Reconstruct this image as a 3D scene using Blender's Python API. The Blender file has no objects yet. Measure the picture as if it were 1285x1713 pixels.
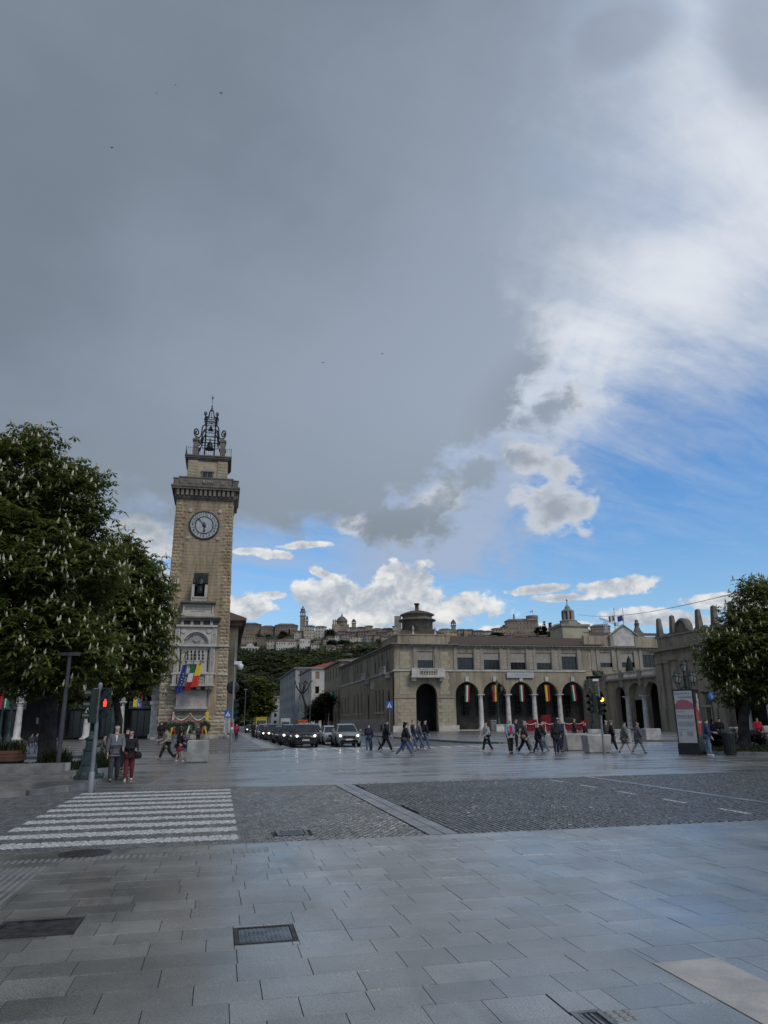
import bpy, math, random
import numpy as np
from mathutils import Vector, Matrix

SC = bpy.context.scene
COL = SC.collection
R = math.radians
rnd = random.Random(7)

# ------------------------------------------------------------------ camera
F, CX, CY, H = 1215., 642.5, 856.5, 1.75
PITCH = math.atan((1207 - CY) / F)
YAW = R(12.5)
ROLL = R(0.6)
cam = bpy.data.cameras.new('camera')
cam.sensor_fit = 'VERTICAL'
cam.sensor_height = 24.
cam.lens = 24. * F / 1713.
cam.clip_start = .1
cam.clip_end = 6000
camo = bpy.data.objects.new('camera', cam)
COL.objects.link(camo)
camo.matrix_world = (Matrix.Translation((0, 0, H)) @ Matrix.Rotation(-YAW, 4, 'Z')
                     @ Matrix.Rotation(math.pi / 2 + PITCH, 4, 'X') @ Matrix.Rotation(-ROLL, 4, 'Z'))
SC.camera = camo


def ray(px, py):
    a = (px - CX) / F
    b = (CY - py) / F
    cr, sr = math.cos(ROLL), math.sin(ROLL)
    a, b = a * cr + b * sr, -a * sr + b * cr
    y = math.cos(PITCH) - b * math.sin(PITCH)
    z = math.sin(PITCH) + b * math.cos(PITCH)
    c, s = math.cos(YAW), math.sin(YAW)
    return (a * c + y * s, -a * s + y * c, z)


def G(px, py, z=0.):
    d = ray(px, py)
    t = (z - H) / d[2]
    return Vector((d[0] * t, d[1] * t, z))


def PY(px, py, Y):
    d = ray(px, py)
    t = Y / d[1]
    return Vector((d[0] * t, Y, H + d[2] * t))


def PX(px, py, X):
    d = ray(px, py)
    t = X / d[0]
    return Vector((X, d[1] * t, H + d[2] * t))


# ------------------------------------------------------------------ node helper
class NB:
    """tiny expression builder for shader nodes"""

    def __init__(self, tree):
        self.t = tree
        self.n = tree.nodes
        self.l = tree.links

    def new(self, kind, **kw):
        nd = self.n.new(kind)
        for k, v in kw.items():
            setattr(nd, k, v)
        return nd

    def put(self, sock, v):
        if isinstance(v, S):
            self.l.new(v.s, sock)
        elif hasattr(v, 'links'):
            self.l.new(v, sock)
        elif v is not None:
            if sock.type == 'RGBA' and not hasattr(v, '__len__'):
                v = (v, v, v)
            if sock.type == 'RGBA' and len(v) == 3:
                v = (*v, 1)
            sock.default_value = v

    def m(self, op, a, b=None, c=None, clamp=False):
        nd = self.new('ShaderNodeMath', operation=op, use_clamp=clamp)
        for i, v in enumerate((a, b, c)):
            self.put(nd.inputs[i], v)
        return S(self, nd.outputs[0])

    def vm(self, op, a, b=None, out=0):
        nd = self.new('ShaderNodeVectorMath', operation=op)
        for i, v in enumerate((a, b)):
            self.put(nd.inputs[i], v)
        return S(self, nd.outputs[out])

    def noise(self, vec, scale, detail=4, rough=.55, dist=0., color=False, dims='3D'):
        nd = self.new('ShaderNodeTexNoise', noise_dimensions=dims)
        self.put(nd.inputs['Vector'], vec)
        self.put(nd.inputs['Scale'], scale)
        nd.inputs['Detail'].default_value = detail
        nd.inputs['Roughness'].default_value = rough
        nd.inputs['Distortion'].default_value = dist
        return S(self, nd.outputs['Color' if color else 0])

    def ss(self, x, lo, hi, a=0., b=1.):
        nd = self.new('ShaderNodeMapRange', interpolation_type='SMOOTHSTEP')
        for i, v in enumerate((x, lo, hi, a, b)):
            self.put(nd.inputs[i], v)
        return S(self, nd.outputs[0])

    def lin(self, x, lo, hi, a=0., b=1.):
        nd = self.new('ShaderNodeMapRange')
        for i, v in enumerate((x, lo, hi, a, b)):
            self.put(nd.inputs[i], v)
        return S(self, nd.outputs[0])

    def mix(self, f, a, b, mode='MIX'):
        nd = self.new('ShaderNodeMix', data_type='RGBA', blend_type=mode)
        self.put(nd.inputs[0], f)
        self.put(nd.inputs[6], a)
        self.put(nd.inputs[7], b)
        return S(self, nd.outputs[2])

    def xyz(self, x, y, z):
        nd = self.new('ShaderNodeCombineXYZ')
        for i, v in enumerate((x, y, z)):
            self.put(nd.inputs[i], v)
        return S(self, nd.outputs[0])

    def sep(self, v):
        nd = self.new('ShaderNodeSeparateXYZ')
        self.put(nd.inputs[0], v)
        return [S(self, o) for o in nd.outputs]


class S:
    def __init__(self, b, s):
        self.b, self.s = b, s

    def __add__(self, o): return self.b.m('ADD', self, o)
    def __radd__(self, o): return self.b.m('ADD', o, self)
    def __sub__(self, o): return self.b.m('SUBTRACT', self, o)
    def __rsub__(self, o): return self.b.m('SUBTRACT', o, self)
    def __mul__(self, o): return self.b.m('MULTIPLY', self, o)
    def __rmul__(self, o): return self.b.m('MULTIPLY', o, self)
    def __truediv__(self, o): return self.b.m('DIVIDE', self, o)


# ------------------------------------------------------------------ sky (clear Nishita sky behind layered clouds)
SUN_EL, SUN_AZ = R(48), R(150)          # azimuth clockwise from +Y: behind the camera, to the right
world = bpy.data.worlds.new('World')
SC.world = world
world.use_nodes = True
wt = world.node_tree
wt.nodes.clear()
b = NB(wt)
tc = b.new('ShaderNodeTexCoord')
D = b.vm('NORMALIZE', S(b, tc.outputs['Generated']))
dx, dy, dz = b.sep(D)
cy_, sy_ = math.cos(YAW), math.sin(YAW)
rx = dx * cy_ - dy * sy_
ry = dx * sy_ + dy * cy_
az = b.m('ARCTAN2', rx, ry)
el = b.m('ARCSINE', dz)


def azel(px, py):
    d = ray(px, py)
    a = d[0] * cy_ - d[1] * sy_
    y = d[0] * sy_ + d[1] * cy_
    return math.atan2(a, y), math.atan2(d[2], math.hypot(a, y))


def half(p, q):
    """signed distance (radians) to the line p->q in azimuth/elevation, positive on its left as seen in the sky"""
    a0, e0 = azel(*p)
    a1, e1 = azel(*q)
    L = math.hypot(a1 - a0, e1 - e0)
    na, ne = -(e1 - e0) / L, (a1 - a0) / L
    return az * na + el * ne + (-(a0 * na + e0 * ne))


def blob(px, py, rx_, ry_, rot=0.):
    a0, e0 = azel(px, py)
    ka = 1 / (rx_ / 1240 / math.cos(e0))
    ke = 1 / (ry_ / 1240)
    da, de = az - a0, el - e0
    c, s = math.cos(R(rot)), math.sin(R(rot))
    u = (da * c + de * s) * ka
    v = (de * c - da * s) * ke
    return 1. - b.m('SQRT', u * u + v * v)


def mx(*l):
    r = l[0]
    for q in l[1:]:
        r = b.m('MAXIMUM', r, q)
    return r


def smin(a, c, k):
    return b.m('SMOOTH_MIN', a, c, k)


P3 = b.vm('MULTIPLY', D, (1., 1., 1.35))
n_big = b.noise(P3, 2.6, 3, .5)
n_mid = b.noise(P3, 7., 6, .58, .25)
n_fine = b.noise(P3, 22., 7, .6, .3)
n_puff = b.noise(P3, 34., 6, .55)
# cirrus streaks: the direction laid on a high flat layer, stretched along one wind direction
inv = b.m('DIVIDE', 1., b.m('MAXIMUM', dz + .12, .06))
cxp, cyp = rx * inv, ry * inv
wr = R(30)
us = cxp * math.cos(wr) + cyp * math.sin(wr)
vs = cyp * math.cos(wr) - cxp * math.sin(wr)
streak = b.noise(b.xyz(us * .55, vs * 2.2, 0.), 1.9, 7, .6, .5)
streak2 = b.noise(b.xyz(us * 1.4, vs * 3.6, 3.), 2.4, 6, .62, .9)

# clear sky
sky = b.new('ShaderNodeTexSky', sky_type='NISHITA')
sky.sun_disc = False
sky.sun_elevation = SUN_EL
sky.sun_rotation = SUN_AZ
sky.air_density = 1.25
sky.dust_density = .35
sky.ozone_density = 2.2
bg_clear = b.new('ShaderNodeBackground')
bg_clear.inputs[1].default_value = .12
wt.links.new(sky.outputs[0], bg_clear.inputs[0])

# storm cloud, upper left
cA = half((900, 640), (1040, 0))
cB = half((545, 905), (930, 640))
cC = half((0, 893), (560, 893))
storm = smin(smin(cA, cB, .05), cC, .03)
lumps = mx(blob(915, 682, 62, 36, 25), blob(668, 872, 115, 38, 8), blob(800, 790, 75, 42, 30), blob(480, 868, 170, 40),
           blob(300, 850, 160, 40), blob(865, 600, 60, 70)) * .05
storm = mx(storm, lumps - .004)
edge_n = (n_mid - .5) * .17 + (n_fine - .5) * .14 + (n_puff - .5) * .05 + (n_big - .5) * .12
soft = mx(b.ss(el, R(24), R(40), .022, .22), b.ss(az, R(-3), R(-12), .022, .06))
st_cov = b.ss(storm + edge_n * b.ss(el, R(24), R(42), 1., 1.3), soft * -1., soft)
# unseen sky behind viewer brightened to light the square; also hides the rim seam
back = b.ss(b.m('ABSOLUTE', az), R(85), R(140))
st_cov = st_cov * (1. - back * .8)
st_v = (n_big - .5) * .75 + (n_mid - .5) * .34 + (streak - .5) * .16
st_hi = b.ss(half((300, 900), (1000, 0)) * -1. + st_v * .5, -.48, .30)
st_col = b.mix(st_hi, (.184, .224, .282), (.350, .418, .522))
st_col = b.mix(b.ss(el, R(12), R(27), .75, 0.), st_col, (.225, .275, .325))
st_col = b.mix(b.ss(st_v, -.12, .2, 0., .35), st_col, (.265, .315, .385))
st_col = b.mix(mx(b.ss(blob(885, 655, 150, 90, 30), .0, .8, 0., .32), b.ss(blob(640, 885, 150, 45, 5), 0., .8, 0., .3)), st_col, (.20, .225, .265))

# bright veil to the right of it, also spread behind the viewer for fill light
vD = half((640, 905), (1300, 660))
veil_in = b.ss(vD + (streak - .5) * .34 + (n_mid - .5) * .22, -.08, .18)
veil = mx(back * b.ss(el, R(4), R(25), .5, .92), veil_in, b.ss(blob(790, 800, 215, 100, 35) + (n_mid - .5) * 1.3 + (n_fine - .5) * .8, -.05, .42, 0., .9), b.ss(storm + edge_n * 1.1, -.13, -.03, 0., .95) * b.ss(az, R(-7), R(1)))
vl_soft = 1.
veil_br = b.ss((streak - .5) * .95 + (streak2 - .5) * .30 + (n_big - .5) * .9 + (n_mid - .5) * .75 + mx(blob(1250, 230, 210, 260), blob(960, 560, 220, 170), blob(1180, 430, 260, 120, 20)) * .45, -.35, .45)
vl_col = b.mix(veil_br, (.370, .455, .610), (.725, .765, .830))
gp = b.ss(mx(blob(1275, 80, 75, 110), blob(1040, 60, 75, 45)) + (n_mid - .5) * 1.3, -.1, .5, 0., .65)
vl_col = b.mix(gp, vl_col, (.31, .355, .44))
thin = b.ss((streak2 - .5) + (streak - .5) + vD * .9, -.30, .46, 0., .36) * b.ss(vD, -.32, -.02)

# cumulus fringe: grey-white lumps hanging under the veil
fr = mx(blob(922, 848, 84, 54, -18), blob(890, 770, 80, 36, -25), blob(958, 665, 34, 30), blob(720, 850, 110, 42, 30), blob(600, 880, 60, 26)) 
fr_f = fr * .55 + (n_mid - .5) * .7 + (n_fine - .5) * .85 + (n_puff - .5) * .35
fr_cov = b.ss(fr_f, .02, .24, 0., .94)
fr_col = b.mix(b.ss(fr_f, .1, .55), (.60, .64, .70), (.335, .375, .435))

# fair-weather cumulus over the horizon
lo = mx(blob(660, 1018, 190, 52), blob(680, 975, 60, 40), blob(560, 1000, 90, 36), blob(770, 1010, 70, 30), blob(415, 1014, 55, 26), blob(350, 1010, 60, 30),
        blob(225, 905, 85, 42), blob(265, 985, 50, 40), blob(1035, 980, 85, 17, 3), blob(900, 986, 60, 9, 3), blob(1110, 1035, 110, 18, -6), blob(1230, 1008, 100, 16, -6),
        blob(515, 912, 55, 8, 4), blob(455, 928, 45, 9), blob(425, 922, 40, 8), blob(545, 962, 40, 10, -25), blob(455, 995, 34, 10), blob(940, 1000, 60, 8), blob(60, 960, 150, 60), blob(900, 1060, 160, 20),
        blob(-200, 1000, 260, 50), blob(1560, 1000, 300, 50))
lo_f = lo * .62 + (n_fine - .5) * .95 + (n_puff - .5) * .75
lo_cov = b.ss(lo_f, .02, .2)
up = b.noise(b.vm('ADD', P3, (0., 0., .022)), 22., 7, .6, .3)
lit = b.ss((n_fine - up) * 1.3 + lo_f * -.25 + (n_puff - .5) * .5, -.30, .22)
lo_col = b.mix(lit, (.40, .455, .53), (.84, .845, .835))

# horizon brightening under everything
hz = b.ss(el, R(0), R(15), .30, 0.)

col = b.mix(thin, (0, 0, 0), (.55, .66, .82))
cov = thin
# compose over the clear sky: track colour and coverage separately


def over(cov_a, col_a, cov_b, col_b):
    """layer b over layer a; colours premultiplied"""
    return cov_a + cov_b - cov_a * cov_b, b.mix(cov_b, col_a, col_b)


prem = b.vm('MULTIPLY', (.42, .62, .86), b.xyz(hz, hz, hz))
cov, prem = hz, S(b, prem.s)
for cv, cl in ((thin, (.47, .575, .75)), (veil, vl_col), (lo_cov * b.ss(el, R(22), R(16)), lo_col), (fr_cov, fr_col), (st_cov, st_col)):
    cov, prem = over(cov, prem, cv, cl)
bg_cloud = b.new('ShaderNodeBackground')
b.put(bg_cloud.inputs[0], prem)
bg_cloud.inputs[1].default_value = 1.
# clear part weighted by what the clouds leave open
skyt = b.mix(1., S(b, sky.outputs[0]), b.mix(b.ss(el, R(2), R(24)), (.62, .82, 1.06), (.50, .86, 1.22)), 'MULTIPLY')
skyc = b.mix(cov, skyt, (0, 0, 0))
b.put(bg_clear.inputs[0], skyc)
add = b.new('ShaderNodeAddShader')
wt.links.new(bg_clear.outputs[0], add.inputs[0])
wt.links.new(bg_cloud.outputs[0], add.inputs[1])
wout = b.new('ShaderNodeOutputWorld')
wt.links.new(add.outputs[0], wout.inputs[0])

sun = bpy.data.lights.new('sun', 'SUN')
sun.energy = 1.5
sun.angle = R(20)
sun.color = (1., .93, .82)
suno = bpy.data.objects.new('sun', sun)
COL.objects.link(suno)
sd = Vector((math.sin(SUN_AZ) * math.cos(SUN_EL), math.cos(SUN_AZ) * math.cos(SUN_EL), math.sin(SUN_EL)))
suno.rotation_euler = sd.to_track_quat('Z', 'Y').to_euler()

SC.view_settings.view_transform = 'Standard'
SC.view_settings.look = 'None'
SC.view_settings.exposure = 0.
SC.view_settings.gamma = 1.
SC.view_settings.use_curve_mapping = False
SC.cycles.max_bounces = 6
SC.cycles.diffuse_bounces = 3
SC.cycles.glossy_bounces = 3
SC.cycles.transparent_max_bounces = 6


# ------------------------------------------------------------------ materials
MATS = {}


def lin3(c):
    return tuple(c) if hasattr(c, '__len__') else (c, c, c)


def mat(name, col, rough=.7, var=.18, scale=1.5, col2=None, bump=0., bscale=30., spec=.4, metal=0., wet=0., emit=None, estr=0., rand=.0, fine=.0, trans=0., streak=0.):
    """procedural surface: base tone broken up by noise in world space; wet = how much of it is slick with rain"""
    if name in MATS:
        return MATS[name]
    m = bpy.data.materials.new(name)
    m.use_nodes = True
    nt = m.node_tree
    nt.nodes.clear()
    nb = NB(nt)
    bs = nb.new('ShaderNodeBsdfPrincipled')
    out = nb.new('ShaderNodeOutputMaterial')
    nt.links.new(bs.outputs[0], out.inputs[0])
    geo = nb.new('ShaderNodeNewGeometry')
    P = S(nb, geo.outputs['Position'])
    col = lin3(col)
    n1 = nb.noise(P, scale, 5, .6)
    c2 = lin3(col2) if col2 is not None else tuple(x * (1 - 2 * var) for x in col)
    c1 = col if col2 is not None else tuple(min(1, x * (1 + 2 * var)) for x in col)
    c = nb.mix(nb.ss(n1, .3, .7), c2, c1)
    if fine:
        n3 = nb.noise(P, bscale * 2.5, 3, .7)
        f = nb.lin(n3, .36, .64, 1 - fine, 1 + fine)
        c = nb.mix(1., c, nb.xyz(f, f, f), 'MULTIPLY')
    if streak:
        q3 = nb.sep(P)
        s3 = nb.noise(nb.xyz(q3[0] * 1.3, q3[1] * 1.3, q3[2] * .16), 1.1, 6, .65)
        f = nb.ss(s3, .40, .68, 1 + streak * .4, 1 - streak)
        c = nb.mix(1., c, nb.xyz(f, f, f * .98), 'MULTIPLY')
    if rand:
        oi = nb.new('ShaderNodeObjectInfo')
        f = nb.lin(S(nb, oi.outputs['Random']), 0, 1, 1 - rand, 1 + rand)
        c = nb.mix(1., c, nb.xyz(f, f, f), 'MULTIPLY')
    nb.put(bs.inputs['Base Color'], c)
    bs.inputs['Metallic'].default_value = metal
    bs.inputs['Specular IOR Level'].default_value = spec
    if wet:
        n2 = nb.noise(P, .55, 5, .62)
        nb.put(bs.inputs['Roughness'], nb.ss(n2, .34, .68, rough * (1 - wet), rough))
    else:
        nb.put(bs.inputs['Roughness'], nb.lin(n1, .2, .8, rough * .88, min(1, rough * 1.1)))
    if bump:
        bp = nb.new('ShaderNodeBump')
        bp.inputs['Strength'].default_value = bump
        bp.inputs['Distance'].default_value = .02
        nb.put(bp.inputs['Height'], nb.noise(P, bscale, 5, .6))
        nt.links.new(bp.outputs[0], bs.inputs['Normal'])
    if emit is not None:
        bs.inputs['Emission Color'].default_value = (*lin3(emit), 1)
        bs.inputs['Emission Strength'].default_value = estr
    if trans:
        bs.inputs['Transmission Weight'].default_value = trans
    MATS[name] = m
    return m


# ------------------------------------------------------------------ mesh building
class MB:
    def __init__(self):
        self.v, self.f, self.mi, self.sm = [], [], [], []
        self.M = None

    def add(self, vs, fs, m=0, smooth=False):
        o = len(self.v)
        if self.M is not None:
            vs = [tuple(self.M @ Vector(p)) for p in vs]
        self.v += [tuple(p) for p in vs]
        self.f += [tuple(i + o for i in q) for q in fs]
        self.mi += [m] * len(fs)
        self.sm += [smooth] * len(fs)

    def box(self, x0, x1, y0, y1, z0, z1, m=0):
        self.hexa([(x0, y0), (x1, y0), (x1, y1), (x0, y1)], z0, [(x0, y0), (x1, y0), (x1, y1), (x0, y1)], z1, m)

    def hexa(self, a, z0, c, z1, m=0):
        n = len(a)
        vs = [(x, y, z0) for x, y in a] + [(x, y, z1) for x, y in c]
        fs = [tuple(range(n - 1, -1, -1)), tuple(range(n, 2 * n))]
        fs += [(i, (i + 1) % n, n + (i + 1) % n, n + i) for i in range(n)]
        self.add(vs, fs, m)

    def cbox(self, c, sx, sy, sz, m=0, taper=1.):
        """box standing on c"""
        x, y, z = c
        q = [(-1, -1), (1, -1), (1, 1), (-1, 1)]
        self.hexa([(x + i * sx / 2, y + j * sy / 2) for i, j in q], z, [(x + i * sx / 2 * taper, y + j * sy / 2 * taper) for i, j in q], z + sz, m)

    def tube(self, pts, rad, n=8, m=0, smooth=True, cap=True):
        pts = [Vector(p) for p in pts]
        if not hasattr(rad, '__len__'):
            rad = [rad] * len(pts)
        vs, fs = [], []
        ref = None
        for i, p in enumerate(pts):
            t = (pts[min(i + 1, len(pts) - 1)] - pts[max(i - 1, 0)]).normalized()
            if ref is None:
                ref = Vector((1, 0, 0)) if abs(t.x) < .8 else Vector((0, 1, 0))
            u = (ref - t * ref.dot(t)).normalized()
            ref = u
            w = t.cross(u)
            for k in range(n):
                a = 2 * math.pi * k / n
                vs.append(p + (u * math.cos(a) + w * math.sin(a)) * rad[i])
        for i in range(len(pts) - 1):
            for k in range(n):
                a, c = i * n + k, i * n + (k + 1) % n
                fs.append((a, c, c + n, a + n))
        self.add(vs, fs, m, smooth)
        if cap:
            self.add(vs[:n], [tuple(range(n - 1, -1, -1))], m)
            self.add(vs[-n:], [tuple(range(n))], m)

    def lathe(self, prof, c=(0, 0, 0), n=16, m=0, smooth=True, sx=1., sy=1., a0=0., cap=True):
        vs, fs = [], []
        for r, z in prof:
            for k in range(n):
                a = 2 * math.pi * k / n + a0
                vs.append((c[0] + r * math.cos(a) * sx, c[1] + r * math.sin(a) * sy, c[2] + z))
        L = len(prof)
        for i in range(L - 1):
            for k in range(n):
                p, q = i * n + k, i * n + (k + 1) % n
                fs.append((p, q, q + n, p + n))
        self.add(vs, fs, m, smooth)
        if cap:
            if prof[0][0] > 1e-4:
                self.add(vs[:n], [tuple(range(n - 1, -1, -1))], m)
            if prof[-1][0] > 1e-4:
                self.add(vs[-n:], [tuple(range(n))], m)

    def prism(self, poly, y0, y1, m=0, smooth=False):
        """outline in x,z pushed from y0 to y1"""
        n = len(poly)
        vs = [(x, y0, z) for x, z in poly] + [(x, y1, z) for x, z in poly]
        self.add(vs, [tuple(range(n)), tuple(range(2 * n - 1, n - 1, -1))], m)
        self.add(vs, [((i + 1) % n, i, n + i, n + (i + 1) % n) for i in range(n)], m, smooth)

    def wall(self, s0, s1, z0, z1, ops, th=.4, m=0, mr=None):
        """wall in local frame: runs along x, faces -y, thickness th into +y; ops = (centre, half width, sill z, spring/top z, arched)"""
        mr = m if mr is None else mr
        ops = sorted(ops)
        x = s0
        for (c, hw, zb, zt, ar) in ops:
            if c - hw > x + 1e-4:
                self.box(x, c - hw, 0, th, z0, z1, m)
            if zb > z0 + 1e-4:
                self.box(c - hw, c + hw, 0, th, z0, zb, m)
            if not ar:
                if zt < z1 - 1e-4:
                    self.box(c - hw, c + hw, 0, th, zt, z1, m)
            else:
                n = 12
                pts = [(c - hw * math.cos(math.pi * k / n), zt + hw * math.sin(math.pi * k / n) * ar) for k in range(n + 1)]
                vs = []
                for (px_, pz) in pts:
                    vs += [(px_, 0, pz), (px_, 0, z1), (px_, th, pz), (px_, th, z1)]
                fs, fr = [], []
                for k in range(n):
                    a, d = 4 * k, 4 * k + 4
                    fs += [(a, d, d + 1, a + 1), (d + 2, a + 2, a + 3, d + 3), (a + 1, d + 1, d + 3, a + 3)]
                    fr += [(a, a + 2, d + 2, d)]
                self.add(vs, fs, m)
                self.add(vs, fr, mr)
            x = c + hw
        if x < s1 - 1e-4:
            self.box(x, s1, 0, th, z0, z1, m)

    def mesh(self, name, mats):
        me = bpy.data.meshes.new(name)
        me.from_pydata(self.v, [], self.f)
        for m in (mats if isinstance(mats, (list, tuple)) else [mats]):
            me.materials.append(m)
        me.polygons.foreach_set('material_index', self.mi)
        me.polygons.foreach_set('use_smooth', self.sm)
        me.update()
        return me

    def build(self, name, mats, parent=None, label=None, cat=None, group=None, kind=None):
        o = bpy.data.objects.new(name, self.mesh(name, mats))
        return link(o, parent, label, cat, group, kind)


def rootof(o):
    while o.parent is not None:
        o = o.parent
    return o


def link(o, parent=None, label=None, cat=None, group=None, kind=None):
    COL.objects.link(o)
    if parent is not None:
        o.parent = parent
        if parent.parent is None:
            o.matrix_parent_inverse = parent.matrix_basis.inverted()
    tag(o, label, cat, group, kind)
    return o


def tag(o, label=None, cat=None, group=None, kind=None):
    for k, v in (('label', label), ('category', cat), ('group', group), ('kind', kind)):
        if v:
            o[k] = v


def thing(name, label, cat, loc=(0, 0, 0), group=None, rz=0.):
    o = bpy.data.objects.new(name, None)
    o.empty_display_size = .3
    COL.objects.link(o)
    o.location = loc
    o.rotation_euler = (0, 0, rz)
    o.matrix_basis = Matrix.Translation(loc) @ Matrix.Rotation(rz, 4, 'Z')
    tag(o, label, cat, group)
    return o


def copy_tree(o, loc=None, rz=None, sc=None, label=None, parent=None, mats=None):
    c = o.copy()
    COL.objects.link(c)
    if mats and c.type == 'MESH' and any(s.material and s.material.name in mats for s in c.material_slots):
        for s in c.material_slots:
            if s.material and s.material.name in mats:
                s.link = 'OBJECT'
                s.material = mats[s.material.name] if False else s.material
    if parent is not None:
        inv = o.matrix_parent_inverse.copy()
        c.parent = parent
        c.matrix_parent_inverse = inv
    if loc is not None:
        c.location = loc
    if rz is not None:
        c.rotation_euler = (0, 0, rz)
    if sc is not None:
        c.scale = sc if hasattr(sc, '__len__') else (sc, sc, sc)
    if label:
        c['label'] = label
    for ch in list(o.children):
        copy_tree(ch, parent=c)
    return c


def recolor(root, table):
    """give a copied thing its own paint: table maps old material name -> material"""
    for o in [root] + list(root.children_recursive):
        if o.type == 'MESH':
            for i, s in enumerate(o.material_slots):
                nm = o.data.materials[i].name if o.data.materials[i] else ''
                if nm in table:
                    s.link = 'OBJECT'
                    s.material = table[nm]


def pieces(name, mesh, spots, parent):
    """one object per countable piece; spots = (location, (sx,sy,sz), rotz)"""
    for loc, scl, rz in spots:
        o = bpy.data.objects.new(name, mesh if not isinstance(mesh, (list, tuple)) else rnd.choice(mesh))
        o.location = loc
        o.scale = scl
        o.rotation_euler = rz if hasattr(rz, '__len__') else (0, 0, rz)
        link(o, parent)


# ------------------------------------------------------------------ ground and paving
granite = mat('wet_granite', (.158, .155, .138), .42, .15, .9, wet=.45, bump=.26, bscale=34, spec=.8, rand=.26, fine=.6)
_nt = granite.node_tree
_nb = NB(_nt)
_bs = [n for n in _nt.nodes if n.type == 'BSDF_PRINCIPLED'][0]
_gp = _nb.sep(S(_nb, _nb.new('ShaderNodeNewGeometry').outputs['Position']))
_st = _nb.noise(_nb.xyz(_gp[0] * 1.6, _gp[1] * .38, 0.), .8, 6, .62)
_sp = _nb.noise(_nb.xyz(_gp[0], _gp[1], 0.), 11., 2, .5)
_bs.inputs['Coat Weight'].default_value = .9
_bs.inputs['Coat IOR'].default_value = 1.55
_nb.put(_bs.inputs['Coat Roughness'], _nb.ss(_nb.noise(_nb.xyz(_gp[0] * .8, _gp[1] * .5, 0.), .7, 5, .6), .35, .68, .20, .48))
_f = _nb.ss(_st, .54, .70, 0., .75)
_c0 = S(_nb, _bs.inputs['Base Color'].links[0].from_socket)
_c1 = _nb.mix(_f, _c0, (.070, .064, .057))
_nb.put(_bs.inputs['Base Color'], _nb.mix(_nb.ss(_sp, .77, .80, 0., .7), _c1, (.03, .03, .03)))
joint = mat('paving_joint', (.038, .037, .036), .8)
asphalt = mat('wet_asphalt', (.062, .064, .066), .5, .2, .7, wet=.35, bump=.2, bscale=60, spec=.5, fine=.3)
kerbm = mat('kerb_granite', (.17, .165, .155), .6, .15, 2., bump=.15, bscale=60, fine=.2)
iron = mat('cast_iron', (.035, .033, .032), .5, .3, 9, bump=.5, bscale=22, metal=.3)


def slab_mat(name, col, sx, sy, wet, rough, gap=.012):
    """far paving: slabs too small to pick apart, laid in courses along x by a brick pattern with sunk joints"""
    m = bpy.data.materials.new(name)
    m.use_nodes = True
    nt = m.node_tree
    nb = NB(nt)
    bs = nt.nodes['Principled BSDF']
    geo = nb.new('ShaderNodeNewGeometry')
    P = S(nb, geo.outputs['Position'])
    br = nb.new('ShaderNodeTexBrick')
    nb.put(br.inputs['Vector'], P)
    br.inputs['Scale'].default_value = 1.
    br.inputs['Brick Width'].default_value = sx
    br.inputs['Row Height'].default_value = sy
    br.inputs['Mortar Size'].default_value = gap
    br.inputs['Mortar Smooth'].default_value = .2
    br.offset = .41
    nb.put(br.inputs['Color1'], tuple(x * .72 for x in col))
    nb.put(br.inputs['Color2'], tuple(x * 1.22 for x in col))
    nb.put(br.inputs['Mortar'], tuple(x * .3 for x in col))
    n1 = nb.noise(P, .6, 5, .6)
    f = nb.lin(n1, .25, .75, .75, 1.25)
    nb.put(bs.inputs['Base Color'], nb.mix(1., S(nb, br.outputs[0]), nb.xyz(f, f, f), 'MULTIPLY'))
    sep = nb.sep(P)
    n2 = nb.noise(nb.xyz(sep[0] * .35, sep[1] * 1.3, 0.), .5, 6, .65)
    nb.put(bs.inputs['Roughness'], nb.ss(n2, .36, .66, rough * (1 - wet), rough))
    bs.inputs['Specular IOR Level'].default_value = .6
    bs.inputs['Coat Weight'].default_value = 1.
    bs.inputs['Coat IOR'].default_value = 1.85
    nb.put(bs.inputs['Coat Roughness'], nb.ss(n2, .36, .66, .16, .42))
    bp = nb.new('ShaderNodeBump')
    bp.inputs['Strength'].default_value = .5
    bp.inputs['Distance'].default_value = .01
    ht = S(nb, br.outputs['Fac']) * -.6 + nb.noise(P, 4., 5, .6) * .22 + nb.noise(P, 60., 3, .6) * .12
    nb.put(bp.inputs['Height'], ht)
    nt.links.new(bp.outputs[0], bs.inputs['Normal'])
    MATS[name] = m
    return m


def sheet(name, poly, z, m, zb=None, kind='structure', parent=None):
    mb = MB()
    if zb is None:
        mb.add([(x, y, z) for x, y in poly], [tuple(range(len(poly)))])
    else:
        mb.hexa(poly, zb, poly, z)
    return mb.build(name, m, parent, kind=kind)


sheet('ground', [(-2500, -300), (2500, -300), (2500, 3000), (-2500, 3000)], -.10, asphalt)

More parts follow.
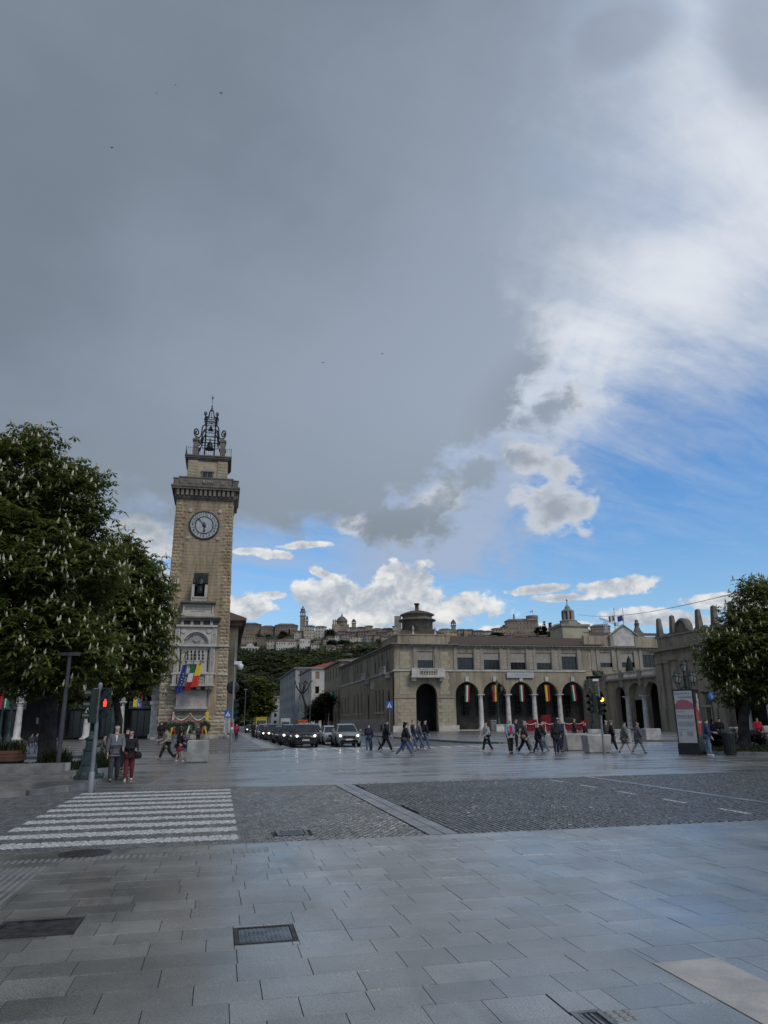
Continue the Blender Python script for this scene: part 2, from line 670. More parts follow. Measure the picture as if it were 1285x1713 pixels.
# near pavement: granite slabs in courses, each slab a piece
pave = sheet('pavement', [(-14, -6), (20, -6), (20, 12.15), (-14, 12.15)], -.008, joint, -.09)
RH = .385
slab_meshes = []
for k in range(6):
    mb = MB()
    r_ = random.Random(k)
    e = .002
    tz = [r_.uniform(-.0007, .0007) for _ in range(4)]
    q = [(-.5, -.5), (.5, -.5), (.5, .5), (-.5, .5)]
    vs = [(x, y, -.03) for x, y in q] + [(x, y, -.003) for x, y in q] + [(x * (1 - 2 * e), y * (1 - 3 * e), tz[i]) for i, (x, y) in enumerate(q)]
    fs = [(8, 9, 10, 11)]
    for a in (0, 4):
        fs += [(a + i, a + (i + 1) % 4, a + 4 + (i + 1) % 4, a + 4 + i) for i in range(4)]
    mb.add(vs, fs)
    slab_meshes.append(mb.mesh('slab', granite))
cut = [(.215, .745, 6.815, 7.345), (-1.855, -1.145, 7.495, 8.105), (3.24, 3.78, 3.0, 5.56), (2.215, 2.425, 4.415, 4.845)]
near_spots, far_mb = [], MB()
cand = []
row = 0
y = 3.3
while y < 12.13:
    y1 = min(y + RH * rnd.uniform(.88, 1.1), 12.14)
    x = -13.5 + rnd.uniform(0, .6)
    while x < 19.5:
        L = rnd.choice((.40, .45, .49, .54, .60, .70))
        segs = [(x, x + L)]
        for (a, c, d, e_) in cut:
            if y1 > d + .02 and y < e_ - .02:
                ns = []
                for (p, q_) in segs:
                    if q_ <= a or p >= c:
                        ns.append((p, q_))
                    else:
                        if p < a: ns.append((p, a))
                        if q_ > c: ns.append((c, q_))
                        for (ya, yb_) in ((y, d), (e_, y1)):
                            if yb_ - ya > .03:
                                cand.append((max(p, a), min(q_, c), ya, yb_))
                segs = ns
        for (p, q_) in segs:
            if q_ - p > .012:
                cand.append((p, q_, y, y1))
        x += L
    y = y1
cand.sort(key=lambda c: math.hypot((c[0] + c[1]) / 2 - (c[2] + c[3]) / 2 * .22, 0) / max(.1, c[2] * .55) + (0 if c[2] > 4.6 else 9) + c[2] * .01)
tot = 0
for (p, q_, a, c) in cand:
    g = .005
    if tot < 300:
        tot += 1
        near_spots.append((((p + q_) / 2, (a + c) / 2, rnd.uniform(-.0015, .0015)), (q_ - p - g, c - a - g, 1), 0))
    else:
        far_mb.box(p + g / 2, q_ - g / 2, a + g / 2, c - g / 2, -.025, rnd.uniform(-.002, .001))
pieces('slab', slab_meshes, near_spots, pave)
far_mb.build('edge_slabs', granite, pave, kind='stuff')

# carriageway of small stone setts with the painted crossing and lane marks
sett_nt = None


def sett_mat(name, col, zebra=True):
    m = mat(name, col, .48, .22, 5., wet=.35, bump=.12, bscale=50, spec=.7, fine=.22)
    nt = m.node_tree
    nb = NB(nt)
    bs = nt.nodes['Principled BSDF'] if 'Principled BSDF' in nt.nodes else [n for n in nt.nodes if n.type == 'BSDF_PRINCIPLED'][0]
    base = bs.inputs['Base Color'].links[0].from_socket
    geo = nb.new('ShaderNodeNewGeometry')
    P = S(nb, geo.outputs['Position'])
    x, y_, z = nb.sep(P)

    def band(v, lo, hi, w=.012):
        return nb.ss(v, lo - w, lo + w) * nb.ss(v, hi + w, hi - w)
    wob = (nb.noise(P, 6., 3, .6) - .5) * .010
    if zebra:
        yy = y_ + wob
        ph = nb.m('FRACT', (yy - 12.62) / .98)
        st = nb.ss(ph, .0, .015) * nb.ss(ph, .52, .505)
        zeb = st * band(x + wob, -3.45, .40) * band(yy, 12.6, 21.9)
        dash = nb.m('LESS_THAN', 2., 1.)
        lines = band(x + wob, -5.55, -5.43) * band(yy, 12.3, 20.)
        paint = nb.m('MAXIMUM', zeb, lines * .8)
    else:
        ph = nb.m('FRACT', (y_ - 13.05) / 1.98)
        paint = band(x + wob, 9.90, 10.02) * nb.ss(ph, .48, .46)
    wear = nb.ss(nb.noise(P, 14., 6, .7), .34, .60, .30, 1.)
    top = nb.ss(z, -.035, -.012)
    paint = paint * wear * top
    nb.put(bs.inputs['Base Color'], nb.mix(paint, S(nb, base), (.50, .50, .485)))
    rg = bs.inputs['Roughness'].links[0].from_socket
    nb.put(bs.inputs['Roughness'], nb.m('MAXIMUM', S(nb, rg), paint * .5))
    return m


def setts(name, x0, x1, y0, y1, along_x, m, sx=.115, sy=.105, seed=1, skip=()):
    r = np.random.RandomState(seed)
    nx, ny = int((x1 - x0) / sx), int((y1 - y0) / sy)
    ix, iy = np.meshgrid(np.arange(nx), np.arange(ny))
    cx = x0 + (ix + .5) * sx
    cy = y0 + (iy + .5) * sy
    if along_x:
        cx = cx + (iy % 2) * sx * .5 + r.uniform(-.01, .01, ix.shape)
        cy = cy + np.sin(cx * 1.3) * .012
    else:
        cy = cy + (ix % 2) * sy * .5 + r.uniform(-.01, .01, ix.shape)
        cx = cx + np.sin(cy * 1.1) * .015
    cx, cy = cx.ravel(), cy.ravel()
    keep = (cx > x0 + .04) & (cx < x1 - .04) & (cy > y0 + .04) & (cy < y1 - .04)
    for (a, c, d, e) in skip:
        keep &= ~((cx > a - .05) & (cx < c + .05) & (cy > d - .05) & (cy < e + .05))
    cx, cy = cx[keep], cy[keep]
    n = len(cx)
    hx = sx / 2 - (.007 if along_x else .010) - r.uniform(0, .003, n)
    hy = sy / 2 - (.007 if along_x else .003) - r.uniform(0, .003, n)
    hz = r.normal(0, .0018, n) - .003
    tx, ty = r.normal(0, .022, n), r.normal(0, .022, n)
    V = np.zeros((n, 12, 3))
    q = np.array([(-1, -1), (1, -1), (1, 1), (-1, 1)])
    for lv, (sh, dzv) in enumerate(((1., -.05), (1., -.013), (.80, 0.))):
        for k in range(4):
            jx = r.uniform(-.004, .004, n)
            X = q[k, 0] * hx * sh + jx
            Y = q[k, 1] * hy * sh + r.uniform(-.004, .004, n)
            V[:, lv * 4 + k, 0] = cx + X
            V[:, lv * 4 + k, 1] = cy + Y
            V[:, lv * 4 + k, 2] = hz + dzv + (X * tx + Y * ty if lv else 0)
    fq = [(8, 9, 10, 11)]
    for a in (0, 4):
        fq += [(a + k, a + (k + 1) % 4, a + 4 + (k + 1) % 4, a + 4 + k) for k in range(4)]
    Fq = (np.array(fq)[None] + (np.arange(n) * 12)[:, None, None]).reshape(-1, 4)
    me = bpy.data.meshes.new(name)
    me.vertices.add(n * 12)
    me.vertices.foreach_set('co', V.reshape(-1))
    me.loops.add(Fq.size)
    me.loops.foreach_set('vertex_index', Fq.reshape(-1).astype(np.int32))
    me.polygons.add(len(Fq))
    me.polygons.foreach_set('loop_start', np.arange(0, Fq.size, 4, dtype=np.int32))
    me.polygons.foreach_set('use_smooth', np.zeros(len(Fq), dtype=bool))
    me.materials.append(m)
    me.update(calc_edges=True)
    me.validate()
    return me


road = sheet('road', [(-60, 12.15), (70, 12.15), (70, 22.3), (-60, 22.3)], -.045, joint, -.09)
sm_l = sett_mat('setts_grey', (.092, .094, .092), True)
sm_r = sett_mat('setts_dark', (.060, .061, .060), False)
drain_cut = [(1.0, 1.56, 12.78, 13.34)]
link(bpy.data.objects.new('setts', setts('setts', -11, 3.38, 12.19, 22.28, True, sm_l, seed=1, skip=drain_cut)), road, kind='stuff')
link(bpy.data.objects.new('setts', setts('setts', 3.92, 20.5, 12.19, 22.9, False, sm_r, .10, .14, seed=2)), road, kind='stuff')
# pale strip stones between the two sett fields
stripm = mat('strip_granite', (.18, .185, .19), .4, .12, 3, wet=.4, rand=.12, bump=.1, bscale=70, fine=.2)
mb = MB()
mb.box(-.5, .5, -.5, .5, -.04, 0)
strip_mesh = mb.mesh('strip_stone', stripm)
sp = []
for i in range(12):
    for xx in (3.525, 3.78):
        sp.append(((xx, 12.2 + (i + .5) * .842, rnd.uniform(-.003, .001)), (.245 if xx < 3.6 else .225, .83, 1), 0))
pieces('strip_stone', strip_mesh, sp, road)
sp = [((11.52, 12.2 + (i + .5) * .9, .004), (.20, .89, 1), 0) for i in range(12)]
pieces('strip_stone', strip_mesh, sp, road)

# raised plaza beyond the carriageway
plaza_m = slab_mat('plaza_slabs', (.145, .145, .132), 1.02, .52, .3, .5)
sheet('plaza', [(-60, 22.3), (3.92, 22.3), (20.5, 22.92), (70, 24.), (70, 60), (21, 56), (17, 53.8), (4.6, 53.4), (-7, 60), (-60, 60)], -.002, plaza_m, -.09)
street_m = slab_mat('street_asphalt', (.045, .046, .047), 40., 40., .55, .5, .0)
sheet('street', [(4.2, 53.0), (22, 53.0), (26, 62), (24, 420), (4.2, 420)], -.03, asphalt, -.09)
# far pavements: tower side with pale bands, palace side plain
band_m = mat('pale_paving_band', (.21, .205, .195), .5, .12, 1., wet=.4, bump=.1, fine=.1)
tower_pave = mat('brown_paving', (.075, .066, .058), .5, .15, 1.2, wet=.45, bump=.15, bscale=40, fine=.15)
tp = [(-60, 44.1), (-6.8, 44.5), (2.6, 49.6), (3.7, 50.6), (4.2, 52.2), (4.6, 150), (4.6, 420), (-60, 420)]
sheet('square_pavement', tp, .10, tower_pave, -.09)
mb = MB()
for i in range(9):
    yb = 46.5 + i * 4.6
    x1 = 2.9 if yb > 50 else -3.5
    mb.add([(-50, yb, .104), (x1, yb, .104), (x1, yb + 1.5, .104), (-50, yb + 1.5, .104)], [(0, 1, 2, 3)])
mb.add([(3.0, 52, .104), (4.0, 52, .104), (4.2, 150, .104), (3.2, 150, .104)], [(0, 1, 2, 3)])
mb.build('paving_bands', band_m, kind='structure')
mb = MB()
for (p, q_) in zip(tp[:6], tp[1:7]):
    d = Vector((q_[0] - p[0], q_[1] - p[1], 0)).normalized()
    nrm = Vector((d.y, -d.x, 0)) * .22
    mb.hexa([(p[0], p[1]), (p[0] + nrm.x, p[1] + nrm.y), (q_[0] + nrm.x, q_[1] + nrm.y), (q_[0], q_[1])], -.09,
            [(p[0], p[1]), (p[0] + nrm.x, p[1] + nrm.y), (q_[0] + nrm.x, q_[1] + nrm.y), (q_[0], q_[1])], .115)
mb.build('square_kerb', kerbm, kind='structure')
pp = [(70, 51), (37, 51.5), (33, 55.2), (21.6, 56.), (20.0, 60), (19.2, 75), (19.0, 420), (110, 420), (110, 51)]
sheet('palace_pavement', pp, .12, slab_mat('palace_slabs', (.11, .107, .1), 1.2, .6, .4, .5), -.09)
mb = MB()
for (p, q_) in zip(pp[:6], pp[1:7]):
    d = Vector((q_[0] - p[0], q_[1] - p[1], 0)).normalized()
    nrm = Vector((d.y, -d.x, 0)) * -.25
    poly = [(p[0], p[1]), (p[0] + nrm.x, p[1] + nrm.y), (q_[0] + nrm.x, q_[1] + nrm.y), (q_[0], q_[1])]
    mb.hexa(poly[::-1], -.09, poly[::-1], .135)
mb.build('palace_kerb', kerbm, kind='structure')
# white lane lines and stop line on the street, 4 mm above it
paint = mat('road_paint', (.42, .42, .41), .5, .25, 5, fine=.25)


def road_mark(name, quads, z=-.026):
    mb = MB()
    for q_ in quads:
        mb.add([(x, y, z) for x, y in q_], [(0, 1, 2, 3)])
    return mb.build(name, paint, kind='structure')


def rq(x0, x1, y0, y1):
    return [(x0, y0), (x1, y0), (x1, y1), (x0, y1)]


road_mark('lane_lines', [rq(8.0, 8.15, 56 + i * 9, 61 + i * 9) for i in range(14)] + [rq(11.6, 11.75, 56, 150), rq(5.0, 5.14, 56, 150)] + [rq(15.2, 15.35, 56 + i * 9, 61 + i * 9) for i in range(14)])
road_mark('stop_line', [rq(5.2, 11.5, 54.2, 54.75)])
road_mark('plaza_lines', [rq(21.0, 21.12, 27, 31), rq(21.0, 21.12, 33, 37)], .006)
# crossing on the plaza in front of the queue
road_mark('crossing_bars', [rq(5.4 + i * 1.1, 5.9 + i * 1.1, 49.5, 52.6) for i in range(13)], .006)

# tactile strips, drains, manholes, pale slab
tact = mat('tactile_paving', (.21, .21, .20), .5, .1, 3, wet=.3, rand=.05, fine=.2)
mb = MB()
for i in range(7):
    x = -2.62 + i * .085
    mb.box(x, x + .035, 8.6, 10.95, -.01, .006)
for i in range(5):
    x = -3.3 + i * .085
    mb.box(x, x + .035, 8.6, 10.95, -.01, .006)
mb.build('tactile_strip', tact, pave, kind='stuff')
mb = MB()
for i in range(46):
    x = -3.1 + i * .085
    mb.box(x, x + .04, 11.28, 11.50, -.01, .006)
mb.build('tactile_strip', tact, pave, kind='stuff')
mb = MB()
for i in range(7):
    x = -2.1 + i * .11
    mb.hexa([(x, 22.6), (x + .05, 22.6), (x + .05 + .55, 31.5), (x + .55, 31.5)], -.01, [(x, 22.6), (x + .05, 22.6), (x + .05 + .55, 31.5), (x + .55, 31.5)], .006)
mb.build('tactile_guide', mat('tactile_pale', (.2, .2, .195), .45, .1, 3, fine=.1), kind='structure')
mb = MB()
mb.box(3.245, 3.775, 4.0, 5.555, -.02, .004)
mb.build('slab', mat('pale_slab', (.36, .325, .28), .45, .1, 2.5, wet=.3, bump=.1, bscale=60, fine=.2), pave, label='pale tan slab set among the grey granite ones')
mb = MB()
for i in range(3):
    for j in range(3):
        mb.lathe([(.024, 0), (.022, .004), (.012, .007), (0, .007)], (2.45 + i * .06, 4.66 + j * .06, 0), 8)
mb.build('tactile_dots', tact, pave, kind='stuff')
st_frame = mat('drain_steel', (.20, .20, .20), .4, .2, 8, metal=.8)


def manhole(label, x0, x1, y0, y1, frame_m, plate_m, style, rz=0., z=0.):
    cx_, cy_0 = (x0 + x1) / 2, (y0 + y1) / 2
    t = thing('manhole_cover' if style != 'bars' else 'drain_grate', label, 'manhole cover' if style != 'bars' else 'drain', (cx_, cy_0, z), rz=rz)
    w, h = (x1 - x0) / 2, (y1 - y0) / 2
    mb = MB()
    mb.M = t.matrix_basis
    f_ = .035
    for q_ in ((-w, w, -h, -h + f_), (-w, w, h - f_, h), (-w, -w + f_, -h + f_, h - f_), (w - f_, w, -h + f_, h - f_)):
        mb.box(*q_, -.05, .004)
    mb.build('frame', frame_m, t)
    mb = MB()
    mb.M = t.matrix_basis
    if style == 'bars':
        n = int((x1 - x0 - 2 * f_) / .034)
        for i in range(n):
            xx = -w + f_ + .008 + i * .034
            mb.box(xx, xx + .018, -h + f_, h - f_, -.03, .0)
        mb.build('grating', frame_m, t, kind='stuff')
        mb = MB()
        mb.M = t.matrix_basis
        mb.box(-w + f_, w - f_, -h + f_, h - f_, -.012, -.0065)
        mb.build('pit', joint, t)
    else:
        mb.box(-w + f_ + .006, w - f_ - .006, -h + f_ + .006, h - f_ - .006, -.05, -.003)
        p_ = mb.build('plate', plate_m, t)
        mb = MB()
        mb.M = t.matrix_basis
        nx, ny = int((2 * w - 2 * f_) / .036), int((2 * h - 2 * f_) / .036)
        if style == 'plain':
            return t
        for i in range(nx):
            for j in range(ny):
                xx, yy = -w + f_ + .02 + i * .036 + (j % 2) * .012, -h + f_ + .02 + j * .036
                mb.hexa([(xx - .012, yy), (xx, yy - .012), (xx + .012, yy), (xx, yy + .012)], -.003, [(xx - .008, yy), (xx, yy - .008), (xx + .008, yy), (xx, yy + .008)], .003)
        mb.build('studs', plate_m, p_, kind='stuff')
    return t


man_st = mat('manhole_steel', (.16, .17, .18), .35, .2, 5, metal=.6, wet=.3)
manhole('square steel manhole cover with a pale studded plate among the granite slabs', .22, .74, 6.82, 7.34, iron, man_st, 'studs')
manhole('dark iron manhole cover at the left edge of the foreground paving', -1.85, -1.15, 7.5, 8.1, iron, iron, 'plain', R(0))
manhole('flat dark grate at the bottom edge of the paving beside the raised dots', 2.22, 2.42, 4.42, 4.84, st_frame, iron, 'bars')
manhole('steel street drain grate set in the grey setts', 1.03, 1.53, 12.82, 13.30, st_frame, iron, 'bars', z=-.004)
mb = MB()  # added iron disc, stands in for a dark wet patch on the paving
mb.lathe([(.36, -.02), (.36, .004), (.31, .004), (.305, .002), (.295, .002), (.29, .005), (0, .005)], (-1.75, 11.85, 0), 24)
mb.build('manhole_cover', iron, label='round dark disc standing in for a wet patch at the near edge of the zebra crossing', cat='manhole cover')


# ------------------------------------------------------------------ shared shape helpers
def skin(name, pts, edges, radii, m, parent=None, sub=1, **kw):
    """one continuous surface grown round a jointed skeleton"""
    me = bpy.data.meshes.new(name)
    me.from_pydata([tuple(p) for p in pts], edges, [])
    me.materials.append(m)
    o = bpy.data.objects.new(name, me)
    link(o, parent, **kw)
    md = o.modifiers.new('skin', 'SKIN')
    md.use_smooth_shade = True
    if not me.skin_vertices:
        raise RuntimeError('no skin layer')
    for i, r in enumerate(radii):
        sv = me.skin_vertices[0].data[i]
        sv.radius = r if hasattr(r, '__len__') else (r, r)
        sv.use_root = (i == 0)
    if sub:
        s = o.modifiers.new('sub', 'SUBSURF')
        s.levels = s.render_levels = sub
    return o


FACE_S = Matrix.Rotation(R(90), 4, 'X')          # text lying in xy stood up to face -y
FACE_W = Matrix.Rotation(R(-90), 4, 'Z') @ FACE_S  # facing -x


def text(name, body, size, loc, rot, m, parent=None, depth=.004, align='CENTER', sx=1.):
    cu = bpy.data.curves.new(name, 'FONT')
    cu.body = body
    cu.size = size
    cu.extrude = depth
    cu.align_x = align
    cu.align_y = 'CENTER'
    cu.resolution_u = 2
    t = bpy.data.objects.new(name, cu)
    COL.objects.link(t)
    dg = bpy.context.evaluated_depsgraph_get()
    me = bpy.data.meshes.new_from_object(t.evaluated_get(dg))
    bpy.data.objects.remove(t)
    me.transform(Matrix.Translation(loc) @ rot @ Matrix.Diagonal((sx, 1, 1, 1)))
    me.materials.clear()
    me.materials.append(m)
    o = bpy.data.objects.new(name, me)
    return link(o, parent)


def cloth(name, w, h, m, M, parent, folds=3, amp=.06, nx=18, ny=8, pinch=0., lean=0., seed=0, drop=False):
    """hanging flag: x across, z down, rippled; material indices chosen by stripes in m list across x"""
    r = random.Random(seed)
    ph = r.uniform(0, 6)
    mats = m if isinstance(m, list) else [m]
    mb = MB()
    vs = []
    for j in range(ny + 1):
        v = j / ny
        for i in range(nx + 1):
            u = i / nx
            sq = 1 - pinch * v
            x = (u - .5) * w * sq + lean * v * h
            yv = amp * math.sin(u * folds * 6.28 + ph + v * 1.3) * (.35 + .65 * v)
            vs.append((x, yv, -v * h - .03 * math.sin(u * 5 + ph) * v))
    fs, ms = [], []
    for j in range(ny):
        for i in range(nx):
            a = j * (nx + 1) + i
            fs.append((a, a + 1, a + nx + 2, a + nx + 1))
            ms.append(min(len(mats) - 1, int((j + .5) / ny * len(mats)) if drop else int((i + .5) / nx * len(mats))))
    mb.M = M
    for k in range(len(mats)):
        pass
    mb.add(vs, fs, 0, True)
    mb.mi = ms
    return mb.build(name, mats, parent)


red = mat('cloth_red', (.33, .018, .03), .8, .12, 8)
white_c = mat('cloth_white', (.60, .60, .60), .8, .08, 8)
green_c = mat('cloth_green', (.018, .15, .065), .8, .12, 8)
yellow = mat('cloth_yellow', (.62, .47, .05), .8, .1, 8)
euro_blue = mat('cloth_blue', (.022, .04, .21), .8, .12, 8)
orange_r = mat('cloth_orange_red', (.55, .055, .03), .8, .12, 8)
black = mat('black_paint', (.014, .014, .015), .45, .2, 5)
dark_metal = mat('dark_metal', (.03, .031, .033), .45, .2, 6, metal=.4)
glass_dark = mat('window_glass', (.012, .014, .016), .12, .3, .8, spec=.6)

# ------------------------------------------------------------------ clock tower
YT = 88.


def tz(py, px=335):
    return PY(px, py, YT).z


def tx(px, py):
    return PY(px, py, YT).x


st_warm = mat('warm_sandstone', (.375, .285, .185), .85, .16, .8, col2=(.275, .208, .132), bump=.3, bscale=14, rand=.18, fine=.2, streak=.3)
st_low = mat('pale_sandstone', (.42, .345, .245), .85, .16, 1.2, col2=(.30, .245, .17), bump=.3, bscale=14, rand=.22, fine=.2)
st_wall = mat('tower_wall_stone', (.355, .275, .18), .85, .14, .5, col2=(.265, .205, .138), bump=.25, bscale=10, fine=.15, streak=.32)
st_grey = mat('weathered_grey_stone', (.20, .175, .14), .9, .25, 1.1, col2=(.105, .092, .076), bump=.3, bscale=12, fine=.2)
marble = mat('tower_marble', (.50, .455, .40), .6, .12, 1.5, col2=(.37, .335, .29), bump=.15, bscale=20, fine=.12)
marble_d = mat('marble_carving', (.30, .285, .265), .7, .2, 6, bump=.6, bscale=9, fine=.25)
plaque_m = mat('plaque_stone', (.42, .36, .32), .6, .1, 2, fine=.08)
wrought = mat('wrought_iron', (.016, .018, .022), .5, .2, 6, metal=.5)
bronze = mat('dark_bronze', (.016, .022, .021), .42, .3, 5, metal=.5)

TX0, TX1, TZ0, TZ1 = -6.70, .78, .55, 28.05
TD = 7.4
tin = .36


def tedge(z):
    k = (z - TZ0) / (TZ1 - TZ0)
    return TX0 + tin * k, TX1 - tin * k


tower = thing('clock_tower', 'tall tan stone clock tower with iron bell cage, standing right of the chestnut tree', 'clock tower', ((TX0 + TX1) / 2, YT + TD / 2, .1))
mb = MB()
q0 = [(TX0, YT + .1), (TX1, YT + .1), (TX1, YT + TD), (TX0, YT + TD)]
q1 = [(TX0 + tin, YT + .1), (TX1 - tin, YT + .1), (TX1 - tin, YT + TD - tin), (TX0 + tin, YT + TD - tin)]
mb.hexa(q0, TZ0, q1, TZ1)
mb.build('shaft', st_wall, tower)
mb = MB()
mb.box(TX0 - .55, TX1 + .5, YT - .75, YT + TD + .3, .1, .34)
mb.box(TX0 - .25, TX1 + .22, YT - .35, YT + TD + .2, .34, TZ0 + .01)
mb.build('base_step', marble, tower)
# rough-faced stones
stv = []
for k in range(6):
    r_ = random.Random(40 + k)
    mb = MB()
    nx, nz = 4, 3
    vs = []
    for j in range(nz + 1):
        for i in range(nx + 1):
            inn = 0 < i < nx and 0 < j < nz
            vs.append((-.5 + i / nx + (r_.uniform(-.05, .05) if inn else 0), -(r_.uniform(.55, 1.15) if inn else r_.uniform(.02, .22)), -.5 + j / nz + (r_.uniform(-.06, .06) if inn else 0)))
    fs = [(j * (nx + 1) + i, j * (nx + 1) + i + 1, (j + 1) * (nx + 1) + i + 1, (j + 1) * (nx + 1) + i) for j in range(nz) for i in range(nx)]
    o_ = len(vs)
    vs += [(-.5, .6, -.5), (.5, .6, -.5), (.5, .6, .5), (-.5, .6, .5)]
    fs += [(o_, o_ + 1, nx, 0), (o_ + 1, o_ + 2, o_ - 1, nx), (o_ + 2, o_ + 3, o_ - 1 - nx, o_ - 1), (o_ + 3, o_, 0, o_ - 1 - nx)]
    # sides follow the coarse outline of the face
    mb.add(vs, fs)
    stv.append(mb)
stw = [m_.mesh('stone', st_warm) for m_ in stv]
stl = [m_.mesh('stone', st_low) for m_ in stv]
RHT = .405
rows = int((TZ1 - TZ0) / RHT)
sp_w, sp_l = [], []
side = MB()
z_aed_top, z_plq_bot = tz(1050), tz(1198)
for i in range(rows):
    z = TZ0 + (i + .5) * RHT
    e0, e1 = tedge(z)
    off = (i % 2)
    tgt = sp_l if z < tz(1062) else sp_w
    if z < tz(1196):
        x = e0 + (.0 if off else -.0)
        first = .62 if off else 1.05
        xs = [e0]
        while xs[-1] < e1 - .3:
            xs.append(min(e1, xs[-1] + (first if len(xs) == 1 else rnd.uniform(.85, 1.35))))
        spans = list(zip(xs[:-1], xs[1:]))
    elif z < tz(1052):
        a, c = tx(297, 1120), tx(364, 1120)
        spans = [(e0, e0 + .6 + .3 * off), (e0 + .6 + .3 * off, a), (c, c + .75 - .2 * off), (c + .75 - .2 * off, e1)]
    else:
        L = rnd.uniform(.75, .95) if off else rnd.uniform(1.1, 1.45)
        spans = [(e0, e0 + L * .55), (e0 + L * .55, e0 + L), (e1 - L * 1.1, e1 - L * .45), (e1 - L * .45, e1)]
    for a, c in spans:
        if c - a < .12:
            continue
        tgt.append((((a + c) / 2, YT + .1, z), (c - a - .03, rnd.uniform(.07, .12), RHT - .02), 0))
    for k in range(3):
        y0 = YT + .15 + k * 2.4
        side.box(e1 - .1, e1 + rnd.uniform(.02, .1), y0 + .02, y0 + (.8 if k != 1 or z < 12 else .1) + rnd.uniform(0, .5), z - RHT / 2 + .02, z + RHT / 2 - .02)
        side.box(e0 - rnd.uniform(.02, .1), e0 + .1, y0 + .02, y0 + (.8 if k != 1 or z < 12 else .1) + rnd.uniform(0, .5), z - RHT / 2 + .02, z + RHT / 2 - .02)
allst = [(s, stw) for s in sp_w] + [(s, stl) for s in sp_l]
allst.sort(key=lambda q_: -q_[0][1][0])
for s, ms in allst[:300]:
    pieces('stone', ms, [s], tower)
rest = MB()
for s, ms in allst[300:]:
    (x, y_, z), (w, d, h_), _ = s
    rest.box(x - w / 2, x + w / 2, y_ - d, y_ + .1, z - h_ / 2, z + h_ / 2)
crs = MB()
for i in range(rows):
    z = TZ0 + (i + .5) * RHT
    if z > tz(1000):
        e0, e1 = tedge(z)
        x = e0 + 1.0 + (i % 2) * .3
        while x < e1 - 1.0:
            w = rnd.uniform(.8, 1.5)
            crs.box(x + .012, min(x + w, e1 - .8) - .012, YT + .1 - rnd.uniform(.02, .05), YT + .11, z - RHT / 2 + .012, z + RHT / 2 - .012)
            x += w
crs.build('course_stones', st_wall, tower, kind='stuff')
if rest.v:
    rest.build('small_stones', st_warm, tower, kind='stuff')
side.build('side_stones', st_low, tower, kind='stuff')
# string courses
mb = MB()
for py in (1080, 1128):
    z = tz(py)
    e0, e1 = tedge(z)
    mb.box(e0 - .06, tx(297, py) - .02, YT - .12, YT + .12, z - .1, z + .1)
    mb.box(tx(365, py) + .02, e1 + .06, YT - .12, YT + .12, z - .1, z + .1)
    mb.box(e1 - .05, e1 + .1, YT + .121, YT + TD, z - .1, z + .1)
mb.build('string_course', marble, tower)
# corbelled gallery and parapet
zc0, zc1, zp1 = TZ1, tz(815), tz(801)
e0, e1 = tedge(TZ1)
mb = MB()
mb.hexa([(e0, YT + .05), (e1, YT + .05), (e1, YT + TD - .3), (e0, YT + TD - .3)], zc0, [(e0 - .25, YT - .2), (e1 + .25, YT - .2), (e1 + .25, YT + TD - .05), (e0 - .25, YT + TD - .05)], zc0 + .3)
mb.box(e0 - .25, e1 + .25, YT - .2, YT + TD - .05, zc0 + .3, zc1 - .45)
mb.box(e0 - .62, e1 + .62, YT - .72, YT + TD + .3, zc1 - .45, zc1 - .2)
mb.box(e0 - .72, e1 + .72, YT - .82, YT + TD + .4, zc1 - .2, zc1)
mb.build('gallery', st_grey, tower)
nb_ = 13
for i in range(nb_):
    x = e0 + .12 + (e1 - e0 - .24) * i / (nb_ - 1)
    mb = MB()
    mb.prism([(x - .15, zc0 + .45), (x + .15, zc0 + .45), (x + .15, zc1 - .452), (x - .15, zc1 - .452)], YT - .58, YT - .201)
    mb.build('corbel', st_grey, tower)
mb = MB()
for i in range(12):
    y_ = YT + .3 + i * .58
    mb.box(e1 + .251, e1 + .55, y_ - .15, y_ + .15, zc0 + .45, zc1 - .452)
mb.build('side_corbels', st_grey, tower, kind='stuff')
mb = MB()
px0, px1 = e0 - .45, e1 + .45
mb.box(px0 + .6, px1 - .6, YT - .5, YT - .15, zc1, zp1 - .08)
mb.box(px0 + .55, px1 - .55, YT - .58, YT - .1, zp1 - .08, zp1 + .06)
for a, c in ((px0 - .05, px0 + .62), (px1 - .62, px1 + .05)):
    mb.box(a, c, YT - .62, YT + .1, zc1, zp1 - .3)
    mb.box(a - .05, c + .05, YT - .68, YT + .15, zp1 - .3, zp1 - .18)
mb.box(px1 - .3, px1 + .02, YT + .102, YT + TD - .2, zc1, zp1 - .2)
mb.box(px0 - .02, px0 + .3, YT + .102, YT + TD - .2, zc1, zp1 - .2)
for k in range(7):
    x = px0 + .9 + k * (px1 - px0 - 1.8) / 6
    mb.box(x - .22, x + .22, YT - .56, YT - .501, zc1 + .25, zp1 - .3)
pr = mb.build('parapet', st_grey, tower)
text('lettering', 'B 1923', .42, ((px0 + px1) / 2 + .2, YT - .63, (zc1 + zp1) / 2 + .02), FACE_S, marble, pr, .03)
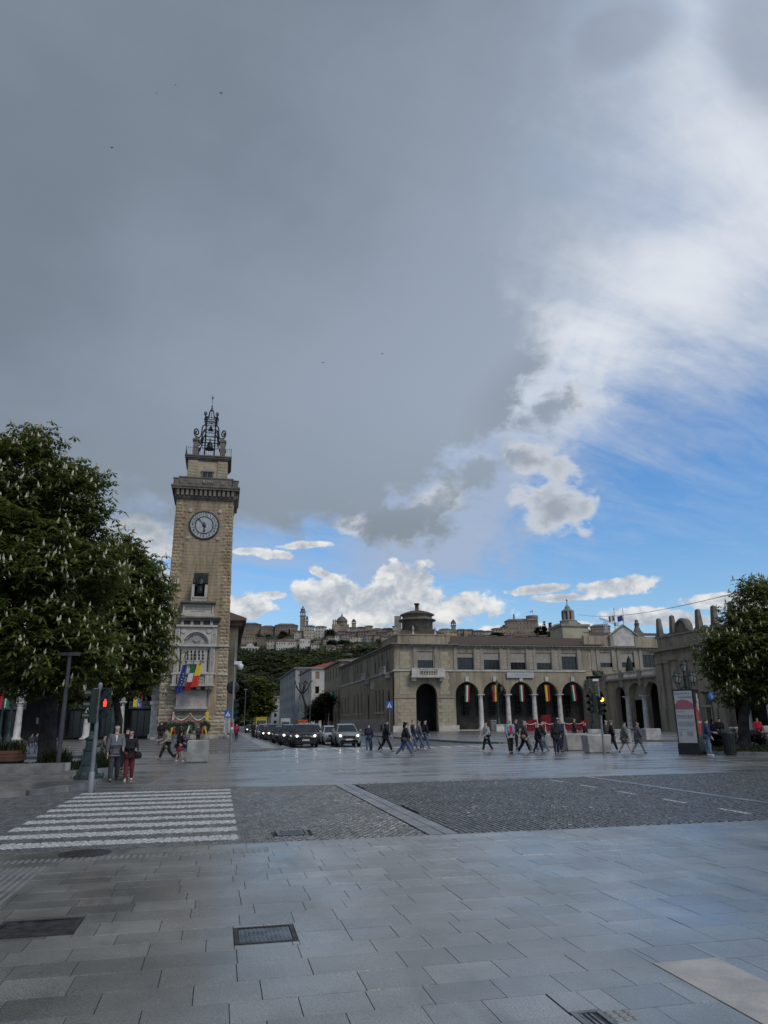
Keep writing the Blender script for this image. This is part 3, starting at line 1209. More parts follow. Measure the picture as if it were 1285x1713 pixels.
# upper block with flaring cornice
yb0 = YT + .9
d0, d1 = PY(314.5, 785, yb0).x, PY(380.5, 785, yb0).x
dz0, dz1 = zc1, PY(347, 772, yb0).z
mb = MB()
yb1 = yb0 + (d1 - d0)
mb.box(d0, d1, yb0, yb1, dz0, dz1)
for a, c in ((d0, d0 + 1.2), (d1 - 1.2, d1)):
    mb.box(a - .04, c, yb0 - .1, yb0 + .3, dz0, dz1)
mb.box(d1, d1 + .05, yb0 + .4, yb0 + 1.5, dz0, dz1 - .01)
ub = mb.build('upper_block', st_low, tower)
mb = MB()
for i in range(9):
    z = dz0 + .15 + i * (dz1 - dz0 - .1) / 9
    for a, c in ((d0, d0 + 1.2), (d1 - 1.2, d1)):
        mb.box(a + .02, c - .03, yb0 - .15, yb0 - .101, z + .02, z + (dz1 - dz0) / 9 - .04)
mb.build('quoin_courses', st_low, tower, kind='stuff')
mb = MB()
for i, (o_, h_) in enumerate(((.06, .16), (.2, .18), (.36, .2), (.46, .16))):
    zb = dz1 + sum((.16, .18, .2, .16)[:i])
    mb.box(d0 - o_, d1 + o_, yb0 - o_, yb1 + o_, zb, zb + h_)
zplat = dz1 + .70
mb.build('upper_cornice', st_grey, tower)
mb = MB()
wx0, wx1 = tx(339, 790), tx(355, 790)
wz0, wz1 = PY(347, 799, yb0).z, PY(347, 790.5, yb0).z
mb.box(wx0, wx1, yb0 - .06, yb0 - .003, wz0, wz1)
win = mb.build('window', glass_dark, tower)
mb = MB()
mb.box((wx0 + wx1) / 2 - .06, (wx0 + wx1) / 2 + .06, yb0 - .1, yb0 - .061, wz0, wz1)
mb.box(wx0 - .16, wx0 - .002, yb0 - .14, yb0, wz0, wz1 + .03)
mb.box(wx1 + .002, wx1 + .16, yb0 - .14, yb0, wz0, wz1 + .03)
mb.box(wx0 - .25, wx1 + .25, yb0 - .17, yb0, wz1 + .031, wz1 + .14)
mb.build('frame', st_grey, win)
# railing
mb = MB()
hr = .95
cx0, cx1, cy0, cy1 = d0 - .36, d1 + .36, yb0 - .36, yb1 + .36
cor = [(cx0, cy0), (cx1, cy0), (cx1, cy1), (cx0, cy1)]
for i in range(4):
    a, c = Vector((*cor[i], 0)), Vector((*cor[(i + 1) % 4], 0))
    mb.tube([a + Vector((0, 0, zplat + hr)), c + Vector((0, 0, zplat + hr))], .022, 5)
    n = 22
    for k in range(n):
        p = a.lerp(c, k / n)
        mb.tube([p + Vector((0, 0, zplat)), p + Vector((0, 0, zplat + hr + (.12 if k == 0 else 0)))], .035 if k == 0 else .015, 5)
mb.build('railing', wrought, tower)
# corner piers
xc_, yc_ = (d0 + d1) / 2, (yb0 + yb1) / 2
pr_ = (tx(374, 745) - tx(328, 745)) / 2
zpt = zplat + (tz(735) - tz(763))
for sx_ in (-1, 1):
    for sy_2 in (-1, 1):
        mb = MB()
        px_, py_ = xc_ + sx_ * pr_, yc_ + sy_2 * pr_
        mb.box(px_ - .32, px_ + .32, py_ - .32, py_ + .32, zplat, zpt)
        mb.box(px_ - .42, px_ + .42, py_ - .42, py_ + .42, zpt, zpt + .22)
        mb.hexa([(px_ - .36, py_ - .36), (px_ + .36, py_ - .36), (px_ + .36, py_ + .36), (px_ - .36, py_ + .36)], zpt + .22, [(px_ - .1, py_ - .1), (px_ + .1, py_ - .1), (px_ + .1, py_ + .1), (px_ - .1, py_ + .1)], zpt + .5)
        mb.build('pier', st_grey, tower)
# wrought-iron bell cage
mb = MB()
k_m = (tz(700) - tz(740)) / 40.


def zz(py):
    return PY(351, py, yc_).z


ri = .66


def radial(path, rad, n=6):
    """a rib drawn in the (distance from axis, height) plane, repeated on the four diagonals"""
    for a in (45, 135, 225, 315):
        c, s = math.cos(R(a)), math.sin(R(a))
        mb.tube([(xc_ + r * c, yc_ + r * s, z) for r, z in path], rad, n)


rp = pr_ * 1.414
vz = zpt + .5
vol = [(rp - .02 - .54 * (1 - t * .8) * math.cos(t * 9.5 + 1.6) * .9, vz + .70 - .62 * (1 - t * .8) * math.sin(t * 9.5 + 1.6)) for t in [i / 22 for i in range(23)]]
vol = vol[::-1]
arm = vol + [(rp - .45, vz + .12), (rp - .74, vz + .42), (rp - .84, vz + .9), (rp - .88, vz + 1.5), (rp - 1.02, vz + 1.95), (1.05, vz + 2.2)]
radial(arm, .085)
radial([(rp, zpt + .4), (rp, vz + .2)], .06)
radial([(ri * 1.3, zplat), (ri * 1.3, zz(702))], .075)
radial([(rp - .1, zpt - .3), (rp - .6, zpt - .1), (rp - .95, zpt + .9), (rp - 1.1, vz + 1.0), (ri * 1.3, vz + 1.6)], .075)
for z in (zz(746), zz(741), zz(736), zz(733), zz(727), zz(715), zz(709), zz(705), zz(701.5)):
    r_ = ri * 1.3 if z < zz(708) and z > zz(735) else (.98 if z > zz(712) else 1.35)
    pts = [(xc_ + r_ * math.cos(R(a)), yc_ + r_ * math.sin(R(a)), z) for a in range(45, 406, 90)]
    mb.tube(pts, .045, 5)
for z0, z1 in ((zz(727), zz(715)), (zz(709), zz(701.5))):
    for a in range(45, 406, 90):
        r_ = ri * 1.3
        p = [(xc_ + r_ * math.cos(R(a + o_)), yc_ + r_ * math.sin(R(a + o_))) for o_ in (0, 90)]
        mb.tube([(*p[0], z0), (*p[1], z1)], .022, 4)
        mb.tube([(*p[1], z0), (*p[0], z1)], .022, 4)
for a in range(0, 360, 30):
    mb.tube([(xc_ + .9 * math.cos(R(a)), yc_ + .9 * math.sin(R(a)), zz(709)), (xc_ + .9 * math.cos(R(a)), yc_ + .9 * math.sin(R(a)), zz(701.5))], .025, 4)
z0 = zz(701.5)
v2 = [(1.0 - .30 * (1 - t * .8) * math.cos(t * 9.5 + 1.6), z0 + .45 - .34 * (1 - t * .8) * math.sin(t * 9.5 + 1.6)) for t in [i / 18 for i in range(19)]][::-1]
radial(v2 + [(.72, z0 + .1), (.52, z0 + .3), (.42, zz(694)), (.3, zz(688)), (.12, zz(686)), (0, zz(686) + .05)], .06)
radial([(1.0, zz(709)), (1.0, z0 + .15)], .09)
mb.tube([(xc_, yc_, zz(700)), (xc_, yc_, zz(660))], [.04, .02], 5)
mb.lathe([(.03, 0), (.14, .15), (.05, .3), (.11, .45), (.03, .6)], (xc_, yc_, zz(685)), 8)
mb.lathe([(.03, 0), (.12, .2), (.03, .4)], (xc_, yc_, zz(668)), 8)
mb.tube([(xc_ - .18, yc_, zz(664)), (xc_ + .18, yc_, zz(664))], .02, 4)
cage = mb.build('bell_cage', wrought, tower)
for nm, z, s in (('bell', zz(752), 1.), ('bell', zz(720), .55)):
    mb = MB()
    mb.lathe([(.62 * s, 0), (.52 * s, .12 * s), (.38 * s, .4 * s), (.33 * s, .8 * s), (.2 * s, 1.0 * s), (.08 * s, 1.08 * s), (.08 * s, 1.5 * s)], (xc_, yc_, z), 16)
    mb.build(nm, bronze, tower)
# clock
ck = PY(341.7, 878.7, YT)
cr = 1.80
clock_d = mat('clock_dark', (.03, .033, .036), .5, .2, 4)
clock_w = mat('clock_enamel', (.36, .37, .37), .4, .10, 2)
mb = MB()
mb.M = Matrix.Translation((ck.x, YT + .02, ck.z)) @ Matrix.Rotation(R(90), 4, 'X')
mb.lathe([(cr, 0), (cr, .10), (cr * .93, .13), (cr * .90, .10), (cr * .90, .05)], (0, 0, 0), 48, cap=False)
mb.lathe([(cr * .62, .05), (cr * .62, .10), (cr * .55, .10), (cr * .55, .05)], (0, 0, 0), 40, cap=False)
for k in range(12):
    a = 2 * math.pi * (k + .5) / 12
    mb.tube([(cr * .62 * math.cos(a), cr * .62 * math.sin(a), .085), (cr * .91 * math.cos(a), cr * .91 * math.sin(a), .085)], .028, 4)
clk = mb.build('clock_rim', clock_d, tower)
mb = MB()
mb.M = Matrix.Translation((ck.x, YT - .06, ck.z)) @ Matrix.Rotation(R(90), 4, 'X')
mb.lathe([(cr * .905, 0), (0, .004)], (0, 0, 0), 48, smooth=False)
dial = mb.build('clock_face', clock_w, tower)
for k in range(1, 13):
    a = math.pi / 2 - 2 * math.pi * k / 12
    text('numeral', str(k), .50, (ck.x + cr * .765 * math.cos(a), YT - .085, ck.z + cr * .765 * math.sin(a)), FACE_S, clock_d, dial, .01)
for nm, ang, L, w in (('hour_hand', 177, .95, .11), ('minute_hand', 318, 1.25, .06)):
    mb = MB()
    a = R(90 - ang)
    c, s = math.cos(a), math.sin(a)
    P_ = lambda u, v: (ck.x + u * c - v * s, ck.z + u * s + v * c)
    mb.prism([P_(-.35, -w * .7), P_(L * .6, -w * .5), P_(L * .7, -w * 1.5), P_(L, 0), P_(L * .7, w * 1.5), P_(L * .6, w * .5), P_(-.35, w * .7)], YT - .15, YT - .12)
    mb.build(nm, clock_d, tower)
mb = MB()
mb.M = Matrix.Translation((ck.x, YT - .1, ck.z)) @ Matrix.Rotation(R(90), 4, 'X')
mb.lathe([(.22, 0), (.2, .06), (0, .08)], (0, 0, 0), 14)
mb.build('clock_hub', clock_d, tower)
for px_, py_ in ((318.7, 853.5), (368.2, 856), (315.5, 899.3), (364.9, 901)):
    p = PY(px_, py_, YT)
    mb = MB()
    mb.M = Matrix.Translation((p.x, YT + .02, p.z)) @ Matrix.Rotation(R(90), 4, 'X')
    mb.lathe([(.28, 0), (.24, .1), (.14, .08), (.1, .16), (0, .18)], (0, 0, 0), 8, smooth=False)
    mb.build('rosette', marble, tower)


def tb(name, px0_, px1_, py0_, py1_, y0, y1, m, parent=tower, pyr=None, build=True, mb=None):
    """block of the front dressing given by its outline on the tower front"""
    own = mb is None
    mb = mb or MB()
    pm = (py0_ + py1_) / 2 if pyr is None else pyr
    a, c = tx(px0_, pm), tx(px1_, pm)
    mb.box(a, c, YT + y0, YT + y1, tz(py1_), tz(py0_))
    return mb.build(name, m, parent) if own else mb


# niche, pedestal and inscription
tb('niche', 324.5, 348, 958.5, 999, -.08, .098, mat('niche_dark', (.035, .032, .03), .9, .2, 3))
tb('niche_jamb', 321, 325.5, 980, 1000, -.9, -.0, marble)
tb('niche_jamb', 342.8, 347.3, 980, 1000, -.9, -.0, marble)
ped = tb('pedestal', 320, 345.5, 1000.2, 1007, -1.0, .0, marble)
text('lettering', 'BERGAMO', .34, (tx(333, 1003.5), YT - 1.01, tz(1003.7)), FACE_S, mat('letter_dark', (.06, .055, .05), .8), ped, .006)
mb = tb('', 302.5, 361.5, 1007.2, 1010.2, -1.05, 0, marble, mb=MB())
tb('', 304, 360, 1010.2, 1012.3, -.85, 0, marble, mb=mb)
mb.build('shelf_cornice', st_grey, tower)
ins = tb('inscription_panel', 309.5, 353.5, 1012.4, 1028, -.55, 0, marble)
for i, s in enumerate(('AI FRATELLI CADVTI', 'BERGAMO RICONOSCENTE', 'MCMXV MCMXVIII')):
    text('lettering', s, (.30, .28, .19)[i], (tx(331, 1019), YT - .556, tz((1016.8, 1020.6, 1024)[i])), FACE_S, MATS['letter_dark'], ins, .006)
for a in (306.2, 354.5):
    tb('scroll_bracket', a, a + 3.2, 1012.8, 1028, -.62, 0, marble)
tb('panel_base', 303, 359, 1028.2, 1033, -.7, 0, marble)
mb = tb('', 297.5, 370, 1033.2, 1035.6, -1.0, 0, marble, mb=MB())
tb('', 299.5, 368, 1035.6, 1039.5, -.75, 0, marble, mb=mb)
mb.build('frieze_cornice', st_grey, tower)
for i in range(4):
    px_ = 303.2 + i * 16.2
    tb('bracket', px_, px_ + 4.6, 1039.7, 1046.2, -.55, 0, marble)
tb('frieze_band', 301, 365, 1039.7, 1046.2, -.2, 0, mat('frieze_recess', (.13, .115, .1), .8, .2, 3))
tb('frieze_sill', 295.5, 364.5, 1046.4, 1049.6, -.62, 0, marble)
# arched relief
mb = MB()
for a, c in ((293.5, 301.5), (355, 363)):
    tb('arch_pilaster', a, c, 1049.8, 1078.6, -.42, 0, marble)
    tb('carved_panel', a + 2, c - 2, 1054, 1076, -.46, -.421, marble_d)
ca = PY(328, 1078, YT)
s0, s1 = tx(301.6, 1078), tx(354.9, 1078)
hw = (s1 - s0) / 2
zc_ = tz(1078.6)
mb = MB()
mb.M = Matrix.Translation((0, YT - .32, 0))
mb.wall(s0, s1, zc_, tz(1049.9), [((s0 + s1) / 2, hw * .90, zc_, zc_ + .02, .98)], .33)
mb.build('arch_spandrel', marble, tower)
mb = MB()
mc = (s0 + s1) / 2
for r0, r1, y0 in ((.90, .78, -.5), (.74, .68, -.3)):
    n = 16
    vs = []
    for k in range(n + 1):
        a = math.pi * k / n
        for rr, yy in ((r0, YT - .1), (r0, YT + y0), (r1, YT + y0), (r1, YT - .1)):
            vs.append((mc - hw * rr * math.cos(a), yy, zc_ + hw * rr * math.sin(a)))
    fs = []
    for k in range(n):
        for j in range(3):
            fs.append((4 * k + j, 4 * k + 4 + j, 4 * k + 5 + j, 4 * k + 1 + j))
    mb.add(vs, fs)
mb.build('archivolt', marble, tower)
mb = MB()
mb.M = Matrix.Translation((mc, YT - .05, zc_)) @ Matrix.Rotation(R(90), 4, 'X')
mb.lathe([(hw * .92, 0), (0, .01)], (0, 0, 0), 32, smooth=False)
mb.lathe([(hw * .3, .01), (hw * .26, .16), (hw * .2, .12), (0, .2)], (0, hw * .42, 0), 18)
for sgn in (-1, 1):
    for k in range(4):
        mb.tube([(sgn * hw * (.28 + .1 * k), hw * .02, .05), (sgn * hw * (.30 + .07 * k), hw * (.55 - .1 * k), .1)], [.14, .05], 6)
    mb.lathe([(.16, 0), (.12, .14), (0, .2)], (sgn * hw * .36, hw * .6, 0), 8)
mb.build('carved_relief', marble_d, tower)
for a in (303.5, 346):
    p = PY(a + 4, 1056, YT)
    mb = MB()
    mb.M = Matrix.Translation((p.x, YT - .3, p.z)) @ Matrix.Rotation(R(90), 4, 'X')
    mb.lathe([(.32, 0), (.3, .12), (.2, .08), (0, .15)], (0, 0, 0), 12)
    mb.build('roundel', marble, tower)
tb('impost_cornice', 290.5, 364, 1078.8, 1082.4, -.72, 0, marble)
# window bay with pilasters and pierced panel
tb('bay_wall', 297, 358.5, 1082.6, 1126.6, -.25, 0, marble)
for a in (292.2, 352):
    tb('bay_pilaster', a - .5, a + 7.2, 1082.6, 1126.6, -.5, -.0, marble)
    tb('carved_panel', a + 1.2, a + 5.6, 1087, 1124, -.54, -.501, marble_d)
for a in (300.5, 346.5):
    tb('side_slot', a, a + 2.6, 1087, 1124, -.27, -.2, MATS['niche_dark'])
tb('pierced_screen', 311.2, 343, 1088.5, 1106.3, -.42, -.252, marble)
mb = MB()
for i in range(5):
    for j in range(3):
        p = PY(314.2 + i * 6.3 + (j % 2) * .2, 1091 + j * 5.6, YT)
        mb.M = Matrix.Translation((p.x, YT - .424, p.z)) @ Matrix.Rotation(R(90), 4, 'X')
        mb.lathe([(.13, 0), (0, .003)], (0, 0, 0), 8, smooth=False, sy=1.5)
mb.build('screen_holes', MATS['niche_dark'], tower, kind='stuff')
tb('window_lintel', 313.5, 337.5, 1107, 1111.5, -.5, -.252, marble)
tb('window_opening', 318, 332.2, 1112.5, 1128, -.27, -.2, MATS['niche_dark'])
# balcony
tb('balcony_rail', 288, 361, 1126.8, 1129.4, -1.35, 0, marble)
for i, a in enumerate((289, 297.5, 343.5, 350.5)):
    tb('balcony_post', a, a + 6.6, 1129.5, 1145.2, -1.28, -.9, marble)
for a, c in ((304.2, 343.4),):
    tb('balcony_panel', a, c, 1130, 1145.2, -1.15, -1.0, marble_d)
tb('balcony_floor', 286.5, 358, 1145.3, 1148.6, -1.4, 0, marble)
for a in (287, 329, 343, 349):
    tb('balcony_bracket', a, a + 7, 1148.8, 1153.8, -1.0, 0, marble)
plq = tb('plaque', 295, 345.5, 1155, 1182, -.32, 0, plaque_m)
tb('plaque_ledge', 292, 347, 1182.2, 1186, -.55, 0, marble)
tb('plaque_dentils', 293.5, 346, 1186.1, 1189, -.4, 0, marble_d)
mb = MB()
p0, p1 = PY(344.6, 1152, YT), PY(345.4, 1182, YT)
mb.tube([(p0.x + .35, YT - .6, p0.z), (p0.x + .35, YT - .36, p0.z - .3), (p1.x + .3, YT - .3, p1.z)], .035, 6)
mb.build('downpipe', marble, tower)
# bronze seated figure with two side figures
sp_ = PY(334, 999.5, YT)
X0, Z0, Yb = sp_.x, sp_.z, YT - .55
stt = thing('bronze_statue', 'dark bronze robed figure seated in the niche above the tower inscription', 'statue', (X0, Yb, Z0))
sc_ = (tz(962) - tz(999.5)) / 2.75
pts = [(0, 0, 1.15), (0, 0, 1.5), (0, -.05, 1.9), (0, -.05, 2.2), (0, -.07, 2.42), (0, -.08, 2.62), (0, -.12, .75), (0, -.14, .05),
       (-.38, -.05, 1.85), (-.55, -.12, 1.45), (-.4, -.3, 1.15), (.38, -.05, 1.85), (.52, -.12, 1.45), (.45, -.28, 1.75)]
rads = [(.42, .3), (.36, .26), (.36, .24), .14, .17, .12, (.5, .36), (.5, .34), .16, .13, .1, .16, .13, .1]
ed = [(0, 1), (1, 2), (2, 3), (3, 4), (4, 5), (0, 6), (6, 7), (2, 8), (8, 9), (9, 10), (2, 11), (11, 12), (12, 13)]
skin('figure', [(X0 + p[0] * sc_, Yb + p[1] * sc_, Z0 + p[2] * sc_) for p in pts], ed, [tuple(v * sc_ for v in (r if hasattr(r, '__len__') else (r, r))) for r in rads], bronze, stt, 1)
for sgn in (-1, 1):
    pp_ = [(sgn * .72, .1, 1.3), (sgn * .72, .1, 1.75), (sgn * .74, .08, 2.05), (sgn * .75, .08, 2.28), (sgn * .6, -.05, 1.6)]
    skin('side_figure', [(X0 + p[0] * sc_, Yb + p[1] * sc_, Z0 + p[2] * sc_) for p in pp_], [(0, 1), (1, 2), (2, 3), (1, 4)], [.22 * sc_, .2 * sc_, .12 * sc_, .13 * sc_, .12 * sc_], bronze, stt, 1)

# flags, garland and wreaths
def pole_flag(label, pxb, pyb, pxt, pyt, stripes, w, h, seed, lean, vertical=True):
    pb = PY(pxb, pyb, YT - .2)
    ptp = PY(pxt, pyt, YT - 2.3)
    t = thing('flag', label, 'flag', pb, 'flags on the tower balcony')
    mb = MB()
    mb.tube([pb, ptp], .04, 6)
    mb.build('pole', dark_metal, t)
    c = cloth('flag_cloth', w, h, stripes, Matrix.Translation((ptp.x + lean * .2, ptp.y + .1, ptp.z + .05)), t, 2, .16, 12, 12, -.35, lean, seed, True)
    return t, c, ptp


fl, fc, fp = pole_flag('blue flag with yellow stars on the tower balcony, left of three', 310, 1093, 310, 1113, [euro_blue], .5, 3.1, 1, -.17)
for k in range(5):
    mb = MB()
    mb.M = Matrix.Translation((fp.x - .15 - .10 * k * .6 + .07 * (k % 2), fp.y - .14, fp.z - .95 - k * .30)) @ Matrix.Rotation(R(90), 4, 'X')
    st = []
    for i in range(10):
        a = math.pi / 2 + i * math.pi / 5
        r_ = .11 if i % 2 == 0 else .045
        st.append((r_ * math.cos(a), r_ * math.sin(a)))
    mb.add([(x, y_, 0) for x, y_ in st] + [(0, 0, .02)], [(i, (i + 1) % 10, 10) for i in range(10)])
    mb.build('star', yellow, fc)
pole_flag('green, white and red flag on the tower balcony, in the middle of three', 325, 1090, 324, 1112, [green_c, white_c, red], .46, 2.9, 2, -.17)
pole_flag('yellow and red flag on the tower balcony, right of three', 337, 1103, 334.5, 1112, [yellow, orange_r], .6, 2.5, 3, -.19)


def garland():
    t = thing('garland', 'green, white and red bunting swagged across the foot of the clock tower', 'bunting', PY(318, 1192, YT - .45))
    for si, (m_, dz_) in enumerate(((green_c, 0), (white_c, -.14), (red, -.28))):
        mb = MB()
        for a, c in ((289.5, 318.5), (318.5, 346.5)):
            p0_, p1_ = PY(a, 1191.5, YT - .45), PY(c, 1191.5, YT - .45)
            n = 12
            vs = []
            for k in range(n + 1):
                u = k / n
                sag = 4 * u * (1 - u) * .62
                for w in (0, 1):
                    f = .3 + .7 * 4 * u * (1 - u)
                    vs.append((p0_.x + (p1_.x - p0_.x) * u, YT - .45 - .04 * si - .05 * math.sin(k * 2.1) * w, p0_.z + (p1_.z - p0_.z) * u - sag + (dz_ - w * .15) * f))
            mb.add(vs, [(2 * k, 2 * k + 2, 2 * k + 3, 2 * k + 1) for k in range(n)], 0, True)
        mb.build('stripe', m_, t)
    for a, m_ in ((289, red), (347, yellow)):
        p_ = PY(a, 1191, YT - .46)
        c = cloth('tail', .35, .85, [m_, white_c if m_ is red else yellow], Matrix.Translation((p_.x, YT - .47, p_.z)), t, 1.5, .05, 6, 5)
    return t


garland()
wreath_g = mat('wreath_leaves', (.022, .03, .014), .7, .4, 12, bump=.8, bscale=25)


def wreath(px_, py_, r_, label, rib):
    Yw = YT - 1.3
    p = PY(px_, py_, Yw)
    t = thing('wreath', label, 'wreath', (p.x, Yw, .1), 'memorial wreaths on stands')
    mb = MB()
    n = 26
    rr = random.Random(int(px_))
    for k in range(n):
        a = 2 * math.pi * k / n
        for q_ in range(3):
            b2 = rr.uniform(0, 6.28)
            c = Vector((p.x + (r_ + .16 * math.cos(b2)) * math.cos(a), Yw + .16 * math.sin(b2), p.z + (r_ + .16 * math.cos(b2)) * math.sin(a)))
            d = Vector((math.cos(a + rr.uniform(-.9, .9)), rr.uniform(-.8, .3), math.sin(a + rr.uniform(-.9, .9)))) * .2
            s_ = Vector((-d.z, 0, d.x)) * .35
            mb.add([c - d * .3, c + s_ * 1, c + d, c - s_], [(0, 1, 2, 3)])
    tor = []
    for k in range(16):
        a = 2 * math.pi * k / 16
        for q_ in range(6):
            b2 = 2 * math.pi * q_ / 6
            tor.append((p.x + (r_ + .13 * math.cos(b2)) * math.cos(a), Yw + .13 * math.sin(b2), p.z + (r_ + .13 * math.cos(b2)) * math.sin(a)))
    mb.add(tor, [(k * 6 + q_, k * 6 + (q_ + 1) % 6, ((k + 1) % 16) * 6 + (q_ + 1) % 6, ((k + 1) % 16) * 6 + q_) for k in range(16) for q_ in range(6)])
    mb.build('wreath_ring', wreath_g, t)
    mb = MB()
    for sx_ in (-.55, .55):
        mb.tube([(p.x + sx_ * .3, Yw + .15, p.z + .1), (p.x + sx_, Yw - .25, .1)], .025, 5)
    mb.tube([(p.x, Yw + .18, p.z + .1), (p.x, Yw + .7, .1)], .025, 5)
    mb.build('stand', dark_metal, t)
    for sgn, m_ in zip((-1, 1), rib):
        cloth('ribbon', .14, .85, m_, Matrix.Translation((p.x + sgn * .08, Yw - .2, p.z + .1)) @ Matrix.Rotation(sgn * R(-14), 4, 'Y'), t, 1, .03, 3, 6)


for px_, py_, rib, lb in ((273, 1217, (green_c, white_c), 'dark laurel wreath with pale ribbon, leftmost in front of the tower'),
                          (290, 1219, (yellow, red), 'wreath with yellow and red ribbons, second from left before the tower'),
                          (304, 1218, (black, black), 'dark wreath without bright ribbon, middle one before the tower'),
                          (318, 1216, (white_c, green_c), 'dark wreath with white ribbon, second from right before the tower'),
                          (342, 1217, (orange_r, yellow), 'wreath with orange ribbon, rightmost in front of the tower')):
    wreath(px_, py_, .42, lb, rib)


# ------------------------------------------------------------------ facades
plaster = mat('palace_plaster', (.335, .28, .205), .9, .14, .35, col2=(.245, .205, .15), bump=.2, bscale=12, fine=.18, streak=.32)
cream = mat('cream_stone', (.40, .345, .255), .85, .14, 1.2, col2=(.31, .265, .19), bump=.25, bscale=14, fine=.18)
trim = mat('stone_trim', (.32, .285, .235), .8, .14, .8, col2=(.22, .2, .165), bump=.2, bscale=16, fine=.15)
trim_p = mat('pale_stone_trim', (.46, .435, .39), .75, .1, 1., bump=.15, bscale=16, fine=.12)
blind_m = mat('window_blind', (.29, .265, .23), .8, .08, 3)
frame_d = mat('window_frame_dark', (.05, .045, .04), .6, .1, 4)
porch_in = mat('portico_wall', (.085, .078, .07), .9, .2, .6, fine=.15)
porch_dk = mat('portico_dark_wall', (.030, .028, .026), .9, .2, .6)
tile_m = mat('terracotta_tiles', (.105, .068, .050), .85, .25, 2., col2=(.07, .05, .04), bump=.3, bscale=8, fine=.3)
white_col = mat('column_marble', (.52, .50, .46), .65, .1, 2., fine=.1)
plinth_m = mat('plinth_stone', (.36, .33, .28), .8, .12, 1.5, bump=.2, fine=.15)


def west(X0, Y0):
    """local frame of a wall that looks towards -x; s runs towards the viewer"""
    return Matrix(((0, 1, 0, X0), (-1, 0, 0, Y0), (0, 0, 1, 0), (0, 0, 0, 1)))


def south(X0, Y0):
    return Matrix.Translation((X0, Y0, 0))


def part(name, parent, m, M, fn, **kw):
    mb = MB()
    mb.M = M
    fn(mb)
    return mb.build(name, m, parent, **kw)


def arch_pts(c, hw, zb, zt, ar, n=10):
    if not ar:
        return [(c - hw, zb), (c + hw, zb), (c + hw, zt), (c - hw, zt)]
    return [(c - hw, zb), (c + hw, zb)] + [(c + hw * math.cos(math.pi * k / n), zt + hw * math.sin(math.pi * k / n)) for k in range(n + 1)]


def window(parent, M, c, hw, zb, zt, ar=0, dep=.28, glass=None, fm=None, blind=0., bars=(1, 1), kind='window'):
    fm = fm or frame_d
    g = part(kind, parent, glass or glass_dark, M, lambda mb: mb.prism(arch_pts(c, hw, zb, zt, ar), dep, dep + .05))
    def fr(mb):
        t = min(.09, hw * .18)
        top = zt + (hw if ar else 0)
        mb.box(c - hw, c - hw + t, dep - .07, dep - .003, zb, zt)
        mb.box(c + hw - t, c + hw, dep - .07, dep - .003, zb, zt)
        mb.box(c - hw + t, c + hw - t, dep - .07, dep - .003, zb, zb + t)
        if not ar:
            mb.box(c - hw + t, c + hw - t, dep - .07, dep - .003, zt - t, zt)
        for i in range(bars[0]):
            x = c - hw + 2 * hw * (i + 1) / (bars[0] + 1)
            mb.box(x - t * .4, x + t * .4, dep - .06, dep - .004, zb + t, top - t if not ar else zt + hw * .8)
        for i in range(bars[1]):
            z = zb + (zt - zb) * (i + 1) / (bars[1] + 1) + (0 if not ar else .0)
            mb.box(c - hw + t, c + hw - t, dep - .055, dep - .005, z - t * .4, z + t * .4)
    part('frame', g, fm, M, fr)
    if blind:
        part('blind', g, blind_m, M, lambda mb: mb.box(c - hw + .03, c + hw - .03, dep - .16, dep - .1, zt - (zt - zb) * blind, zt - .02))
    return g


def column(parent, M, x, y, z0, z1, r, m, base=True, n=14):
    def f(mb):
        h = z1 - z0
        mb.lathe([(r * 1.35, 0), (r * 1.35, .12), (r * 1.2, .2), (r, .3), (r * .98, h * .4), (r * .84, h - .55), (r * .84, h - .5), (r * .98, h - .46), (r * .9, h - .4), (r * 1.2, h - .2), (r * 1.25, h - .14)], (x, y, z0), n)
        mb.box(x - r * 1.35, x + r * 1.35, y - r * 1.35, y + r * 1.35, z1 - .139, z1)
        mb.box(x - r * 1.5, x + r * 1.5, y - r * 1.5, y + r * 1.5, z0 - .08, z0 + .06)
    return part('column', parent, m, M, f)


def baluster_run(parent, M, s0, s1, y, z0, z1, m, step=.32):
    def f(mb):
        mb.box(s0, s1, y - .2, y + .12, z1 - .16, z1)
        mb.box(s0, s1, y - .18, y + .1, z0, z0 + .16)
        n = int((s1 - s0) / step)
        for i in range(n):
            x = s0 + (i + .5) * (s1 - s0) / n
            mb.lathe([(.05, .16), (.11, .3), (.05, .5 * (z1 - z0)), (.09, (z1 - z0) - .25), (.06, z1 - z0 - .16)], (x, y - .04, z0), 6, cap=False)
    return part('balustrade', parent, m, M, f)


def eaves(parent, M, s0, s1, z, out, m, mt, depth=.5, teeth=.7):
    def f(mb):
        mb.box(s0 - out * .4, s1 + out * .4, -out * .4, depth, z - .45, z - .25)
        mb.box(s0 - out, s1 + out, -out, depth, z - .12, z)
        n = int((s1 - s0) / teeth)
        for i in range(n):
            x = s0 + (i + .5) * (s1 - s0) / n
            mb.box(x - .1, x + .1, -out * .85, -.0, z - .25, z - .122)
    return part('cornice', parent, m, M, f)


def tile_roof(parent, pts4, m, n=60, name='roof'):
    """pitched roof with rows of curved tiles: pts4 = eave left, eave right, ridge right, ridge left"""
    a, b_, c, d = [Vector(p) for p in pts4]
    mb = MB()
    vs, fs = [], []
    for i in range(n * 2 + 1):
        u = i / (n * 2)
        up = Vector((0, 0, .07 if i % 2 else 0))
        vs += [a.lerp(b_, u) + up, d.lerp(c, u) + up]
    fs = [(2 * i, 2 * i + 2, 2 * i + 3, 2 * i + 1) for i in range(n * 2)]
    mb.add(vs, fs)
    return mb.build(name, m, parent)


# ------------------------------------------------------------------ corner palace
YP = 120.


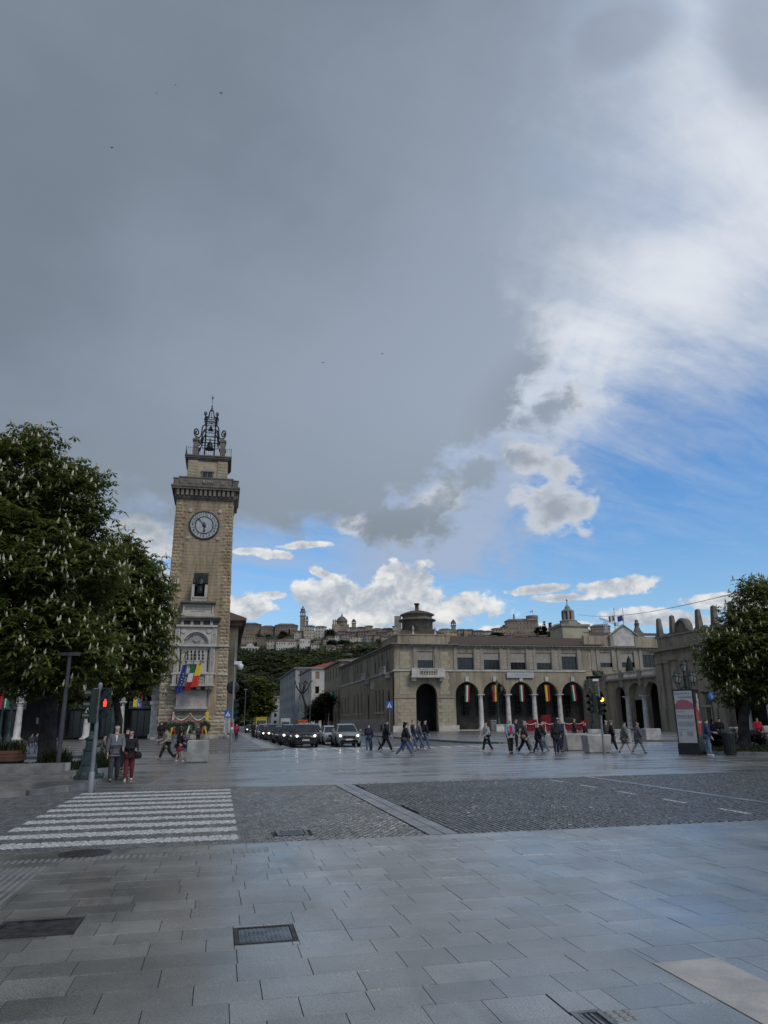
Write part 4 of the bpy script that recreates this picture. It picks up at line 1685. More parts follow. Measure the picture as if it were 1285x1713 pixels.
def fx(px, py=1150):
    return PY(px, py, YP).x


ZE, ZS = 14.3, 9.9
pal = thing('corner_palace', 'two storey beige corner palace with round roof turret and five flagged arches', 'palace', (28, YP, .12))
Mf = south(0, YP)
XP0, XP1, XP2 = 28., fx(759.5), fx(982)
# pavilion
c_door = (fx(695.8), fx(731.2))
cd, hd = sum(c_door) / 2, (c_door[1] - c_door[0]) / 2
zdt = PY(713, 1143, YP).z
wv = (fx(698.6, 1100), fx(724.7, 1100))
cw, hw_ = sum(wv) / 2, (wv[1] - wv[0]) / 2
zw0, zw1 = PY(712, 1118, YP).z, PY(712, 1089.5, YP).z
part('wall', pal, plaster, Mf, lambda mb: mb.wall(XP0, XP1, .1, ZS, [(cd, hd, .1, zdt - hd, 1)], .9, 0))
part('wall', pal, plaster, Mf, lambda mb: mb.wall(XP0 + .1, XP1, ZS, ZE - .2, [(cw, hw_, zw0, zw1, 0)], .6, 0))
part('passage', pal, porch_dk, Mf, lambda mb: (mb.box(cd - hd - 1, cd + hd + 1, 5, 5.2, .1, ZS - .2), mb.box(cd - hd - .4, cd - hd - .2, .92, 5, .1, ZS - .3), mb.box(cd + hd + .2, cd + hd + .4, .92, 5, .1, ZS - .3)))
window(pal, Mf, cw, hw_, zw0, zw1, 0, .3, blind=.52, bars=(3, 0))
def patch(mb, x0, x1, z0, z1, y=-.05):
    n = int((z1 - z0) / .62)
    for i in range(n):
        o_ = .0 if i % 2 else .22
        mb.box(x0 - o_ * .3, x1 + o_, y, 0, z0 + i * (z1 - z0) / n + .012, z0 + (i + 1) * (z1 - z0) / n - .012)


for a, c in ((669.5, 684), (737, 750)):
    part('quoin_patch', pal, cream, Mf, lambda mb: patch(mb, fx(a), fx(c), PY(a + 7, 1162, YP).z, ZS - .2))
    part('quoin_patch', pal, cream, Mf, lambda mb: patch(mb, fx(a, 1100), fx(c, 1100), ZS + .3, ZE - 1.3))
for a in (wv[0] - .75, wv[1] + .2):
    part('pilaster', pal, trim, Mf, lambda mb: mb.box(a, a + .55, -.14, 0, ZS + .2, ZE - .5))
part('string_course', pal, trim_p, Mf, lambda mb: (mb.box(XP0 - .15, XP1 - .0, -.18, 0, ZS - .12, ZS + .14), mb.box(XP1, XP2, -.12, 0, ZS - .12, ZS + .14)))
part('string_course', pal, trim, Mf, lambda mb: (mb.box(XP0 - .06, cd - hd - .01, -.1, 0, PY(677, 1167, YP).z - .1, PY(677, 1167, YP).z + .1), mb.box(cd + hd + .01, XP1, -.1, 0, PY(677, 1167, YP).z - .1, PY(677, 1167, YP).z + .1)))
part('plinth', pal, trim_p, Mf, lambda mb: (mb.box(XP0 - .3, cd - hd - .05, -.35, .1, .1, 1.05), mb.box(cd + hd + .05, XP1 + .6, -.35, .1, .1, 1.05)))
def lower_courses(mb, x0, x1, z0, z1):
    z, k = z0, 0
    while z < z1 - .2:
        x = x0 + (.5 if k % 2 else 0)
        while x < x1:
            xa, xb = max(x0, x), min(x1, x + 1.15)
            if xb - xa > .15:
                mb.box(xa + .012, xb - .012, -.045 - rnd.uniform(0, .02), 0, z + .012, min(z1, z + .52) - .012)
            x += 1.15
        z += .52
        k += 1


part('ashlar', pal, cream, Mf, lambda mb: (lower_courses(mb, XP0 + .5, cd - hd - .15, 1.06, 5.2), lower_courses(mb, cd + hd + .15, XP1 - .1, 1.06, 5.2)), kind='stuff')
bx0, bx1 = fx(686.5), fx(741.5)
zb0, zb1 = PY(714, 1133, YP).z, PY(714, 1119.5, YP).z
bal = part('balcony', pal, trim_p, Mf, lambda mb: (mb.box(bx0 - .1, bx1 + .1, -1.35, -.001, zb0 - .1, zb0 + .14), mb.box(bx0, bx0 + 1.3, -1.3, -.95, zb0 + .141, zb1 + .1), mb.box(bx1 - 1.3, bx1, -1.3, -.95, zb0 + .141, zb1 + .1),
          mb.box(bx0 + .2, bx0 + .5, -.94, -.19, zb0 + .141, zb1), mb.box(bx1 - .5, bx1 - .2, -.94, -.19, zb0 + .141, zb1),
          mb.box(bx0 + .1, bx0 + .8, -.95, -.11, zb0 - .6, zb0 - .101), mb.box(bx1 - .8, bx1 - .1, -.95, -.11, zb0 - .6, zb0 - .101)))
baluster_run(bal, Mf, bx0 + 1.31, bx1 - 1.31, -1.1, zb0 + .141, zb1 + .1, trim_p, .42)
# main range: five arches on columns, five windows
arx = [(762, 801), (808, 847), (853, 891), (896.5, 933), (939.6, 977)]
winx = [(765.2, 791.5), (809.3, 835.2), (854.1, 879.1), (897.6, 921.7), (939.6, 964.8)]
shade = (.28, .42, .57, .60, .22)
ops = [((fx(a) + fx(c)) / 2, (fx(c) - fx(a)) / 2, .1, PY((a + c) / 2, 1140.5, YP).z - (fx(c) - fx(a)) / 2, 1) for a, c in arx]
wops = []
for (a, c) in winx:
    x0, x1 = fx(a, 1105), fx(c, 1105)
    wops.append(((x0 + x1) / 2, (x1 - x0) / 2, PY((a + c) / 2, 1120.3, YP).z, PY((a + c) / 2, 1092, YP).z, 0))
zsp = ops[2][3]
part('wall', pal, plaster, Mf, lambda mb: mb.wall(XP1 + .002, XP2, zsp, ZS, [(o_[0], o_[1], zsp, o_[3], 1) for o_ in ops], .8, 0))
part('wall', pal, plaster, Mf, lambda mb: mb.wall(XP1 + .002, XP2 + 28, ZS, ZE - .2, wops + [(fx(a, 1110) + 1.3, 1.35, ZS + .7, ZS + 3.3, 0) for a in (1005, 1040.5, 1075.5)], .6, 0))
for o_, sh in zip(wops, shade):
    window(pal, Mf, *o_[:4], 0, .3, blind=sh, bars=(3, 1))
for a, sh in ((1005, .7), (1040.5, .65), (1075.5, .1)):
    window(pal, Mf, fx(a, 1110) + 1.3, 1.35, ZS + .7, ZS + 3.3, 0, .3, blind=sh, bars=(2, 0))
for i in range(4):
    xm = (ops[i][0] + ops[i][1] + ops[i + 1][0] - ops[i + 1][1]) / 2
    column(pal, Mf, xm, .4, .35, zsp + .02, .42, white_col)
part('end_pier', pal, plaster, Mf, lambda mb: (mb.box(ops[4][0] + ops[4][1] + .002, XP2, 0, .8, .1, zsp), mb.box(XP1 + .003, ops[0][0] - ops[0][1] - .001, 0, .8, .1, zsp)))
for o_ in ops:
    part('keystone', pal, trim_p, Mf, lambda mb: mb.box(o_[0] - .3, o_[0] + .3, -.22, 0, o_[3] + o_[1] + .05, o_[3] + o_[1] + .85))
for i, o_ in enumerate(wops):
    for sg in (-1, 1):
        part('pilaster', pal, trim, Mf, lambda mb: mb.box(o_[0] + sg * (o_[1] + .1 + .28) - .28, o_[0] + sg * (o_[1] + .1 + .28) + .28, -.16, 0, ZS + .15, ZE - .5))
    if i < 4:
        xm = (o_[0] + wops[i + 1][0]) / 2
        def strp(mb):
            for k in range(6):
                z = ZS + .25 + k * .56
                mb.box(xm - .42 + (k % 2) * .06, xm + .42 - (k % 2) * .06, -.09, 0, z + .02, z + .54)
        part('quoin_patch', pal, cream, Mf, strp)
for a in (990, 1025, 1062):
    for e in (a, a + 9):
        part('pilaster', pal, trim, Mf, lambda mb: mb.box(fx(e, 1110) - .1, fx(e, 1110) + .5, -.14, 0, ZS + .15, ZE - .5))
part('quoin_patch', pal, cream, Mf, lambda mb: patch(mb, fx(985.5, 1110), fx(995, 1110), ZS + .3, ZE - 1.2))
sg_ = part('sign_board', pal, mat('sign_board_pale', (.42, .43, .45), .6, .05, 2), Mf, lambda mb: mb.box(fx(847, 1129), fx(892, 1129), -.3, -.2, PY(870, 1134, YP).z, PY(870, 1125, YP).z))
text('lettering', 'C UDEOART', .62, (fx(870, 1129), YP - .305, PY(870, 1129.6, YP).z), FACE_S, mat('faint_letters', (.27, .28, .31), .7), sg_, .003)
# portico interior
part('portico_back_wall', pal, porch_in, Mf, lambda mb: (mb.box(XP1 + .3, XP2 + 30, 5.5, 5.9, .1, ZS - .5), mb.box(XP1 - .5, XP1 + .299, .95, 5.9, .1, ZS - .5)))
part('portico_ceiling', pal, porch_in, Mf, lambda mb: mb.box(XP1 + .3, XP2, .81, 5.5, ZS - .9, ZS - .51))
for i, o_ in enumerate(ops):
    window(pal, south(0, YP + 5.2), o_[0] - .9, .65, 2.6, 6., 0, .0, bars=(1, 3))
    window(pal, south(0, YP + 5.2), o_[0] + 1.3, .65, 2.6, 6., 0, .0, bars=(1, 3))
part('rear_wall', pal, plaster, Mf, lambda mb: mb.box(XP2 + 3.4, XP2 + 28, .0, .6, .1, ZS - .001))
part('portico_step', pal, plinth_m, Mf, lambda mb: mb.box(XP1 + .6, XP2, -.3, 5.4, .1, .30))
eaves(pal, Mf, XP0 - .1, XP1 + .1, ZE, .75, trim, trim, .6)
eaves(pal, Mf, XP1 + .9, XP2 + 28, ZE - .1, .6, trim, trim, .6)
tile_roof(pal, [(XP1 - .4, YP - .65, ZE + .0), (XP2 + 4, YP - .65, ZE), (XP2 + 4, YP + 6, ZE + 2.0), (XP1 - .4, YP + 6, ZE + 2.0)], tile_m, 70)
tile_roof(pal, [(XP2 + 4.01, YP + 1.5, ZE + 2.1), (XP2 + 28, YP + 1.5, ZE + 2.1), (XP2 + 28, YP + 8, ZE + 3.4), (XP2 + 4.01, YP + 8, ZE + 3.4)], tile_m, 50)
ax0 = fx(979, 1070)
part('attic', pal, plaster, Mf, lambda mb: mb.box(ax0, XP2 + 28, .5, 1.3, ZE + .002, ZE + 1.9))
def ped_(mb):
    c = fx(1044.7, 1070)
    mb.prism([(c - 2.3, ZE + .1), (c + 2.3, ZE + .1), (c + 2.3, ZE + 2.0), (c, ZE + 3.6), (c - 2.3, ZE + 2.0)], .2, .499)
part('pediment', pal, trim_p, Mf, ped_)
def ped2(mb):
    c = fx(1044.7, 1070)
    for sg2 in (-1, 1):
        mb.tube([(c + sg2 * 2.9, .1, ZE + 1.9), (c, .1, ZE + 3.85)], .22, 4, smooth=False)
        mb.box(c + sg2 * 2.45 - .35, c + sg2 * 2.45 + .35, .05, .48, ZE + .002, ZE + 1.9)
part('pediment_moulding', pal, trim, Mf, ped2)
def pinn(mb):
    p = PY(1068, 1062, YP + 2)
    mb.cbox((p.x, 2.2, ZE + 1.9), 1.7, 1.7, 1.0, taper=.8)
    mb.lathe([(.8, 0), (.6, .4), (.4, .9), (.42, 1.4), (.55, 1.5), (.3, 1.7), (.34, 2.1), (0, 2.4)], (p.x, 2.2, ZE + 2.9), 10)
part('pinnacle', pal, st_grey, Mf, pinn)
# side facade along the street
Ms = west(28., 176.)
LS = 56.
side_ar = [(LS - 4.2, 1.0), (LS - 8.6, .62), (LS - 11.6, .62), (LS - 14.6, .62), (LS - 22, .95), (LS - 29, .62), (LS - 33, .62), (LS - 37, .62), (LS - 45, .62), (LS - 49, .62), (LS - 53, .62)]
part('side_wall', pal, plaster, Ms, lambda mb: mb.wall(0, LS - .001, .1, ZS - .1, [(s_, h_, 3.4 if h_ < .9 else .1, 6.6 if h_ < .9 else 5.9, 1) for s_, h_ in side_ar], .5, 0))
for s_, h_ in side_ar:
    window(pal, Ms, s_, h_, 3.4 if h_ < .9 else .1, 6.6 if h_ < .9 else 5.9, 1, .25, bars=(1, 3))
    part('sill', pal, trim_p, Ms, lambda mb: mb.box(s_ - h_ - .2, s_ + h_ + .2, -.2, -.001, 3.1, 3.38)) if h_ < .9 else None
side_up = [(LS - 4.2, .75), (LS - 8.6, .75), (LS - 11.6, .75), (LS - 14.6, .75), (LS - 22, .75), (LS - 29, .75), (LS - 33, .75), (LS - 37, .75), (LS - 45, .75), (LS - 49, .75), (LS - 53, .75)]
part('side_wall', pal, plaster, Ms, lambda mb: mb.wall(0, LS - .1, ZS - .1, ZE - .2, [(s_, h_, ZS + .5, ZE - 1.2, 0) for s_, h_ in side_up], .5, 0))
for i, (s_, h_) in enumerate(side_up):
    window(pal, Ms, s_, h_, ZS + .5, ZE - 1.2, 0, .25, blind=(.45, 0, 0, .3)[i % 4], bars=(1, 0))
    for e in (s_ - h_ - .6, s_ + h_ + .12):
        part('pilaster', pal, trim, Ms, lambda mb: mb.box(e, e + .48, -.13, 0, ZS + .2, ZE - .5))
part('side_string_course', pal, trim_p, Ms, lambda mb: mb.box(0, LS + .1, -.16, 0, ZS - .22, ZS + .05))
for s_, w_ in ((LS - 4.2, 2.0), (LS - 22, 1.5)):
    bl = part('balcony', pal, trim_p, Ms, lambda mb: (mb.box(s_ - w_, s_ + w_, -1.2, -.165, ZS - .45, ZS - .23), mb.box(s_ - w_, s_ - w_ + .5, -1.15, -.9, ZS - .229, ZS + .85), mb.box(s_ + w_ - .5, s_ + w_, -1.15, -.9, ZS - .229, ZS + .85),
              mb.box(s_ - w_ + .2, s_ - w_ + .7, -.9, -.1, ZS - 1.1, ZS - .451), mb.box(s_ + w_ - .7, s_ + w_ - .2, -.9, -.1, ZS - 1.1, ZS - .451)))
    baluster_run(bl, Ms, s_ - w_ + .51, s_ + w_ - .51, -1.0, ZS - .229, ZS + .85, trim_p, .4)
part('plaque', pal, trim_p, Ms, lambda mb: mb.box(LS - 19.2, LS - 16.6, -.1, 0, 7.6, 8.9))
eaves(pal, Ms, 0, LS + .3, ZE, .75, trim, trim, .6)
part('side_plinth', pal, plinth_m, Ms, lambda mb: mb.box(0, LS - 5.3, -.2, 0, .1, 2.2))
part('roof_deck', pal, tile_m, None, lambda mb: (mb.box(28.4, XP1 + 4, YP + 1.2, 176, ZE - .6, ZE - .2), mb.box(XP1 + 4.1, XP2 + 27, YP + 8.01, YP + 20, ZE - .6, ZE + 1.9)))
tile_roof(pal, [(28.0, 176, ZE + .02), (28.0, YP + 13, ZE + .02), (36, YP + 13, ZE + 2.2), (36, 176, ZE + 2.2)], tile_m, 60)
# attic and turret on the corner
part('attic', pal, plaster, Mf, lambda mb: (mb.box(XP0 + .9, XP1 - .2, .8, 1.3, ZE + .002, ZE + 1.55), mb.box(XP0 + .9, XP0 + 1.4, 1.301, 13, ZE + .002, ZE + 1.55), mb.box(XP0 + .8, XP1 - .1, .7, 1.4, ZE + 1.551, ZE + 1.75), mb.box(XP0 + .8, XP0 + 1.5, 1.401, 13.1, ZE + 1.551, ZE + 1.75)))
Ytu = YP + 6.5
tc_ = PY(698, 1040, Ytu)
xt = tc_.x
rt = PY(724, 1045, Ytu).x - xt
def tu(py):
    return PY(698, py, Ytu).z
tile_roof(pal, [(XP0 + 1.2, YP + 1.3, ZE + 1.75), (XP1 - .4, YP + 1.3, ZE + 1.75), (xt + rt, Ytu, tu(1052)), (xt - rt, Ytu, tu(1052))], tile_m, 24)
part('turret', pal, st_grey, None, lambda mb: mb.lathe([(rt * .96, ZE), (rt * .96, tu(1041)), (rt * 1.08, tu(1040)), (rt * 1.16, tu(1039)), (rt * 1.16, tu(1037.8)), (rt * 1.0, tu(1036.3)), (rt * .92, tu(1036)), (rt * .92, tu(1031)), (rt * 1.06, tu(1030)), (rt * 1.06, tu(1029))], (xt, Ytu, 0), 36))
part('turret_roof', pal, tile_m, None, lambda mb: mb.lathe([(rt * 1.08, tu(1029)), (rt * .75, tu(1025)), (rt * .4, tu(1022.5)), (.5, tu(1021.5)), (.35, tu(1021)), (.34, tu(1012)), (.5, tu(1011.5)), (.5, tu(1009.5)), (.0, tu(1009))], (xt, Ytu, 0), 36))
for px_ in (691, 728):
    p = PY(px_, 1056, YP + 1)
    part('roof_finial', pal, trim_p, None, lambda mb: mb.lathe([(.3, 0), (.12, .3), (.1, .7), (.25, .9), (.1, 1.2), (0, 1.6)], (p.x, YP + 1.0, ZE + 1.75), 8))

# hanging flags under the arches
PAIRS = [([green_c, white_c, red], 'green, white and red'), ([red, yellow], 'red and yellow'), ([green_c, white_c, red], 'green, white and red'), ([yellow, red], 'yellow and red'), ([green_c, white_c, red], 'green, white and red')]
ORD = ('first arch from the left, beside the palace corner', 'second arch, behind the left street lamp', 'third arch, below the sign board', 'fourth arch from the left', 'fifth arch, rightmost of the palace front')
for i, (o_, (ms, nm)) in enumerate(zip(ops, PAIRS)):
    zt_ = o_[3] + o_[1] - .1
    t = thing('banner', f'{nm} banner in the {ORD[i]}', 'banner', (o_[0], YP + .4, zt_ - 2), 'banners hanging in the palace arches')
    c_ = cloth('banner_cloth', .80, 2.7, ms, Matrix.Translation((o_[0] + .1, YP + .15, zt_ - .45)), t, 1.6, .07, 12, 8, 0, .03 * (i - 2), i)
    mb = MB()
    mb.tube([(o_[0] - .5, YP + .15, zt_ - .42), (o_[0] + .7, YP + .15, zt_ - .42)], .025, 5)
    mb.tube([(o_[0], YP + .15, zt_ - .42), (o_[0], YP + .15, zt_ + .2)], .012, 4)
    mb.build('rod', dark_metal, t)

# ------------------------------------------------------------------ terrace arcade and pavilion on the right
XT = 62.6
ter = thing('terrace_arcade', 'low beige arcade with balustraded terrace joining the palace and the obelisk pavilion', 'arcade', (XT, 110, .12))


def wy(px):
    """distance along y where the wall plane x = XT stands behind this column of the photograph"""
    d = ray(px, 1180)
    return XT * d[1] / d[0]


Mt = west(XT, 120.)
sa = [(120 - wy(a), 120 - wy(c)) for a, c in ((1032, 1048.5), (1055.5, 1077.6), (1083, 1106))]
zts = PX(1060, 1164, XT).z
zbt = PX(1060, 1136, XT).z
zbb = PX(1060, 1124.5, XT).z
s_end = 120 - wy(1112)
s_mid = 120 - wy(1018)
aops = [((p + q_) / 2, (q_ - p) / 2, .1, zts, 1) for p, q_ in sa]
part('wall', ter, plaster, Mt, lambda mb: mb.wall(s_mid, s_end, .1, zbt, aops, .8, 0))
part('wall', ter, plaster, Mt, lambda mb: mb.wall(0, s_mid - .002, .1, zbt + .5, [(s_mid * .62, 1.35, .1, zts - .2, 1)], .8, 0))
for p, q_ in zip(sa[:-1], sa[1:]):
    column(ter, Mt, (p[1] + q_[0]) / 2, -.1, .3, zts, .42, white_col)
part('archivolt', ter, trim, Mt, lambda mb: [mb.tube([(o_[0] - (o_[1] + .2) * math.cos(math.pi * k / 10), -.04, o_[3] + (o_[1] + .2) * math.sin(math.pi * k / 10)) for k in range(11)], .16, 4) for o_ in aops])
part('lunette', ter, trim, Mt, lambda mb: mb.box(aops[1][0] - aops[1][1] - .1, aops[1][0] + aops[1][1] + .1, .81, 1.0, zts - .6, zbt))
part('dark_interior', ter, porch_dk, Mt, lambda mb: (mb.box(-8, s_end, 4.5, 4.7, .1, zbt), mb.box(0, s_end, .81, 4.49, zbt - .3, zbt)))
part('terrace_edge', ter, trim, Mt, lambda mb: (mb.box(0, s_mid - .01, -.25, .9, zbt + .501, zbt + .75), mb.box(s_mid, s_end, -.5, .9, zbt, zbt + .24)))
bsp = [s_mid + (s_end - s_mid) * k / 3 for k in range(4)]
for k in range(3):
    baluster_run(ter, Mt, bsp[k] + .5, bsp[k + 1] - .5, -.1, zbt + .241, zbb + .2, trim_p, .36)
for k in range(4):
    part('terrace_pier', ter, trim, Mt, lambda mb: mb.box(bsp[k] - .48, bsp[k] + .48, -.4, .4, zbt + .241, zbb + .3))
part('bracket', ter, trim, Mt, lambda mb: [mb.box(s_ - .25, s_ + .25, -.45, 0, zbt - 1.1, zbt - .001) for s_ in bsp])
def conif(mb):
    p = PX(1053, 1115, XT + 1.5)
    mb.lathe([(.7, 0), (.75, .3), (.55, 1.6), (.3, 2.7), (0, 3.3)], (p.x, p.y, zbb - .4), 8)
mb = MB(); conif(mb)
mb.build('clipped_cypress', mat('dark_evergreen', (.018, .026, .016), .9, .3, 4, bump=.8, bscale=12), None, 'small dark pointed cypress in a pot on the terrace behind the balustrade', 'shrub')
# pavilion with obelisks
XV = XT - 1.1
_d = ray(1107, 1180)
YV0 = XV * _d[1] / _d[0]
pav = thing('obelisk_pavilion', 'beige stone pavilion topped by obelisks, half hidden by the right chestnut', 'pavilion', (XV, 90, .12))
Mv = west(XV, YV0)
zcn = PX(1092, 1090, XV).z
LV = 46.
def vs(px, row=1150):
    d = ray(px, row)
    return YV0 - XV * d[1] / d[0]
stone_v = mat('pavilion_stone', (.31, .265, .205), .9, .14, .5, col2=(.225, .195, .15), bump=.25, bscale=10, fine=.18, streak=.26)
s_p = vs(1213)
part('wall', pav, stone_v, Mv, lambda mb: mb.wall(0, s_p, .1, zcn - 1.6, [(vs(1142), 1.2, .1, 5.2, 0), (vs(1186), 1.1, .1, 5.0, 0)], 1.0, 0))
part('end_wall', pav, stone_v, None, lambda mb: mb.box(XV + .001, XV + 8, YV0, YV0 + .6, .1, zcn - 1.6))
part('niche_back', pav, porch_in, Mv, lambda mb: mb.box(.5, s_p, .6, .99, .1, 6) if False else (mb.box(vs(1142) - 1.2, vs(1142) + 1.2, .5, .7, .1, 5.2), mb.box(vs(1186) - 1.1, vs(1186) + 1.1, .5, .7, .1, 5.0)))
part('entablature', pav, stone_v, Mv, lambda mb: (mb.box(-.2, LV, -.25, 1.0, zcn - 1.6, zcn - .9), mb.box(-.1, LV, -.15, 1.0, zcn - .899, zcn - .25), mb.box(-.8, LV, -.85, 1.0, zcn - .249, zcn), mb.box(-.5, LV, -.5, 1.0, zcn + .001, zcn + .22)))
part('attic', pav, stone_v, Mv, lambda mb: (mb.box(.3, LV, .2, 1.0, zcn + .221, zcn + 1.7), mb.box(.1, LV, 0, 1.1, zcn + 1.701, zcn + 1.95)))
for px_ in (1110, 1122, 1150, 1163, 1196, 1208):
    s_ = vs(px_)
    part('pilaster', pav, stone_v, Mv, lambda mb: (mb.box(s_ - .55, s_ + .55, -.34, 0, .1, zcn - 1.9), mb.box(s_ - .7, s_ + .7, -.46, 0, zcn - 1.899, zcn - 1.601), mb.box(s_ - .75, s_ + .75, -.48, 0, .1, 3.0)))
for px_, w_ in ((1127, 1.0), (1190, 1.)):
    s_ = vs(px_)
    part('cream_panel', pav, cream, Mv, lambda mb: mb.box(s_ - w_, s_ + w_, -.06, 0, 5.6, zcn - 2.6))
part('string_course', pav, trim, Mv, lambda mb: mb.box(.76, s_p, -.14, 0, 3.1, 3.4))
for px_ in (1098.5, 1121, 1165.5, 1192.5, 1222, 1246):
    s_ = vs(px_, 1056)
    h_ = 2.3
    def ob(mb):
        mb.cbox((s_, .5, zcn + 1.951), 1.15, .9, .25)
        mb.cbox((s_, .5, zcn + 2.201), .86, .72, h_, taper=.62)
        mb.cbox((s_, .5, zcn + 2.201 + h_), .53, .45, .16, taper=.3)
    part('obelisk', pav, st_grey, Mv, ob)
def scroll(mb):
    s_ = vs(1137, 1062)
    pts = [(s_ - 2.2, zcn + 1.95), (s_ + 2.6, zcn + 1.95)]
    for k in range(9):
        a = math.pi * k / 8
        pts.append((s_ + .4 + 1.5 * math.cos(a), zcn + 2.2 + 1.7 * math.sin(a)))
    mb.prism(pts, .1, .9)
    mb.tube([(s_ + .4 + 1.3 * math.cos(math.pi * k / 8), .05, zcn + 2.2 + 1.4 * math.sin(math.pi * k / 8)) for k in range(9)], .2, 6)
    mb.lathe([(.7, 0), (.5, .2), (0, .3)], (0, 0, 0), 10) if False else None
part('scrolled_crest', pav, st_grey, Mv, scroll)
# portico of white columns under the tree
for k in range(7):
    s_ = vs(1240) + k * 4.2
    column(pav, Mv, s_, .3, .3, zcn - 3.6, .5, white_col)
part('portico_beam', pav, stone_v, Mv, lambda mb: mb.box(s_p + .002, LV, -.1, 1.0, zcn - 3.6, zcn - 1.601))
part('portico_back', pav, porch_dk, Mv, lambda mb: mb.box(0, LV, 5, 5.3, .1, zcn - 1.6))
part('roof', pav, tile_m, Mv, lambda mb: mb.box(.5, LV, 1.101, 8, zcn + .3, zcn + .8))

# ------------------------------------------------------------------ arcade behind the left tree
YA = 91.
arc = thing('bank_arcade', 'grey plastered arcade on white columns behind the left chestnut and lamp posts', 'arcade', (-25, YA, .1))
Ma = south(0, YA)


def axx(px, py=1200):
    return PY(px, py, YA).x


plaster_l = mat('grey_plaster', (.30, .285, .265), .9, .1, .4, fine=.12)
xp = axx(257)
bay = (xp - axx(201)) * .985
cols = [xp - bay * k for k in range(1, 10)]
zca = PY(204, 1173, YA).z
xr = axx(266)
aop = [(xp - .45 - bay / 2 + .25 - bay * k, bay / 2 - .42, zca, zca + .02, 1) for k in range(9)]
aop = [(xp - bay * (k + .5), bay / 2 - .34, zca, zca + .02, 1) for k in range(9)]
part('wall', arc, plaster_l, Ma, lambda mb: mb.wall(xp - bay * 9.2, xr, zca, 11.5, aop, .7, 0))
part('end_pier', arc, white_col, Ma, lambda mb: (mb.box(xp - .34, xr - .2, 0, .7, .1, zca - .4), mb.box(xp - .5, xr - .15, -.12, .72, zca - .399, zca - .001), mb.box(xp - .5, xr - .15, -.15, .72, .1, .6)))
for x in cols:
    column(arc, Ma, x, .35, .25, zca, .38, white_col)
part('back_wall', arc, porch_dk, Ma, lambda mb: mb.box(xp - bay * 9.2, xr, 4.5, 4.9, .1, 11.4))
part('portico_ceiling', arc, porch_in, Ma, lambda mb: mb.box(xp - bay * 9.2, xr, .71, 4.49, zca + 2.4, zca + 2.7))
part('cornice', arc, trim, Ma, lambda mb: mb.box(xp - bay * 9.2, xr, -.5, 1, 11.5, 12))
part('roof', arc, tile_m, Ma, lambda mb: mb.box(xp - bay * 9.2, xr - .1, .2, 14, 12.001, 12.4))
signw = mat('sign_white', (.42, .42, .41), .6, .05, 2)
for k in (0, 1, 2, 4, 5):
    x = xp - bay * (k + .5)
    s2 = part('sign_band', arc, signw, Ma, lambda mb: mb.box(x - 1.5, x + 1.5, 4.3, 4.49, 3.55, 4.45))
    text('lettering', 'banca \u25a0 credito' if k != 1 else 'banca', .42, (x, YA + 4.29, 4.0), FACE_S, MATS['letter_dark'], s2, .004)
    window(arc, south(0, YA + 4.2), x, 1.2, .3, 3.4, 0, .2, bars=(2, 0), kind='shop_door')
part('notice', arc, signw, Ma, lambda mb: mb.box(axx(46), axx(50), 4.4, 4.49, 1.9, 2.6))
LF = [(0, [yellow, red], 'yellow and red banner in the arch right next to the tower'), (2, [red, yellow], 'red and yellow banner with a dark emblem in the arch behind the traffic light'), (4, [red, white_c, green_c], 'red, white and green banner in the arch left of the chestnut trunk')]
for k, ms, lb in LF:
    x = xp - bay * (k + .5) + (.3 if k == 4 else 0)
    t = thing('banner', lb, 'banner', (x, YA - .1, zca), 'banners hanging in the bank arcade')
    cloth('banner_cloth', .98, 2.0, ms, Matrix.Translation((x, YA - .1, zca + 1.35)), t, 1.2, .06, 12, 6, 0, -.04, k + 20)
    mb = MB()
    mb.tube([(x - .55, YA - .1, zca + 1.38), (x + .55, YA - .1, zca + 1.38)], .025, 5)
    mb.tube([(x, YA - .1, zca + 1.38), (x, YA - .1, zca + 1.75)], .02, 5)
    mb.build('rod', dark_metal, t)


# ------------------------------------------------------------------ hill and the upper town
HA0, HA1 = R(-40), R(62)


def sst(x, a, c):
    t = max(0., min(1., (x - a) / (c - a)))
    return t * t * (3 - 2 * t)


def hill_h(d, a):
    return 122 * sst(d, 430, 1080) * (1 - .5 * sst(a, R(25.5), R(30))) * (1 + .03 * math.sin(a * 9)) + 2.5 * math.sin(d * .05 + a * 30) * sst(d, 480, 600) - .5


hill_m = mat('hill_grass', (.036, .048, .02), .95, .3, .012, col2=(.022, .03, .014), fine=.3, bscale=.2)
mb = MB()
NA, ND = 90, 60
vs_ = []
for j in range(ND + 1):
    d = 380 + (2300 - 380) * (j / ND) ** 1.7
    for i in range(NA + 1):
        a = HA0 + (HA1 - HA0) * i / NA
        vs_.append((d * math.sin(a), d * math.cos(a), hill_h(d, a) * (1 if d < 1400 else max(.2, 1 - (d - 1400) / 1500))))
mb.add(vs_, [(j * (NA + 1) + i, j * (NA + 1) + i + 1, (j + 1) * (NA + 1) + i + 1, (j + 1) * (NA + 1) + i) for j in range(ND) for i in range(NA)], 0, True)
mb.build('hill', hill_m, kind='structure')


def hill_hit(px, py):
    d = ray(px, py)
    n = math.hypot(d[0], d[1])
    a = math.atan2(d[0], d[1])
    for k in range(380, 1600, 4):
        if H + d[2] / n * k < hill_h(k, a):
            return k, a
    return 960, a


